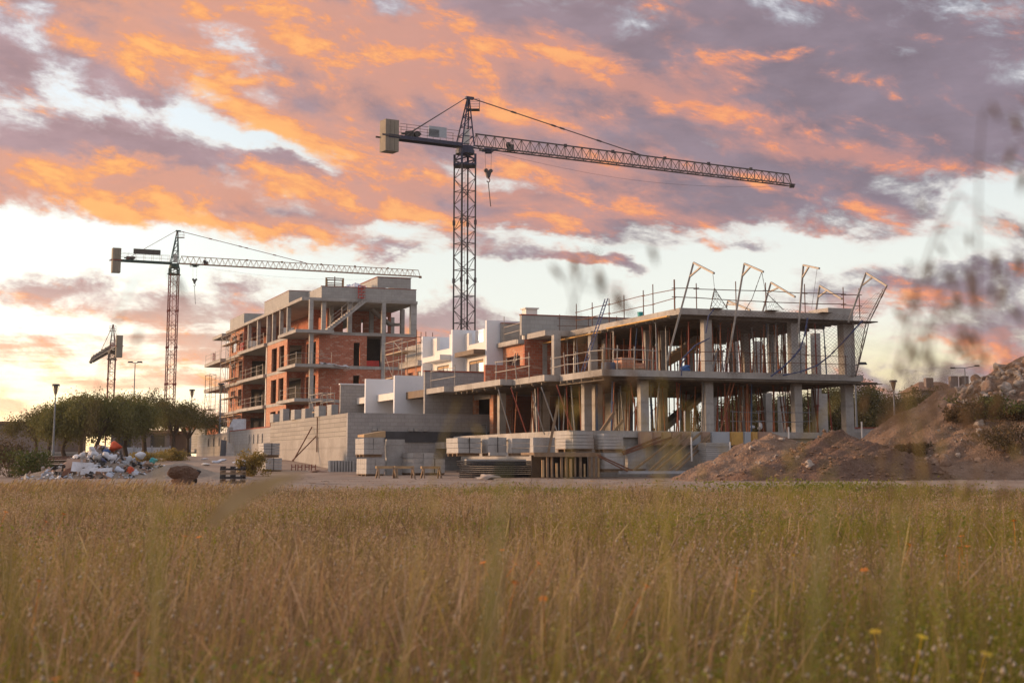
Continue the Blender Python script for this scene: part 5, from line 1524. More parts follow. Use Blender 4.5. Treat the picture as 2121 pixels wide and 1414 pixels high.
tower_crane('large dark tower crane rising behind the white houses', xat(962, 145, 20), 145, gz1(-4, 145), 31.6, 36.1, R(31.0), 41.2, 8.2, 1.5, 'crane', 'craneb', 'crane', 3.0, 21.0, 2.15, 2.6,
            [(-3.2, -.66, .05, 1.1, .75, 'prop_grey'), (-2.4, -.66, .1, 1.9, 1.0, 'panel')])
tower_crane('mid sized green and red tower crane behind trees with a pale jib', xat(355, 263, 20), 263, 2.0, 35.6, 41.0, R(25.0), 45.6, 10.0, 1.45, 'craner', 'craneg', 'craneo', 4.2, 24.0, 2.6, 3.6,
            [(-2.6, -.7, .9, 4.6, .9, 'steel')])
tower_crane('far small tower crane at left with its jib pointing away', xat(229, 318, 15), 318, 2.0, 24.7, 29.6, R(111.0), 42.0, 11.5, 1.35, 'craner', 'crane', 'crane', 4.4, 22.0, 2.0, 3.0, [])

# ------------------------------------------------------------------ stacks of blocks and panels
def gpt(px, py, y0=40.0, y1=125.0):
    d_ = ray(px, py); Ys = np.linspace(y0, y1, 900)
    X_ = d_.x / d_.y * Ys; Z_ = CAMZ + d_.z / d_.y * Ys
    h_ = np.where(Z_ <= gz(X_, Ys))[0]
    i_ = h_[0] if len(h_) else 899
    return Vector((X_[i_], Ys[i_], float(gz(X_[i_], Ys[i_]))))
def ground_ab(px, py, z=None):
    p = gpt(px, py)
    d = p - Rf.o; d.z = 0
    return d.dot(Rf.a), d.dot(Rf.b)

def stack(name, lab, pxl, pxc, pxr, pyt, pyb, layers, cols, mk='parapet', b=None, pallet=True, strap=False, group=None, cat='block stack', vert=False, gap=.012):
    """a stack in the site's own directions: left face pxl..pxc, front face pxc..pxr"""
    if b is None:
        a0, b0 = ground_ab(pxc, pyb)
    else:
        b0 = b; a0 = Rf.a_at(pxc, b0, 1.2)
    z0, z1 = Rf.z_at(pyb, a0, b0), Rf.z_at(pyt, a0, b0)
    a1 = Rf.a_at(pxr, b0, 1.2); b1 = min(Rf.b_at(pxl, a0, 1.2), b0 + 2.6)
    root = thing(name, lab, cat, Rf.P((a0 + a1) / 2, (b0 + b1) / 2, z0), group)
    zz = z0
    if pallet:
        mb = MB()
        for k in range(3):
            bb_ = b0 + (b1 - b0) * (.08 + .38 * k); Rf.box(mb, a0 + .02, a1 - .02, bb_, bb_ + .1, z0 - .03, z0 + .09)
        Rf.box(mb, a0, a1, b0, b1, z0 + .092, z0 + .115); mb.build('pallet_base', M['wood'], root); zz = z0 + .118
    mb = MB(); h = (z1 - zz) / layers; w = (a1 - a0) / cols
    for i in range(layers):
        for j in range(cols):
            o1, o2 = random.uniform(-.012, .012), random.uniform(-.02, .02)
            if vert:
                nb = 5
                for q in range(nb):
                    Rf.box(mb, a0 + j * w + gap + o1, a0 + (j + 1) * w - gap + o1, b0 + (b1 - b0) * q / nb + .012 + o2, b0 + (b1 - b0) * (q + 1) / nb - .012 + o2, zz + i * h + .004, zz + (i + 1) * h - .008)
            else:
                Rf.box(mb, a0 + j * w + gap + o1, a0 + (j + 1) * w - gap + o1, b0 + o2, b1 + o2, zz + i * h + .004, zz + (i + 1) * h - .010)
    mb.build('blocks', M[mk], root)
    if strap:
        mb = MB(); am = (a0 + a1) / 2
        Rf.box(mb, am - .02, am + .02, b0 - .03, b0 - .024, zz, z1 + .01); Rf.box(mb, am - .02, am + .02, b0 - .03, b1 + .03, z1 + .012, z1 + .02)
        mb.build('strap', M['steel'], root)
    return root, a0, a1, b0, b1, z0, z1
M['stackc'] = mottled('stack_concrete', (.44, .41, .375), (.32, .295, .265), 1.4, .9, 14, .3, stain=(.24, .225, .21))
_, A0, A1, B0, B1, _, zt = stack('block_pallet', 'lower grey block pallet under another beside the long retaining wall', 537, 549, 584, 948, 977, 4, 2, 'stackc', strap=True)
stack('block_pallet', 'upper grey block pallet of two beside the long retaining wall', 534, 545, 579, 917, 946, 4, 2, 'stackc', b=B0, strap=True)
_, A0, A1, B0, B1, _, zt = stack('panel_stack', 'lower tier of slotted concrete panels below the brown timber panel', 738, 758, 797, 949, 986, 3, 2, 'stackc', vert=True)
stack('panel_stack', 'upper tier of slotted concrete panels under the brown timber panel', 735, 753, 793, 907, 945, 3, 2, 'stackc', b=B0, vert=True)
stack('panel_stack', 'dull stack of concrete panels behind two tier panel stack', 797, 800, 838, 909, 983, 6, 1, 'stackc', b=B0 + 1.2, pallet=False)
mb = MB(); p = [Rf.P(A0 - .1, B0 + .1, zt + .1 + 1.05), Rf.P(A1 + .1, B0 + .1, zt + 1.15), Rf.P(A1 + .1, B0 + 1.3, zt + 1.15), Rf.P(A0 - .1, B0 + 1.3, zt + 1.05)]
stp = thing('timber_board', 'brown timber panel lying on top of the two tier panel stack', 'timber panel', p[0])
zz = Rf.z_at(905, A0, B0); mb = MB()
mb.hexa([Rf.P(A0 - .1, B0 + .1, zz), Rf.P(A1 + .05, B0 + .1, zz), Rf.P(A1 + .05, B0 + 1.4, zz + .02), Rf.P(A0 - .1, B0 + 1.4, zz + .02),
         Rf.P(A0 - .1, B0 + .1, zz + .14), Rf.P(A1 + .05, B0 + .1, zz + .33), Rf.P(A1 + .05, B0 + 1.4, zz + .33), Rf.P(A0 - .1, B0 + 1.4, zz + .14)])
mb.build('board', M['woodpale'], stp)
_, A0, A1, B0, B1, _, zt = stack('slab_stack', 'free standing stack of concrete slabs with a wider top slab', 829, 855, 898, 937, 984, 4, 2, 'stackc')
stack('panel_row', 'low row of grey concrete panels at foot of the wall corner', 678, 681, 735, 953, 977, 1, 9, 'stackc', pallet=False, gap=.03)
stack('block_stack', 'strapped block stack in front of the garage opening', 924, 948, 996, 906, 943, 3, 2, 'stackc', b=3.2, strap=True)
stack('block_stack', 'strapped slotted block stack right of the garage opening stack', 997, 1011, 1050, 905, 943, 2, 2, 'stackc', b=3.0, strap=True, vert=True)
stack('slab_stack', 'thin pale slab lying in front of the slotted block stack', 1011, 1014, 1052, 936, 943, 1, 1, 'stackc', b=2.2, pallet=False)
stack('slab_stack', 'long low concrete slab resting on the dark mesh pile', 962, 966, 1090, 950, 962, 1, 3, 'stackc', b=1.6, pallet=False)
stack('block_stack', 'large five layer stack of pale blocks on the timber trestle', 1150, 1186, 1230, 893, 934, 5, 1, 'stackc', b=-1.6)
stack('block_stack', 'upper stack of layered slabs right of the trestle', 1230, 1251, 1292, 897, 935, 5, 1, 'stackc', b=-2.2)
stack('block_stack', 'lower stack of layered slabs under the upper one right of trestle', 1238, 1252, 1292, 938, 976, 4, 1, 'stackc', b=-2.2)
stack('panel_stack', 'tall stack of thin sheets with yellowish sunlit ends by rubble slope', 1446, 1463, 1512, 916, 981, 15, 1, 'stackc', b=-1.6, cat='panel stack')
stack('block_stack', 'squat concrete block between the two post pairs under first slab', 1098, 1104, 1150, 905, 941, 2, 1, 'stackc', b=.1 - .9, pallet=False)
stack('block_stack', 'plain grey block stack between slotted stack and squat block', 1052, 1060, 1098, 907, 943, 3, 1, 'stackc', b=2.4)
stack('block_stack', 'wide low block stack left of the garage opening stack', 868, 878, 922, 950, 984, 3, 2, 'stackc', strap=True)
stack('block_stack', 'layered slab stack behind the raking braces', 1294, 1300, 1338, 925, 976, 6, 1, 'stackc', b=-1.2)
# dark rebar mesh pile
a0, a1 = Rf.a_at(962, .8, .8), Rf.a_at(1178, .8, .8)
rm = thing('mesh_pile', 'long dark pile of reinforcing mesh lying near the field', 'mesh pile', Rf.P((a0 + a1) / 2, .8, .4))
for k in range(9):
    mb = MB(); z = Rf.z_at(988, a0, .5) + k * .085; o_ = random.uniform(-.15, .15)
    for j in range(7): mb.bar(Rf.P(a0 + o_, -.2 + j * .28, z), Rf.P(a1 + o_ - random.uniform(0, .4), -.2 + j * .28, z + random.uniform(-.02, .02)), .02, 4)
    for j in range(30): aa_ = a0 + o_ + (a1 - a0) * j / 29.5; mb.bar(Rf.P(aa_, -.25, z + .03), Rf.P(aa_, 1.6, z + .03), .016, 4)
    mb.build('mesh_sheet', M['darkmesh'], rm)
# trestle carrying the blocks
tr = thing('timber_trestle', 'timber trestle of upright boards carrying the pale block stack', 'trestle', Rf.P(Rf.a_at(1170, -1.8, .7), -1.8, .4))
a0, a1 = Rf.a_at(1104, -1.9, .8), Rf.a_at(1242, -1.9, .8); z1_ = Rf.z_at(936, a0, -1.9); z0_ = Rf.z_at(988, a0, -1.9)
mb = MB(); Rf.box(mb, a0, a1, -2.0, -.4, z1_ - .12, z1_ - .01); Rf.box(mb, a0, a1, -2.05, -2.01, z1_ - .2, z1_ - .02); mb.build('deck', M['wood'], tr)
for k in range(13):
    mb = MB(); aa_ = a0 + .4 + (a1 - a0 - .5) * k / 12; dz_ = random.uniform(0, .3) * (k % 3 == 0)
    Rf.box(mb, aa_, aa_ + random.uniform(.06, .12), -1.95, -1.88, z0_, z1_ - .205 - dz_); mb.build('upright', M['wood' if k % 3 else 'woodpale'], tr)
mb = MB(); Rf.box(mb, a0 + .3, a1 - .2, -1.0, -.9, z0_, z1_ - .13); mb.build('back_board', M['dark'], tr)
for k, (q0, q1, lab) in enumerate((((1237, 941), (1310, 974), 'upper dark plank sloping from the trestle to the ground'), ((1240, 945), (1300, 976), 'lower dark plank sloping from the trestle to the ground'))):
    aa_, ab_ = Rf.a_at(q0[0], -2.6, 1), Rf.a_at(q1[0], -2.9, .5); P0, P1 = Rf.P(aa_, -2.6, Rf.z_at(q0[1], aa_, -2.6)), Rf.P(ab_, -2.9, Rf.z_at(q1[1], ab_, -2.9))
    mb = MB(); mb.beam(P0, P1, .12, .05); o = mb.build('plank', M['rust'], loc=P0); tag(o, lab, 'plank')
# formwork along the front of the ground slab
MK = ['woodpink', 'woodpink', 'woodpale', 'woodpink', 'woodpink', 'panel', 'woodpink', 'panel', 'woodyel', 'panel', 'woodyel', 'woodpink']
edges = [1322, 1352, 1371, 1391, 1410, 1432, 1452, 1472, 1512, 1540, 1556, 1570, 1600]
for k in range(len(MK)):
    if edges[k] >= 1600: break
    b_ = .22; aa_, ab_ = Rf.a_at(edges[k], b_, 2), Rf.a_at(edges[k + 1], b_, 2); mb = MB()
    Rf.box(mb, aa_ + .01, ab_ - .01, b_, b_ + .05, Rf.z_at(921, aa_, b_), Rf.z_at(894, aa_, b_)); Rf.box(mb, aa_ + .05, aa_ + .12, b_ - .07, b_ - .002, Rf.z_at(922, aa_, b_), Rf.z_at(895, aa_, b_))
    col_ = {'woodpink': 'pinkish plywood', 'woodpale': 'pale timber', 'panel': 'grey', 'woodyel': 'yellow'}[MK[k]]
    o = mb.build('formwork_board', M[MK[k]], loc=Rf.P(aa_, b_, 2)); tag(o, f'one of the {col_} formwork panels along the edge of ground slab', 'formwork panel', f'{col_} formwork panels along the ground slab')
for k, (q0, q1) in enumerate((((1290, 936), (1368, 905)), ((1292, 940), (1390, 906)), ((1310, 975), (1408, 900)), ((1345, 975), (1428, 899)), ((1352, 980), (1452, 896)), ((1386, 976), (1471, 900)), ((1400, 975), (1470, 911)))):
    aa_, ab_ = Rf.a_at(q0[0], -2.4, .5), Rf.a_at(q1[0], .1, 2); P0, P1 = Rf.P(aa_, -2.4, Rf.z_at(q0[1], aa_, -2.4)), Rf.P(ab_, .1, Rf.z_at(q1[1], ab_, .1))
    mb = MB(); mb.beam(P0, P1, .07, .09); o = mb.build('raking_brace', M['rust' if k < 2 else 'wood'], loc=P0)
    tag(o, 'one of the brown timber braces raking up to the formwork panels' if k >= 2 else 'one of two reddish low braces raking up to the formwork', 'brace', 'raking braces before the formwork' if k >= 2 else 'low reddish braces before the formwork')
mb = MB(); aa_, ab_ = Rf.a_at(1290, -3, .5), Rf.a_at(1475, -3, .5); Rf.box(mb, aa_, ab_, -2.7, -2.55, Rf.z_at(981, aa_, -2.7), Rf.z_at(975, aa_, -2.7)); o = mb.build('ground_plank', M['panel'], loc=Rf.P(aa_, -3, .4)); tag(o, 'long grey plank on the ground below the raking braces', 'plank')
for k, (px, y0, y1, b_, lab) in enumerate(((1419, 851, 894, .4, 'thin white pole at the ground slab edge near second column'), (1432, 905, 941, -1.5, 'thin white pole in front of the raking braces'),
                                          (1634, 884, 903, -1.0, 'short white pole at the top of the rubble mound'), (1786, 873, 905, -1.0, 'white pole between frame end and rocky bank'), (1512, 915, 936, -2, 'short white pole right of the thin sheet stack'))):
    aa_ = Rf.a_at(px, b_, 2); mb = MB(); mb.bar(Rf.P(aa_, b_, Rf.z_at(y1, aa_, b_) - .3), Rf.P(aa_, b_, Rf.z_at(y0, aa_, b_)), .04, 6); o = mb.build('pole', M['cream'], loc=Rf.P(aa_, b_, 1)); tag(o, lab, 'pole')
# sawhorses
for k, (px, py, lab) in enumerate(((800, 990, 'timber sawhorse in front of the two tier panel stack'), (838, 990, 'timber sawhorse with splayed legs left of the slab stack'), (893, 990, 'low timber sawhorse at the foot of free standing slab stack'))):
    a_, b_ = ground_ab(px, py); root = thing('sawhorse', lab, 'sawhorse', Rf.P(a_, b_, gz1(*Rf.P(a_, b_, 0)[:2])))
    z = gz1(*Rf.P(a_, b_, 0)[:2])
    mb = MB(); mb.beam(Rf.P(a_ - .5, b_, z + .5), Rf.P(a_ + .5, b_ + .2, z + .5), .1, .12); mb.build('top_beam', M['woodpale'], root)
    for s1 in (-.42, .42):
        for s2 in (-.3, .3):
            mb = MB(); mb.beam(Rf.P(a_ + s1, b_ + s2, z - .05), Rf.P(a_ + s1 * .9, b_ + s2 * .1, z + .48), .07, .07); mb.build('leg', M['wood'], root)
# crate of bricks at the field's edge
cp = thing('crate', 'dark slatted crate standing in the dry grass left of centre', 'crate', at(482, 1002, 56))
q = at(482, 1002, 56); z = gz1(q.x, q.y)
for k in range(4):
    mb = MB()
    for s in (-.36, .36): mb.box(q.x - .40, q.x + .40, q.y + s - .03, q.y + s + .03, z + k * .15, z + k * .15 + .07)
    for s in (-.36, 0, .36): mb.box(q.x + s - .03, q.x + s + .03, q.y - .4, q.y + .4, z + k * .15 + .072, z + k * .15 + .14)
    mb.build('slats', M['darkmesh' if k % 2 else 'wood'], cp)
v, f = lump(4, 31, .75, (1.0, .65, .50)); q = at(362, 1003, 55); mb = MB(); mb.arrays(v + np.array([q.x, q.y, gz1(q.x, q.y) + .22]), f)
o = mb.build('earth_clod', M['dirtbrown'], loc=q); tag(o, 'big reddish brown clod of earth at the edge of the grass', 'earth clod')
v, f = lump(4, 32, .6, (.68, .55, .42)); q = at(402, 1003, 56); mb = MB(); mb.arrays(v + np.array([q.x, q.y, gz1(q.x, q.y) + .2]), f)
o = mb.build('black_sheet', M['darkmesh'], loc=q); tag(o, 'black crumpled sheet beside the reddish brown clod', 'plastic sheet')
# leaning panels, small steel frames and scraps by the long wall
for k, (px0, px1, lab) in enumerate(((455, 467, 'narrow dark board leaning against the far part of the long wall'), (466, 484, 'wide grey sheet leaning against the far part of long wall'))):
    Y_ = 112; P0, P1 = at(px0, 955 - 6 * (1 - k), Y_), at(px1, 958, Y_); T0, T1 = at(px0 + 3 + k * 2, 910 + k * 4, Y_ + 1.0), at(px1 + (2 if k == 0 else 0), 912 + k * 12, Y_ + 1.0)
    mb = MB(); n_ = Vector((.1, .5, 0)).normalized() * .06; mb.hexa([P0, P1, P1 + n_, P0 + n_, T0, T1, T1 + n_, T0 + n_]); o = mb.build('leaning_board', M['darkgrey' if k == 0 else 'concrete'], loc=P0); tag(o, lab, 'board')
for k, px in enumerate((604, 617, 632, 645)):
    p = gpt(px, 974); root = thing('starter_bars', 'one of the small red steel frames at the foot of long wall', 'steel frame', p, 'small red steel frames by the wall')
    for s in (0, .22):
        mb = MB(); mb.bar(p + Vector((s, 0, -.1)), p + Vector((s, 0, .34)), .025, 4); mb.build('post', M['prop_red'], root)
    mb = MB(); mb.bar(p + Vector((0, 0, .2)), p + Vector((.22, 0, .2)), .02, 4); mb.build('bar', M['prop_red'], root)
for k, (px, py, w, mk, lab) in enumerate(((402, 944, .7, 'bag_white', 'white crumpled sheet on bare earth below the far wall'), (424, 952, .35, 'bag_white', 'small white scrap right of the white sheet below far wall'), (452, 958, .8, 'tarp', 'pale plastic heap by the leaning boards'),
        (508, 962, .9, 'bag_white', 'white torn plastic in the weeds left of block pallets'), (492, 972, .5, 'bag_white', 'flat white scrap in front of the torn plastic'), (420, 964, .5, 'cream', 'pale board scrap lying on the bare earth'),
        (655, 978, .8, 'woodpink', 'pinkish crumpled sheet at the foot of wall corner'), (1000, 993, 1.0, 'stone', 'spill of white chippings in front of the dark mesh pile'), (1345, 988, .5, 'stone2', 'pale stone lump lying under the raking braces'))):
    p = gpt(px, py)
    v, f = lump(3, 40 + k, .7, (w, w * .5, w * .28)); mb = MB(); mb.arrays(v + np.array(p) + np.array([0, 0, w * .08]), f)
    o = mb.build('scrap', M[mk], loc=p); tag(o, lab, 'scrap')

# ------------------------------------------------------------------ rubbish heap
hx, hy = xat(212, 69), 69.0
rh = heap_h(hx, hy, 1.5, 3.0, 2.4, 15, .95, .10)
rh2 = union(rh, heap_h(hx + 1.9, hy + .3, .9, 2.6, 2.0, 16, .95, .1), heap_h(hx - 2.0, hy - .4, .55, 1.9, 1.6, 17, .9, .1))
o = grid_mesh('rubbish_heap', np.arange(hx - 4.6, hx + 4.8, .16), np.arange(hy - 3.2, hy + 3.2, .16), rh2, M['sand'])
tag(o, 'long heap of builders rubbish and rubble by the trees', 'rubbish heap')
mats = ['bag_white', 'panel', 'cream', 'tarp', 'woodpink', 'sand', 'concrete', 'wood', 'bag_white', 'dark']
LV_ = [lump(2, 900 + q, .6) for q in range(5)]
for mk in ('bag_white', 'concrete', 'woodpink', 'dark', 'tarp'):
    mb = MB()
    for k in range(150):
        x, y = random.gauss(hx + .2, 1.8), random.uniform(hy - 2.4, hy + .8)
        z = float(rh2(np.array(x), np.array(y)))
        if z < gz1(x, y) - .04: continue
        s = random.uniform(.04, .20)
        if mk in ('bag_white', 'concrete', 'tarp') and k % 4:
            v, f = LV_[k % 5]; w_ = np.array(Matrix.Rotation(random.uniform(0, 6), 3, Vector((random.gauss(0, 1), random.gauss(0, 1), random.gauss(0, 1))).normalized()))
            mb.arrays((v * s * np.array([1.25, .8, random.uniform(.2, .7)])) @ w_ + np.array([x, y, z + s * .3]), f); continue
        ax = Vector((random.gauss(0, 1), random.gauss(0, 1), random.gauss(0, .5))).normalized(); bx = ax.cross(Vector((random.gauss(0, 1), random.gauss(0, 1), 1))).normalized(); nx_ = ax.cross(bx)
        c = Vector((x, y, z + .03)); A_ = ax * s; B_ = bx * s * random.uniform(.25, 1); N_ = nx_ * random.uniform(.006, .03)
        mb.hexa([c - A_ - B_ - N_, c + A_ - B_ - N_, c + A_ + B_ * .7 - N_, c - A_ * .8 + B_ - N_, c - A_ - B_ + N_, c + A_ - B_ + N_, c + A_ + B_ * .7 + N_, c - A_ * .8 + B_ + N_])
    o = mb.build('rubbish_scraps', M[mk]); tag(o, {'bag_white': 'white scraps', 'concrete': 'grey scraps', 'woodpink': 'brown cardboard scraps', 'dark': 'dark scraps', 'tarp': 'bluish plastic scraps'}[mk] + ' scattered all over the rubbish heap', 'rubbish', kind='stuff')
# gravel and litter over the bare ground
for mk, n_, smax, lab in (('stone2', 2600, .075, 'loose reddish gravel strewn over the bare site ground'), ('stone', 900, .06, 'loose pale gravel strewn over the bare site ground'), ('wood', 160, .22, 'splinters of timber strewn over the bare site ground')):
    mb = MB(); r_ = np.random.default_rng(len(mk) + n_); vv, ff = lump(1, 950, .5)
    for k in range(n_):
        y = r_.uniform(50, 71) if r_.uniform() < .7 else r_.uniform(71, 100); x = r_.uniform(-.32, .34) * y
        if y > 68 and x > -9: continue
        s = .015 + smax * r_.uniform() ** 3; a_ = r_.uniform(0, 6.28); c_, s_ = math.cos(a_), math.sin(a_)
        q = vv * s * (np.array([1, .7, .6]) if mk != 'wood' else np.array([1.6, .16, .12])); q = np.stack([q[:, 0] * c_ - q[:, 1] * s_, q[:, 0] * s_ + q[:, 1] * c_, q[:, 2]], 1)
        mb.arrays(q + np.array([x, y, gz1(x, y) + s * .2]), ff)
    tag(mb.build('ground_litter', M[mk]), lab, 'gravel' if mk != 'wood' else 'splinters', kind='stuff')
BAGS = [(238, 931, .30, 'bag_orange', 'orange bag on top of the rubbish heap', 'bag'), (270, 976, .24, 'bag_orange', 'orange bag at the low right end of the rubbish heap', 'bag'), (222, 934, .22, 'bag_blue', 'blue plastic behind the top orange bag', 'plastic'),
        (163, 948, .28, 'bag_white', 'white bag high on the left shoulder of the rubbish heap', 'bag'), (192, 938, .35, 'bag_white', 'large white sack near the crest of the rubbish heap', 'sack'), (228, 950, .38, 'bag_white', 'wide pale sack below the top orange bag', 'sack'),
        (216, 956, .22, 'netblue', 'dark blue bag in the middle of the rubbish heap', 'bag'), (245, 975, .30, 'tarp', 'light blue sack left of the low orange bag', 'sack'), (150, 960, .22, 'panel', 'grey sack at the left of the rubbish heap', 'sack'),
        (290, 950, .25, 'bag_white', 'white bag at the right end of the rubbish heap', 'bag'), (318, 958, .2, 'teal', 'small turquoise scrap right of the rubbish heap', 'scrap'), (200, 952, .25, 'concrete', 'grey green sack below the large white one', 'sack'), (262, 957, .3, 'panel', 'grey sack right of the wide pale one', 'sack')]
for k, (px, py, r_, mk, lab, ct) in enumerate(BAGS):
    p = surf_at(px, py + 3, rh2, 64, 74) or at(px, py, 69)
    v, f = lump(3, 200 + k, .45, (r_ * 1.15, r_, r_ * .95)); mb = MB(); mb.arrays(v + np.array(p) + np.array([0, 0, r_ * .35]), f)
    o = mb.build('bag', M[mk], loc=p, smooth=True); tag(o, lab, ct)
for k, (px, py, w, h, mk, lab) in enumerate(((172, 972, .9, .45, 'bag_white', 'white flattened cartons at the front of the rubbish heap'), (186, 980, .7, .3, 'bag_white', 'lower white board on the front of the rubbish heap'), (158, 966, .8, .5, 'woodpink', 'brown cardboard sheet at the left front of the rubbish heap'),
        (214, 978, .8, .18, 'bag_white', 'long white plank at the foot of the rubbish heap'), (142, 981, .45, .25, 'rust', 'reddish board at the left foot of the rubbish heap'))):
    p = surf_at(px, py, rh2, 64, 74) or at(px, py, 68)
    c = p + Vector((0, -.12, .1)); A_ = Vector((w / 2, .05, random.uniform(-.06, .12))); B_ = Vector((0, .25, .5)).normalized() * (h / 2); N_ = A_.cross(B_).normalized() * .02; mb = MB()
    mb.hexa([c - A_ - B_ - N_, c + A_ - B_ - N_, c + A_ + B_ - N_, c - A_ + B_ - N_, c - A_ - B_ + N_, c + A_ - B_ + N_, c + A_ + B_ + N_, c - A_ + B_ + N_])
    o = mb.build('sheet', M[mk], loc=c); tag(o, lab, 'board')
rs = thing('timber_stack', 'rusty brown stack of slatted panels left of the rubbish heap', 'timber stack', at(115, 985, 73))
p0, p1 = at(70, 988, 73), at(172, 984, 75)
for k in range(6):
    z = gz1(p0.x, p0.y) - .1 + k * .19; mb = MB(); mb.beam(Vector((p0.x, p0.y, z)), Vector((p1.x, p1.y, z + .08)), .9, .07)
    for j in range(16): q = Vector((p0.x, p0.y, z + .08)).lerp(Vector((p1.x, p1.y, z + .16)), j / 15); mb.box(q.x - .03, q.x + .03, q.y - .42, q.y + .42, q.z - .03, q.z + .03)
    mb.build('panel', M['rust' if k % 2 else 'wood'], rs)

# ------------------------------------------------------------------ street lamps
def street_lamp(lab, px, py_top, Y, kind, py_bot=955):
    p = at(px, py_top, Y); z0 = gz1(p.x, Y) - .1; top = p.z; x = p.x
    root = thing('street_lamp', lab, 'street lamp', (x, Y, z0))
    mb = MB(); mb.bar((x, Y, z0), (x, Y, top - (.95 if kind == 'cone' else .1)), .085, 8, .05); mb.bar((x, Y, z0), (x, Y, z0 + .5), .13, 8); mb.build('post', M['lampgrey'], root)
    if kind == 'cone':
        n = 12
        for k in range(4):
            t = k * math.pi / 2 + .4; mb = MB(); mb.bar((x, Y, top - .95), (x + .24 * math.cos(t), Y + .24 * math.sin(t), top - .16), .016, 4); mb.build('arm', M['lampdark'], root)
        mb = MB(); mb.bar((x, Y, top - .14), (x, Y, top), .30, n, .26); mb.build('cap', M['lampdark'], root)
        mb = MB(); mb.bar((x, Y, top - .75), (x, Y, top - .16), .07, n, .17); mb.build('lantern', M['brownfas'], root)
    else:
        for s in (-1, 1):
            mb = MB(); w = .5 if kind == 'twin' else 1.3; e = Vector((x + s * w, Y, top + (.0 if kind == 'twin' else .12 * s))); mb.bar((x, Y, top - .1), e, .045, 6); mb.build('arm', M['lampgrey'], root)
            mb = MB(); mb.hexa([e + Vector(q) for q in ((-.3, -.14, -.06), (.3, -.14, -.06), (.3, .14, -.06), (-.3, .14, -.06), (-.22, -.1, .1), (.22, -.1, .1), (.22, .1, .1), (-.22, .1, .1))]); mb.build('lamp_head', M['lampdark'], root)
street_lamp('funnel shaped street lamp on a pale post in front of left trees', 116, 795, 112, 'cone')
street_lamp('tall street lamp with two small heads above the left trees', 280, 750, 165, 'twin')
street_lamp('funnel shaped street lamp left of the apartment building', 398, 806, 150, 'cone')
street_lamp('funnel shaped street lamp in front of the far scaffolding', 458, 793, 128, 'cone')
street_lamp('funnel shaped street lamp among the right trees', 1850, 787, 112, 'cone')
street_lamp('tall street lamp with two long arms above the rocky bank', 1998, 760, 165, 'arms')
street_lamp('street lamp on a stout pale post just right of concrete frame', 1770, 753, 100, 'twin')

# ------------------------------------------------------------------ far houses and fences
def far_house(lab, px0, px1, py_e, py_r, Y, dep, name='house', wall='farwall'):
    p0, p1 = at(px0, py_e, Y), at(px1, py_e, Y); z0 = gz1(p0.x, Y) - .3; ze = p0.z; zr = at(px0, py_r, Y).z
    root = thing(name, lab, 'house', ((p0.x + p1.x) / 2, Y, z0))
    mb = MB(); mb.box(p0.x, p1.x, Y, Y + dep, z0, ze); mb.build('wall', M[wall], root)
    mb = MB(); o_ = .4; ym = Y + dep / 2
    mb.face([(p0.x - o_, Y - o_, ze - .1), (p1.x + o_, Y - o_, ze - .1), (p1.x - 1.0, ym, zr), (p0.x + 1.0, ym, zr)]); mb.face([(p1.x + o_, Y + dep + o_, ze - .1), (p0.x - o_, Y + dep + o_, ze - .1), (p0.x + 1.0, ym, zr), (p1.x - 1.0, ym, zr)])
    mb.face([(p0.x - o_, Y - o_, ze - .1), (p0.x + 1.0, ym, zr), (p0.x - o_, Y + dep + o_, ze - .1)]); mb.face([(p1.x + o_, Y - o_, ze - .1), (p1.x + o_, Y + dep + o_, ze - .1), (p1.x - 1.0, ym, zr)])
    rf = mb.build('roof', M['roof'], root)
    return root, p0, p1, Y, dep, ze, zr, rf
root, p0, p1, Y, dep, ze, zr, rf = far_house('far house with hipped tile roof behind the rocky bank', 1908, 1992, 806, 786, 168, 9)
for px, hgt in ((1933, 1.0), (1985, 1.2), (2007, 1.2)):
    x = xat(px, 169); mb = MB(); mb.box(x - .4, x + .4, 169, 170, ze - .2, ze + hgt + .3); mb.build('chimney', M['farwall'], rf)
bldg = thing('pale_house', 'pale far house with windows seen under the left trees', 'house', at(300, 945, 150))
p0, p1 = at(228, 945, 150), at(350, 945, 150); mb = MB(); mb.box(p0.x, p1.x, 150, 158, 1.2, 4.0); mb.build('wall', M['farwall'], bldg)
for px in (246, 262, 318, 332):
    x = xat(px, 150); mb = MB(); mb.box(x - .35, x + .35, 149.95, 150.02, 2.6, 3.8); mb.build('window', M['frame'], bldg)
mb = MB(); mb.box(p0.x - .3, p1.x + .3, 149.7, 158.3, 4.002, 4.3); mb.build('roof', M['roof'], bldg)
hd = thing('hoarding', 'pale blue site hoarding under the left trees', 'fence', at(300, 945, 140))
p0, p1 = at(258, 940, 140), at(352, 940, 140)
mb = MB(); mb.box(p0.x, p1.x, 140, 140.08, 1.4, 2.55); mb.build('panel', M['tarp'], hd)
for k in range(6): mb = MB(); x = p0.x + (p1.x - p0.x) * k / 5; mb.box(x - .05, x + .05, 139.9, 139.98, 1.3, 2.7); mb.build('post', M['panel'], hd)
p0, p1 = at(-60, 945, 150), at(118, 945, 150)
bl = thing('low_building', 'long low dark building at far left below the sunset', 'building', at(40, 945, 150)); mb = MB(); mb.box(p0.x, p1.x, 150, 160, 1.0, 4.9); mb.build('wall', M['farwall'], bl)
mb = MB(); mb.box(p0.x - .3, p1.x + .3, 149.7, 160.3, 4.902, 5.15); mb.build('roof', M['roof'], bl)
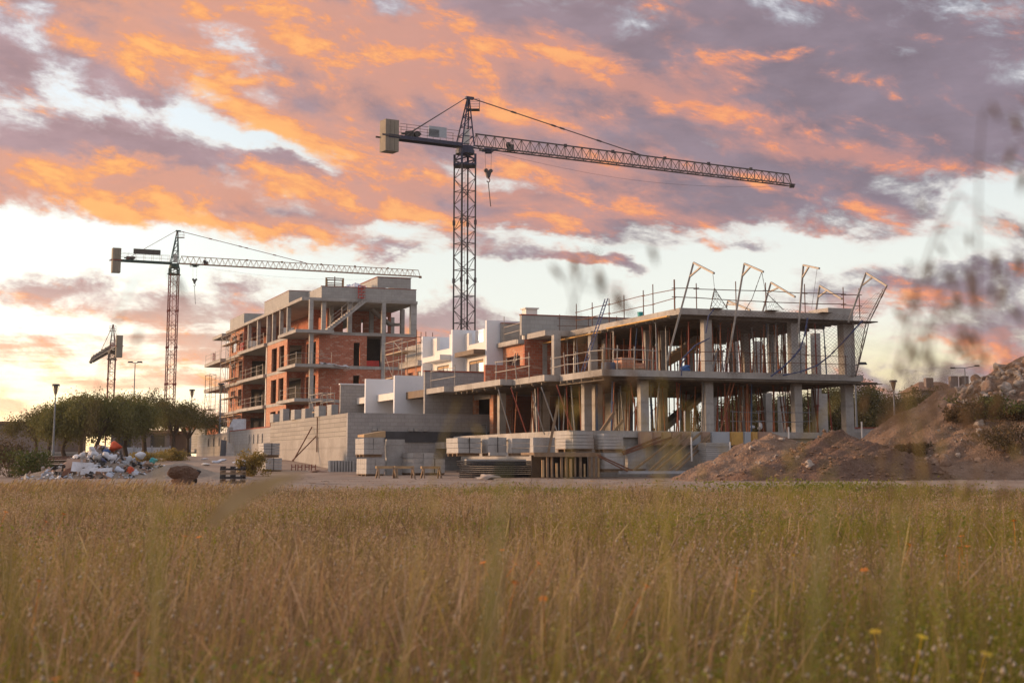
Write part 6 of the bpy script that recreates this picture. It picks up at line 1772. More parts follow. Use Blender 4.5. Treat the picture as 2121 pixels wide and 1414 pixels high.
gw = thing('garden_wall', 'pale garden wall under the left trees', 'wall', at(170, 948, 135)); p0, p1 = at(60, 948, 135), at(240, 948, 135); mb = MB(); mb.box(p0.x, p1.x, 135, 135.2, 1.0, 2.0); mb.build('wall', M['parapet'], gw)
mb = MB(); mb.box(p0.x, p1.x, 134.95, 135.25, 2.002, 2.08); mb.build('coping', M['cream'], gw)
wl = thing('site_wall', 'grey block wall between concrete frame and rocky bank', 'wall', at(1800, 900, 95)); p0, p1 = at(1764, 905, 95), at(1850, 905, 95); mb = MB(); mb.box(p0.x, p1.x, 95, 95.25, .5, 3.2); mb.build('wall', M['block'], wl)
mb = MB(); mb.box(p0.x, p1.x, 94.95, 95.3, 3.202, 3.27); mb.build('coping', M['tile'], wl)

# ------------------------------------------------------------------ plants
def leaf_mat(name, cols, trans=.35, rough=.7, patch=None, patch_s=.6):
    m = bpy.data.materials.new(name); m.use_nodes = True
    t = NT(m.node_tree); b = t.N['Principled BSDF']; out = t.N['Material Output']
    ri = t.new('ShaderNodeNewGeometry').outputs['Random Per Island']
    n = len(cols)
    c = t.ramp(ri, [(i / max(1, n - 1), (*q, 1)) for i, q in enumerate(cols)])
    if patch is not None:
        co = t.new('ShaderNodeNewGeometry').outputs['Position']
        nz = t.noise(co, patch_s, 4, .6).outputs['Fac']
        c = t.mix(t.mr(nz, .46, .66), c, (*patch, 1))
    t.put(b.inputs['Base Color'], c)
    b.inputs['Roughness'].default_value = rough
    b.inputs['Specular IOR Level'].default_value = .15
    tr = t.new('ShaderNodeBsdfTranslucent'); t.put(tr.inputs['Color'], c)
    mx = t.new('ShaderNodeMixShader'); mx.inputs[0].default_value = trans
    t.L.new(b.outputs[0], mx.inputs[1]); t.L.new(tr.outputs[0], mx.inputs[2]); t.L.new(mx.outputs[0], out.inputs['Surface'])
    return m
M['pepper'] = leaf_mat('pepper_leaves', [(.10, .105, .03), (.15, .14, .04), (.19, .165, .055), (.11, .10, .035)], .35)
M['darkleaf'] = leaf_mat('dark_leaves', [(.085, .08, .025), (.13, .11, .035), (.16, .12, .045), (.10, .08, .03)], .35)
M['bushleaf'] = leaf_mat('bush_leaves', [(.06, .08, .02), (.10, .11, .03), (.13, .11, .04)], .3)
M['drybush'] = leaf_mat('dry_bush', [(.14, .09, .045), (.10, .065, .035), (.17, .12, .06)], .3)
M['ochre'] = leaf_mat('ochre_weed', [(.26, .17, .04), (.32, .22, .06), (.18, .14, .04)], .3)

def quick_mesh(name, V, loops, starts, totals, m, smooth=False):
    me = bpy.data.meshes.new(name)
    me.vertices.add(len(V)); me.vertices.foreach_set('co', np.ascontiguousarray(V, np.float32).ravel())
    me.loops.add(len(loops)); me.loops.foreach_set('vertex_index', np.ascontiguousarray(loops, np.int32))
    me.polygons.add(len(starts)); me.polygons.foreach_set('loop_start', np.ascontiguousarray(starts, np.int32))
    try: me.polygons.foreach_set('loop_total', np.ascontiguousarray(totals, np.int32))
    except Exception: pass
    me.update(calc_edges=True); me.validate()
    me.materials.append(m)
    return me

def leaves_mesh(name, C, size, r, m, droop=0.0, long=2.2):
    """one small folded leaf per centre"""
    n = len(C)
    d = r.normal(size=(n, 3)); d[:, 2] = d[:, 2] * .6 - droop * 2
    d /= np.linalg.norm(d, axis=1)[:, None]
    s = np.cross(d, r.normal(size=(n, 3))); s /= np.linalg.norm(s, axis=1)[:, None] + 1e-9
    L = (size * r.uniform(.6, 1.4, n))[:, None]
    V = np.stack([C - s * L * .5 / long * 0, C + d * L * .5 + s * L / long * .5, C + d * L, C + d * L * .5 - s * L / long * .5], 1).reshape(-1, 3)
    return quick_mesh(name, V, np.arange(4 * n), np.arange(n) * 4, np.full(n, 4), m)

def tree(name, lab, cat, x, y, z, h, rad, seed, m, lsize=.22, nl=9000, group=None, droop=.5, trunk=.32, low=.0, wide=1.0):
    r = np.random.default_rng(seed)
    root = thing(name, lab, cat, (x, y, z), group)
    mb = MB(); o = Vector((x, y, z)); nb = 6
    top = o + Vector((r.normal(0, .15), r.normal(0, .15), h * trunk))
    mid = o.lerp(top, .5) + Vector((r.normal(0, .12), r.normal(0, .12), 0))
    mb.bar(o - Vector((0, 0, .2)), mid, h * .042, 8, h * .034); mb.bar(mid, top, h * .034, 8, h * .028)
    tips = []
    for k in range(nb):
        t = 2 * math.pi * k / nb + r.uniform(-.4, .4); e = r.uniform(.35, 1.0)
        p1 = top + Vector((math.cos(t) * rad * .35 * e, math.sin(t) * rad * .35 * e, h * r.uniform(.14, .28)))
        p2 = p1 + Vector((math.cos(t) * rad * .4 * e, math.sin(t) * rad * .4 * e, h * r.uniform(.08, .26)))
        mb.bar(top, p1, h * .02, 6, h * .014); mb.bar(p1, p2, h * .014, 5, h * .006)
        for q in range(3):
            p3 = p1.lerp(p2, r.uniform(.3, 1)) + Vector((r.normal(0, rad * .2), r.normal(0, rad * .2), r.uniform(0, h * .15))); mb.bar(p1.lerp(p2, .4), p3, h * .008, 4, h * .003)
    mb.build('trunk', M['bark'], root)
    # clumps over a lumpy dome
    nc = 52; cc = []
    while len(cc) < nc:
        v = r.normal(size=3); v /= np.linalg.norm(v)
        if v[2] < -.15: continue
        k = r.uniform(.45, 1.0) ** .5
        cc.append([v[0] * rad * wide * k * r.uniform(.8, 1.15), v[1] * rad * k, h * (trunk + .26 + low) + v[2] * h * (.98 - trunk - .26 - low) * k * r.uniform(.75, 1.06)])
    cc = np.array(cc); per = nl // nc; P = []
    for c in cc:
        n_ = int(per * r.uniform(.5, 1.5)); sg = rad * r.uniform(.09, .21)
        q = r.normal(size=(n_, 3)) * sg * np.array([1, 1, .8]); q[:, 2] -= droop * np.abs(r.normal(size=n_)) * sg * 1.5
        P.append(c + q)
    P = np.concatenate(P); P = P[P[:, 2] > h * .16]
    me = leaves_mesh('crown', P, lsize, r, m, droop)
    c = bpy.data.objects.new('crown', me); COL.objects.link(c); c.parent = root
    return root
def plant_at(px, Y): x = xat(px, Y); return x, Y, gz1(x, Y)
T_LEFT = [(75, 122, 3.6, 2.6, 'darkleaf', 'small dark tree at the left end of the tree row'), (135, 118, 4.6, 2.5, 'pepper', 'drooping pepper tree behind the funnel lamp post'),
          (205, 117, 5.0, 2.9, 'pepper', 'broad drooping pepper tree behind the rubbish heap'), (262, 119, 4.8, 2.4, 'pepper', 'pepper tree right of the broad one, above the orange bag'),
          (300, 126, 5.5, 2.3, 'darkleaf', 'open crowned dark tree in front of the tall twin lamp'), (352, 122, 4.6, 2.2, 'darkleaf', 'dark tree with forked trunk below the green crane'), (392, 128, 4.4, 2.4, 'darkleaf', 'dark leaning tree beside the far end of long wall'),
          (165, 132, 5.6, 2.4, 'darkleaf', 'thin topped dark tree rising behind pepper trees'), (240, 134, 5.5, 2.2, 'darkleaf', 'thin dark tree at the foot of the far small crane'), (105, 134, 4.6, 2.4, 'darkleaf', 'dark tree between small tree and first pepper tree')]
for k, (px, Y, h, rd, mk, lab) in enumerate(T_LEFT):
    x, y, z = plant_at(px, Y)
    tree('pepper_tree' if mk == 'pepper' else 'broadleaf_tree', lab, 'tree', x, y, z - .1, h, rd, 300 + k, M[mk], .17 if mk == 'pepper' else .15, 19000 if mk == 'pepper' else 9000, 'trees left of the site', .7 if mk == 'pepper' else .15, .30 if mk == 'pepper' else .36)
T_RIGHT = [(1500, 140, 6.0, 3.0), (1560, 135, 6.2, 3.0), (1612, 142, 6.4, 3.0), (1668, 136, 6.4, 3.2), (1720, 140, 7.0, 3.0), (1772, 133, 7.0, 3.2), (1828, 138, 6.9, 3.2), (1882, 134, 6.4, 3.2), (1935, 141, 6.4, 3.0)]
W_ = ['behind the second bay of the frame', 'behind the third front column', 'seen between third and fourth columns', 'left of the last column through the frame', 'behind the last column of the frame', 'just right of the concrete frame', 'around the right funnel lamp', 'right of the funnel lamp', 'below the far tile roof']
for k, (px, Y, h, rd) in enumerate(T_RIGHT):
    x, y, z = plant_at(px, Y)
    tree('broadleaf_tree', f'dark olive tree {W_[k]}', 'tree', x, y, z - .1, h, rd, 340 + k, M['darkleaf'], .19, 13000, 'trees right of the site', .15, .2, -.06)

def bush(lab, x, y, z, h, rad, seed, mk, n=2500, ls=.12, wide=1.0, name='bush'):
    r = np.random.default_rng(seed); root = thing(name, lab, 'bush', (x, y, z))
    mb = MB(); o = Vector((x, y, z))
    for k in range(12):
        t = r.uniform(0, 6.28); e = o + Vector((math.cos(t) * rad * wide * r.uniform(.2, .8), math.sin(t) * rad * r.uniform(.2, .8), h * r.uniform(.5, 1))); mb.bar(o - Vector((0, 0, .1)), e, .02, 4, .006)
    mb.build('stems', M['bark'], root)
    cc = np.stack([r.normal(0, .42, 26) * rad * wide, r.normal(0, .42, 26) * rad, r.uniform(.1, .95, 26) * h], 1)
    P = cc[r.integers(0, 26, n)] + r.normal(size=(n, 3)) * np.array([rad * .2, rad * .2, h * .12]); P = P[P[:, 2] > -.05]
    me = leaves_mesh('foliage', P, ls, r, M[mk], -.4); c = bpy.data.objects.new('foliage', me); COL.objects.link(c); c.parent = root
    return root
for k, (px, py, h, rd, mk, lab, wide) in enumerate(((2056, 868, 1.0, 1.0, 'bushleaf', 'dark green bush in the middle of the rocky bank', 1.3), (1992, 872, .8, .7, 'drybush', 'brown bush left of the dark green one on the bank', 1.2), (2090, 935, 1.2, 1.3, 'drybush', 'large brown bush low on the rocky bank', 1.4),
        (1885, 945, .55, .8, 'drybush', 'dry bush between the earth mound and rocky bank', 1.3), (2110, 870, .6, .6, 'drybush', 'small dry bush by the right picture edge', 1.2))):
    p = surf_at(px, py, hh, 58, 80)
    if p is None: continue
    bush(lab, p.x, p.y, p.z - .1, h, rd, 400 + k, mk, 2600, .13, wide)
for k, (px, Y, h, rd, mk, lab) in enumerate(((62, 70, 1.15, 1.0, 'bushleaf', 'olive bush left of the slatted panel stack'), (20, 74, 1.5, 1.4, 'drybush', 'large brown bush at left picture edge'), (350, 100, .7, 1.1, 'ochre', 'low dry weeds below the forked dark tree'), (300, 98, .6, 1.2, 'ochre', 'low dry weeds right of the rubbish heap'),
        (524, 79, 1.15, .6, 'ochre', 'ochre weed left of the block pallets'), (-40, 72, 1.8, 1.6, 'drybush', 'brown bush just outside the left edge'))):
    x, y, z = plant_at(px, Y); bush(lab, x, y, z - .05, h, rd, 430 + k, mk, 2600, .13)

# ------------------------------------------------------------------ the field of grass
M['dry'] = leaf_mat('dry_grass', [(.44, .295, .12), (.30, .185, .068), (.57, .42, .205), (.16, .094, .038), (.46, .29, .12), (.33, .235, .068), (.21, .145, .043)], .35, .75, (.35, .20, .11), 1.1)
M['drypink'] = leaf_mat('pinkish_grass', [(.38, .245, .145), (.26, .155, .09), (.52, .37, .25), (.15, .085, .045), (.42, .265, .16)], .35, .75)
M['withered'] = leaf_mat('withered_grass', [(.20, .12, .06), (.13, .078, .04), (.27, .175, .09), (.34, .22, .12)], .3, .8)
M['green'] = leaf_mat('green_grass', [(.21, .19, .020), (.29, .245, .03), (.15, .155, .016), (.34, .25, .045)], .42, .65, (.28, .19, .045), .9)
M['panicle'] = leaf_mat('panicle_husks', [(.42, .28, .155), (.32, .20, .105), (.55, .40, .25), (.20, .12, .06)], .4)
M['weed'] = leaf_mat('weed_leaves', [(.16, .17, .025), (.21, .21, .035), (.24, .20, .04), (.12, .135, .02)], .4, .6)
M['tuft'] = leaf_mat('pale_seed_tufts', [(.46, .37, .27), (.36, .275, .19), (.52, .43, .33), (.30, .215, .145)], .3)

def field_points(n, y0, y1, r, side=2.2):
    Y = np.sqrt(r.uniform(0, 1, n) * (y1 ** 2 - y0 ** 2) + y0 ** 2)
    X = r.uniform(-1, 1, n) * (.345 * Y + side)
    return X, Y
def edge_y(X, Y):
    """far edge of the field as a distance, ragged"""
    t = np.clip(X / np.maximum(Y, 1) / .333, -1.3, 1.3)
    return np.interp(t, [-1.3, -.8, -.55, -.3, 0, .4, .7, 1.3], [50, 49, 47, 47, 48, 48, 47, 46]) + wob(X, Y, .8, 4) * 2.5

def blade_mesh(name, X, Y, h, w, r, m, lean=.22, bend=.35, wind=(.10, .0), heads=None, hw=.0):
    n = len(X); z0 = gz(X, Y) - .02
    yaw = r.uniform(0, 2 * np.pi, n); la = r.normal(0, lean, n)
    dirx = np.cos(yaw) * np.abs(la) + wind[0] + r.normal(0, .05, n); diry = np.sin(yaw) * np.abs(la) + wind[1]
    bd = np.abs(r.normal(0, bend, n))
    sy = r.uniform(0, np.pi, n); sx_, sy_ = np.cos(sy), np.sin(sy)
    # the blade turns its width roughly to the field's long side
    lev = np.array([0, .4, .75, 1.0]); wid = np.array([1, .8, .5, .06])
    if heads is not None: lev = np.array([0, .62, .68, .82, 1.0]); wid = np.array([.5, .38, heads, heads * 1.15, .08])
    V = []
    for t, q in zip(lev, wid):
        px = X + dirx * h * t + dirx * h * bd * t * t * 1.3; py = Y + diry * h * t + diry * h * bd * t * t * 1.3
        pz = z0 + h * t * (1 - .22 * bd * t * t)
        a = np.stack([px - sx_ * w * q * .5, py - sy_ * w * q * .5, pz], 1); b = np.stack([px + sx_ * w * q * .5, py + sy_ * w * q * .5, pz], 1)
        V += [a, b]
    k = len(lev); V = np.stack(V, 1).reshape(-1, 3)
    base = (np.arange(n) * 2 * k)[:, None, None]
    quad = np.array([[2 * i, 2 * i + 1, 2 * i + 3, 2 * i + 2] for i in range(k - 1)])[None]
    F = (base + quad).reshape(-1)
    nf = n * (k - 1)
    return quick_mesh(name, V, F, np.arange(nf) * 4, np.full(nf, 4), m)

def greenness(X, Y):
    t = X / np.maximum(Y, 1) / .333
    return np.clip(.30 + .50 * sstep(0, .9, t) + .55 * wob(X, Y, .55, 8) + .35 * wob(X, Y, 1.9, 3) + .20 * sstep(6, 3, Y), .05, .92)
def hscale(X, Y): return np.clip(1 + .42 * wob(X, Y, .9, 6) + .30 * wob(X, Y, .31, 2) + .30 * wob(X, Y, 2.7, 1), .35, 1.7)

GR = np.random.default_rng(5)
bands = [(1.4, 4.2, 20000, .0024), (4.2, 10, 52000, .0030), (10, 24, 105000, .0050), (24, 60, 140000, .0095)]
dryX, dryY, dryW, grX, grY, grW = [], [], [], [], [], []
for y0, y1, n, w in bands:
    X, Y = field_points(n, y0, y1, GR); keep = Y < edge_y(X, Y); X, Y = X[keep], Y[keep]
    g_ = GR.uniform(0, 1, len(X)) < greenness(X, Y)
    dryX.append(X[~g_]); dryY.append(Y[~g_]); dryW.append(np.full((~g_).sum(), w)); grX.append(X[g_]); grY.append(Y[g_]); grW.append(np.full(g_.sum(), w))
dX, dY, dW = map(np.concatenate, (dryX, dryY, dryW)); gX, gY, gW = map(np.concatenate, (grX, grY, grW))
def put_mesh(name, me, lab, cat):
    o = bpy.data.objects.new(name, me); COL.objects.link(o); return tag(o, lab, cat, kind='stuff')
def far_low(Y): return np.interp(Y, [3, 12, 26, 45, 60], [1.0, .92, .70, .45, .36])
hs_ = GR.uniform(.22, .60, len(dX)) * hscale(dX, dY) * far_low(dY)
tt_ = dX / np.maximum(dY, 1) / .333
dens_ = np.clip(.72 + .55 * wob(dX, dY, 1.3, 21) + .3 * wob(dX, dY, 3.1, 22), .12, 1)
kk = GR.uniform(0, 1, len(dX)) < dens_; dX, dY, dW, hs_, tt_ = dX[kk], dY[kk], dW[kk], hs_[kk], tt_[kk]
kind_ = wob(dX, dY, .62, 31) + .6 * wob(dX, dY, 2.2, 32) + .12 * tt_ + GR.normal(0, .28, len(dX))
for sel, mk, nm, lab in ((kind_ < -.12, 'dry', 'golden_grass', 'golden dry grass in patches over the field'), ((kind_ >= -.12) & (kind_ < .28), 'drypink', 'pinkish_grass', 'pinkish brown dry grass in patches over the field'), (kind_ >= .28, 'withered', 'withered_grass', 'dark withered stalks in patches over the field')):
    half = GR.uniform(0, 1, len(dX)) < .55; a_ = sel & half; b_ = sel & ~half
    put_mesh(nm, blade_mesh(nm, dX[a_], dY[a_], hs_[a_] * .85, dW[a_] * 1.0, GR, M[mk], .48, 1.1), lab, 'grass')
    put_mesh('seeding_' + nm, blade_mesh('seeding_' + nm, dX[b_], dY[b_], hs_[b_] * 1.12, dW[b_] * .75, GR, M[mk], .34, .8, (.06, 0), 2.1), 'seed bearing stalks of the ' + lab, 'grass')
put_mesh('green_grass', blade_mesh('green_grass', gX, gY, GR.uniform(.18, .52, len(gX)) * hscale(gX, gY) * far_low(gY), gW * 1.5, GR, M['green'], .28, .6), 'green grass and weeds growing through the dry field', 'grass')
# loose panicles: clouds of tiny husks on thin stems
def panicles(name, lab, X, Y, h, spread, per, size, m, r):
    n = len(X); z = gz(X, Y) + h; k = np.repeat(np.arange(n), per)
    t = r.uniform(0, 1, n * per)
    P = np.stack([X[k] + r.normal(0, 1, n * per) * spread[k] * (1.1 - t) + .05 * h[k], Y[k] + r.normal(0, 1, n * per) * spread[k] * (1.1 - t), z[k] + (t - .75) * h[k] * .34], 1)
    return put_mesh(name, leaves_mesh(name, P, size, r, m, -.3, 2.6), lab, 'grass')
px_, py_, pw_ = [], [], []
for y0, y1, n in ((2.2, 5, 3600), (5, 12, 10000), (12, 28, 17000), (28, 56, 12000)):
    X, Y = field_points(n, y0, y1, GR); kk = (Y < edge_y(X, Y)) & (GR.uniform(0, 1, n) < np.clip(.75 - .5 * greenness(X, Y) + .4 * wob(X, Y, .8, 14), .08, 1)); px_.append(X[kk]); py_.append(Y[kk])
px_, py_ = np.concatenate(px_), np.concatenate(py_)
ph_ = GR.uniform(.34, .60, len(px_)) * hscale(px_, py_) * far_low(py_)
sc_ = 1 + py_ / 30
for a_, b_, sz in ((2, 6, .010), (6, 14, .015), (14, 28, .026), (28, 60, .045)):
    kk = (py_ >= a_) & (py_ < b_)
    panicles('feathery_grass', f'feathery pinkish seed heads of dry grass in the {dict([(2, "nearest"), (6, "near"), (14, "middle"), (28, "far")])[a_]} part of field', px_[kk], py_[kk], ph_[kk], .016 * sc_[kk], 9, sz, M['panicle'], GR)
put_mesh('feathery_stems', blade_mesh('feathery_stems', px_, py_, ph_, .0016 * sc_, GR, M['dry'], .05, .1, (.05, 0)), 'thin stems of the feathery dry grass', 'grass stems')
# big untidy clumps of grass that stand above the rest
cx_, cy_ = [], []
for k in range(150):
    Y = 5 + 38 * GR.uniform() ** 1.3; X = Y * .36 * (GR.uniform(-1, 1) if GR.uniform() < .55 else GR.uniform(.05, 1)); cx_.append(X); cy_.append(Y)
cx_, cy_ = np.array(cx_), np.array(cy_)
for sel, mk, nm, lab in ((np.arange(150) % 5 < 3, 'green', 'green_tussock', 'untidy green tussocks of grass standing above the field'), (np.arange(150) % 5 == 3, 'dry', 'golden_tussock', 'untidy golden tussocks of grass standing above the field'), (np.arange(150) % 5 == 4, 'withered', 'brown_tussock', 'dark brown withered tussocks in the field')):
    if mk == 'green':                     # the tall tangle right of the middle
        ex = np.array([(.9, 15), (1.5, 17), (.4, 19), (2.0, 21), (1.1, 23), (2.8, 26), (4.6, 27), (5.6, 31), (3.4, 33), (6.8, 30), (.2, 25), (7.4, 36), (5.0, 22), (3.0, 16), (4.4, 14), (2.4, 11), (3.3, 9)]); cx_, cy_, sel = np.concatenate([cx_, ex[:, 0], ex[:, 0] + .4]), np.concatenate([cy_, ex[:, 1], ex[:, 1] + .5]), np.concatenate([sel, np.ones(2 * len(ex), bool)])
    else: sel = np.concatenate([sel, np.zeros(len(cx_) - len(sel), bool)])
    X0, Y0 = np.repeat(cx_[sel], 130), np.repeat(cy_[sel], 130); n = len(X0); rr = np.repeat(GR.uniform(.10, .34, sel.sum()), 130)
    X1, Y1 = X0 + GR.normal(0, 1, n) * rr, Y0 + GR.normal(0, 1, n) * rr; kk = Y1 < edge_y(X1, Y1); X1, Y1, X0 = X1[kk], Y1[kk], X0[kk]
    put_mesh(nm, blade_mesh(nm, X1, Y1, GR.uniform(.25, .80, len(X1)) * np.interp(Y1, [5, 20, 45], [1, .95, .8]), np.interp(Y1, [4, 10, 24, 45], [.003, .0036, .006, .010]), GR, M[mk], .38, 1.0, (.05, 0), None), lab, 'grass')
# leafy low weeds in patches
lx, ly = [], []
for y0, y1, n in ((2.0, 8, 40000), (8, 22, 46000), (22, 55, 34000)):
    X, Y = field_points(n, y0, y1, GR); k = (GR.uniform(0, 1, n) < np.clip(greenness(X, Y) * 1.6 - .42, 0, 1)) & (Y < edge_y(X, Y)); lx.append(X[k]); ly.append(Y[k])
lx, ly = np.concatenate(lx), np.concatenate(ly)
lz = gz(lx, ly) + GR.uniform(.08, .52, len(lx)) * far_low(ly)
put_mesh('leafy_weeds', leaves_mesh('leafy_weeds', np.stack([lx, ly, lz], 1), np.interp(ly, [2, 8, 20, 50], [.016, .026, .045, .075]), GR, M['weed'], -.2, 2.0), 'low leafy green weeds in patches through the field', 'weeds')
# pale round seed tufts, thickest at the lower right
tx, ty = [], []
for y0, y1, n in ((2.2, 5, 2600), (5, 12, 5200), (12, 30, 4200)):
    X, Y = field_points(n * 2, y0, y1, GR); pr = np.clip(.25 + .5 * sstep(-.1, .7, X / Y / .333) + .35 * wob(X, Y, .7, 11), 0, 1); k = GR.uniform(0, 1, len(X)) < pr * .6; tx.append(X[k]); ty.append(Y[k])
tx, ty = np.concatenate(tx), np.concatenate(ty); n = len(tx)
ov = np.array([(1, 0, 0), (-1, 0, 0), (0, 1, 0), (0, -1, 0), (0, 0, 1.5), (0, 0, -1.5)], float); of = np.array([(0, 2, 4), (2, 1, 4), (1, 3, 4), (3, 0, 4), (2, 0, 5), (1, 2, 5), (3, 1, 5), (0, 3, 5)])
rr_ = GR.uniform(.0042, .008, n) * (1 + ty / 45); cz = gz(tx, ty) + GR.uniform(.26, .46, n)
V = (np.stack([tx, ty, cz], 1)[:, None, :] + ov[None] * rr_[:, None, None]).reshape(-1, 3); F = (np.arange(n)[:, None, None] * 6 + of[None]).reshape(-1)
put_mesh('seed_tufts', quick_mesh('seed_tufts', V, F, np.arange(n * 8) * 3, np.full(n * 8, 3), M['tuft']), 'small pale round seed tufts among the grass', 'seed tufts')
put_mesh('tuft_stems', blade_mesh('tuft_stems', tx, ty, cz - gz(tx, ty), np.full(n, .0035), GR, M['dry'], .0, .0, (0, 0)), 'thin stems carrying the pale seed tufts', 'grass stems')

# taller bent grass along the far left edge of the field
X = GR.uniform(-20, -7.5, 5200); Y = GR.uniform(42, 50.5, 5200); keep = Y < edge_y(X, Y) + 1
put_mesh('tall_dry_grass', blade_mesh('tall_dry_grass', X[keep], Y[keep], GR.uniform(.20, .46, keep.sum()), np.full(keep.sum(), .013), GR, M['dry'], .12, .9, (.35, 0), 2.0), 'taller wind bent grass along the far left edge of the field', 'grass')

# bright weeds along the dirt edge at right
n = 5200; X = GR.normal(9.4, 1.9, n); Y = GR.uniform(43.5, 49.5, n); Z = gz(X, Y) + GR.uniform(0, .55, n) * (.55 + .45 * wob(X, Y, 1.6, 3))
put_mesh('edge_weeds', leaves_mesh('edge_weeds', np.stack([X, Y, Z], 1), .09, GR, M['weed'], -.3, 2.0), 'bright green weeds along the bare dirt in front of the earth mounds', 'weeds')
# orange and yellow flowers: each its own
def flower_proto(mk):
    mb = MB()
    for k in range(9):
        t = 2 * math.pi * k / 9; d = Vector((math.cos(t), math.sin(t), 0)); s = Vector((-d.y, d.x, 0))
        mb.face([d * .15, d * .6 - s * .19 + Vector((0, 0, .12)), d * 1.0 + Vector((0, 0, .10)), d * .6 + s * .19 + Vector((0, 0, .12))])
    mb.bar((0, 0, -.1), (0, 0, .12), .24, 8, .18)
    mb.bar((0, 0, -14), (0, 0, -.05), .05, 4)
    o = mb.build('flower', M[mk]); COL.objects.unlink(o); return o
M['petal_o'] = mottled('orange_petals', (.75, .24, .015), (.62, .16, .01), 3, .6, 20, .05)
M['petal_y'] = mottled('yellow_petals', (.75, .50, .02), (.66, .40, .015), 3, .6, 20, .05)
FP = {k: flower_proto(k) for k in ('petal_o', 'petal_y')}
FL = [(1040, 1139, 0), (1068, 1168, 0), (1116, 1166, 0), (1068, 1207, 0), (1125, 1240, 0), (877, 1182, 1), (383, 1110, 0), (412, 1112, 0), (1340, 1213, 0), (1560, 1223, 1), (1528, 1176, 0), (1988, 1134, 0), (2003, 1131, 0), (1860, 1100, 0), (1790, 1180, 0),
      (1812, 1308, 1), (1910, 1319, 1), (2042, 1354, 1), (132, 1064, 0), (96, 1080, 0), (12, 1060, 0), (82, 1202, 0), (1000, 1165, 0), (1990, 1110, 0), (1885, 1128, 0), (1960, 1150, 0), (285, 1395, 0), (115, 1406, 0), (2100, 1078, 0), (1645, 1150, 1)]
for k, (px, py, yl) in enumerate(FL):
    Y = (CAMZ - .50) * FPX / (py - 960); p = at(px, py, Y)
    o = FP['petal_y' if yl else 'petal_o'].copy(); COL.objects.link(o); o.location = p; s = random.uniform(.016, .024) * (1 + Y / 40); o.scale = (s, s, s); o.rotation_euler = (random.uniform(-.2, .7), random.uniform(-.4, .4), random.uniform(0, 3))
    tag(o, f'one of the small {"yellow" if yl else "orange"} daisies scattered in the dry grass', 'flower', f'{"yellow" if yl else "orange"} daisies in the field')

# ------------------------------------------------------------------ stalks close to the camera
M['oat'] = leaf_mat('oat_husk', [(.16, .10, .05), (.11, .066, .035), (.22, .14, .07)], .2)
M['oatpale'] = leaf_mat('pale_oat_husk', [(.45, .36, .12), (.38, .30, .09), (.50, .40, .16)], .4)
M['leafbrown'] = mottled('dry_leaf_blade', (.50, .33, .15), (.30, .18, .08), 20, .8, 60, .1)
M['stalkgreen'] = leaf_mat('green_stalk', [(.46, .40, .13), (.40, .36, .10)], .45)
def oat(lab, px, py, Y, n, spread, seed, mk='oat', drop=.16, base_dx=None, slen=.02):
    """a wild oat: thin stem bowing over, husks hanging below the tip"""
    r = np.random.default_rng(seed); tip = at(px, py, Y)
    bx = tip.x + (base_dx if base_dx is not None else r.uniform(-.2, .1)); z0 = gz1(bx, Y)
    root = thing('oat_stalk', lab, 'grass stalk', (bx, Y, z0), 'oat stalks close to the camera')
    mb = MB(); P = []
    for t in np.linspace(0, 1, 14): P.append(Vector((bx + (tip.x - bx) * t ** 2.2, Y, z0 + (tip.z - z0) * (1 - (1 - t) ** 1.35))))
    for i in range(13): mb.bar(P[i], P[i + 1], .0022 * (1 - i / 18), 4)
    mb.build('stem', M[mk], root)
    mb = MB(); hb = MB()
    for k in range(n):
        q = P[int(r.integers(11, 14))]
        a = q + Vector((r.uniform(-.5, 1) * spread, r.normal(0, spread * .3), -r.uniform(0, 1) * drop + .02))
        mb.bar(q, a, .0004, 3)
        d = Vector((r.normal(.12, .3), r.normal(0, .2), -1)).normalized(); L = slen * r.uniform(.9, 1.7); s = Vector((1, 0, 0)) * L * .13; u = Vector((0, 1, 0)) * L * .13
        c = a + d * L * .4; e = a + d * L
        for A_, B_ in ((s, u), (u, -s), (-s, -u), (-u, s)): hb.face([a, c + A_, c + B_]); hb.face([c + A_, e, c + B_])
    hb.arrays(mb.v, mb.f)
    hb.build('husks', M[mk], root)['kind'] = 'stuff'
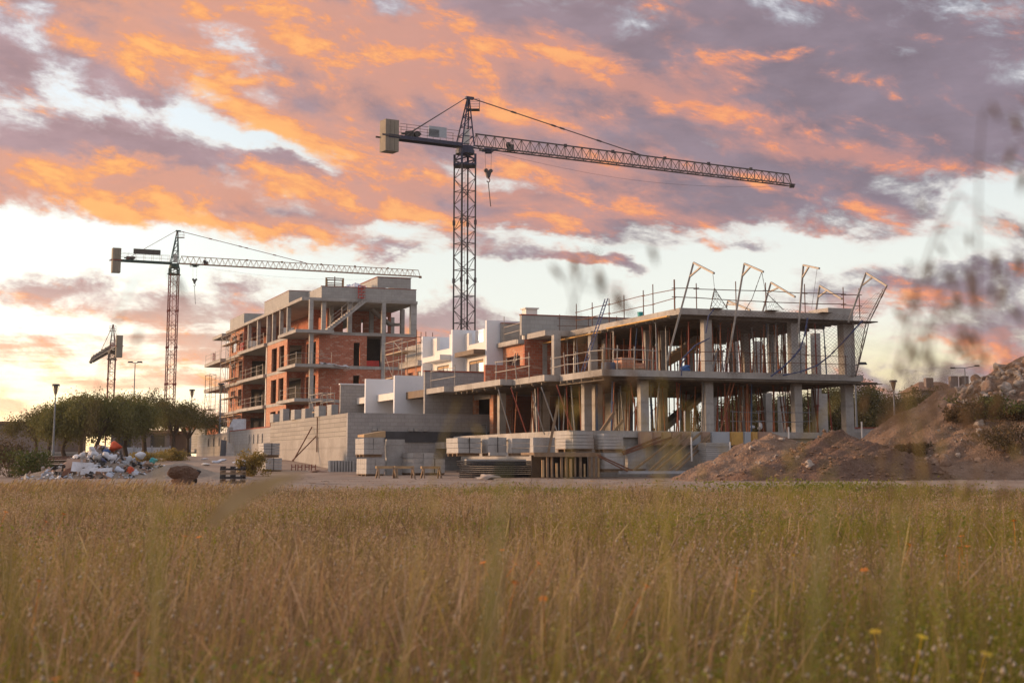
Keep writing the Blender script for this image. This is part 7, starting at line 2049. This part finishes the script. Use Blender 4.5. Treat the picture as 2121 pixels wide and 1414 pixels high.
OATS = [('oat stalk with three dark husks high above the rocky bank', 2035, 235, 1.15, 5, .07, .06, 'oat'), ('oat stalk whose few husks cut the upper right corner', 2118, 195, 1.1, 3, .05, .05, 'oat'), ('oat stalk with dark husks before the right pale sky gap', 1985, 400, 1.3, 8, .05, .09, 'oat'),
        ('large oat stalk hanging over the clouds right of the frame', 1965, 560, 1.25, 14, .11, .16, 'oat'), ('oat stalk with many husks beside right picture edge', 2080, 560, 1.2, 13, .09, .16, 'oat'), ('oat stalk with husks just right of leaning net post', 1880, 540, 1.35, 10, .07, .15, 'oat'),
        ('oat stalk with drooping husks over the far tile roof', 1930, 660, 1.3, 8, .09, .10, 'oat'), ('oat stalk above the ladder with faint husks', 1240, 515, 1.2, 6, .04, .06, 'oat'), ('oat stalk with one dark curled husk left of the ladder', 1175, 575, 1.2, 5, .035, .05, 'oat'),
        ('single dark oat husk in front of the left clouds', 280, 575, 1.1, 2, .03, .03, 'oat'), ('pale yellow oat in front of the trestle', 1195, 800, 1.4, 7, .05, .09, 'oatpale'), ('pale yellow oat with long husks before the left columns', 1300, 800, 1.35, 9, .06, .10, 'oatpale'),
        ('pale oat before the two stacked slab piles', 1445, 840, 1.3, 7, .05, .09, 'oatpale'), ('pale oat in front of the white house terrace wall', 950, 830, 1.3, 6, .07, .08, 'oatpale'), ('pale oat with broad husks before slab columns', 1370, 775, 1.1, 6, .05, .08, 'oatpale'),
        ('pale husks at the edge of the dark tree by the long wall', 335, 855, 1.1, 4, .03, .05, 'oatpale'), ('pale oat in front of the dark mound', 1740, 820, 1.2, 8, .07, .10, 'oatpale'), ('pale green oat before the rocky bank', 1880, 800, 1.1, 10, .09, .12, 'oatpale')]
for k, (lab, px, py, Y, n, sp, dr, mk) in enumerate(OATS): oat(lab, px, py, Y * 1.25, int(n * 1.4) if mk == 'oat' else max(3, n // 2), sp * 1.5, 500 + k, mk, dr, slen=.021 if mk == 'oat' else .0135)
def near_blade(lab, pts, Y, w, mk, name='grass_blade', thick=.0012):
    """a broad blade close to the lens through the given picture points"""
    P = [at(px, py, Y + dy) for px, py, dy in pts]; Q = []
    for i in range(len(P) - 1):
        for t in np.linspace(0, 1, 5)[:-1]: Q.append(P[i].lerp(P[i + 1], t))
    Q.append(P[-1]); z0 = gz1(Q[0].x, Q[0].y)
    if Q[0].z > z0 + .01 and name == 'grass_blade' and pts[0][1] > 1300: Q = [Vector((Q[0].x + (Q[0].x - Q[1].x) * 2, Q[0].y, z0))] + Q
    mb = MB(); n = len(Q)
    for i in range(n - 1):
        w0, w1 = w * math.sin(math.pi * (.12 + .86 * i / n)), w * math.sin(math.pi * (.12 + .86 * (i + 1) / n))
        a, b = Q[i], Q[i + 1]; s = (b - a).cross(Vector((0, 1, 0))).normalized()
        mb.hexa([a - s * w0 / 2, b - s * w1 / 2, b + s * w1 / 2, a + s * w0 / 2, a - s * w0 / 2 + Vector((0, thick, 0)), b - s * w1 / 2 + Vector((0, thick, 0)), b + s * w1 / 2 + Vector((0, thick, 0)), a + s * w0 / 2 + Vector((0, thick, 0))])
    o = mb.build(name, M[mk], loc=Q[0]); return tag(o, lab, 'grass blade')
near_blade('tall yellow green stem rising in front of dark mesh pile', [(1003, 1414, 0), (1012, 1290, 0), (1028, 1130, .02), (1046, 960, .05)], .85, .0042, 'stalkgreen')
near_blade('tall yellow green stem below the earth mound', [(1678, 1414, 0), (1690, 1270, 0), (1706, 1110, .02), (1718, 960, .04)], .80, .0042, 'stalkgreen')
near_blade('thin green stem right of the yellow green one below the mound', [(1835, 1414, 0), (1848, 1280, 0), (1858, 1130, .02), (1868, 1010, .03)], .95, .003, 'stalkgreen')
near_blade('faint olive stem in the middle of the left field', [(330, 1414, 0), (326, 1260, 0), (320, 1120, .02), (316, 1000, .03)], .75, .0022, 'stalkgreen')
near_blade('green stem at the lower left corner', [(42, 1414, 0), (34, 1330, 0), (20, 1200, .02), (8, 1090, .03)], .8, .005, 'green')
near_blade('curved dry brown grass leaf bending across left centre of field', [(432, 1090, 0), (460, 1058, 0), (510, 1020, .01), (570, 996, .02), (630, 984, .04)], 1.55, .017, 'leafbrown', 'dry_leaf')
# low near blades that blur into soft green at the lower right
n = 1500; Y = GR.uniform(.8, 2.0, n); X = Y * GR.uniform(-.36, .42, n); kp = GR.uniform(0, 1, n) < .05 + .95 * sstep(.14, .30, X / Y); X, Y = X[kp], Y[kp]
put_mesh('near_grass', blade_mesh('near_grass', X, Y, GR.uniform(.45, .86, len(X)) * (.75 + .8 * np.clip(X / Y, 0, .35)), np.full(len(X), .0045), GR, M['green'], .15, .4), 'green grass right in front of the camera at lower right', 'grass')

# ------------------------------------------------------------------ thin warm evening air
hz = bpy.data.materials.new('haze'); hz.use_nodes = True
t = NT(hz.node_tree); t.N.clear()
pv = t.new('ShaderNodeVolumePrincipled')
pv.inputs['Color'].default_value = (.96, .93, .90, 1)
pv.inputs['Density'].default_value = .00013
pv.inputs['Anisotropy'].default_value = .35
vo = t.new('ShaderNodeOutputMaterial'); t.L.new(pv.outputs[0], vo.inputs['Volume'])
mb = MB(); mb.box(-400, 400, -40, 520, -3.0, 48)
o = mb.build('haze', hz); tag(o, 'thin warm evening haze over the whole site', 'haze', kind='stuff')
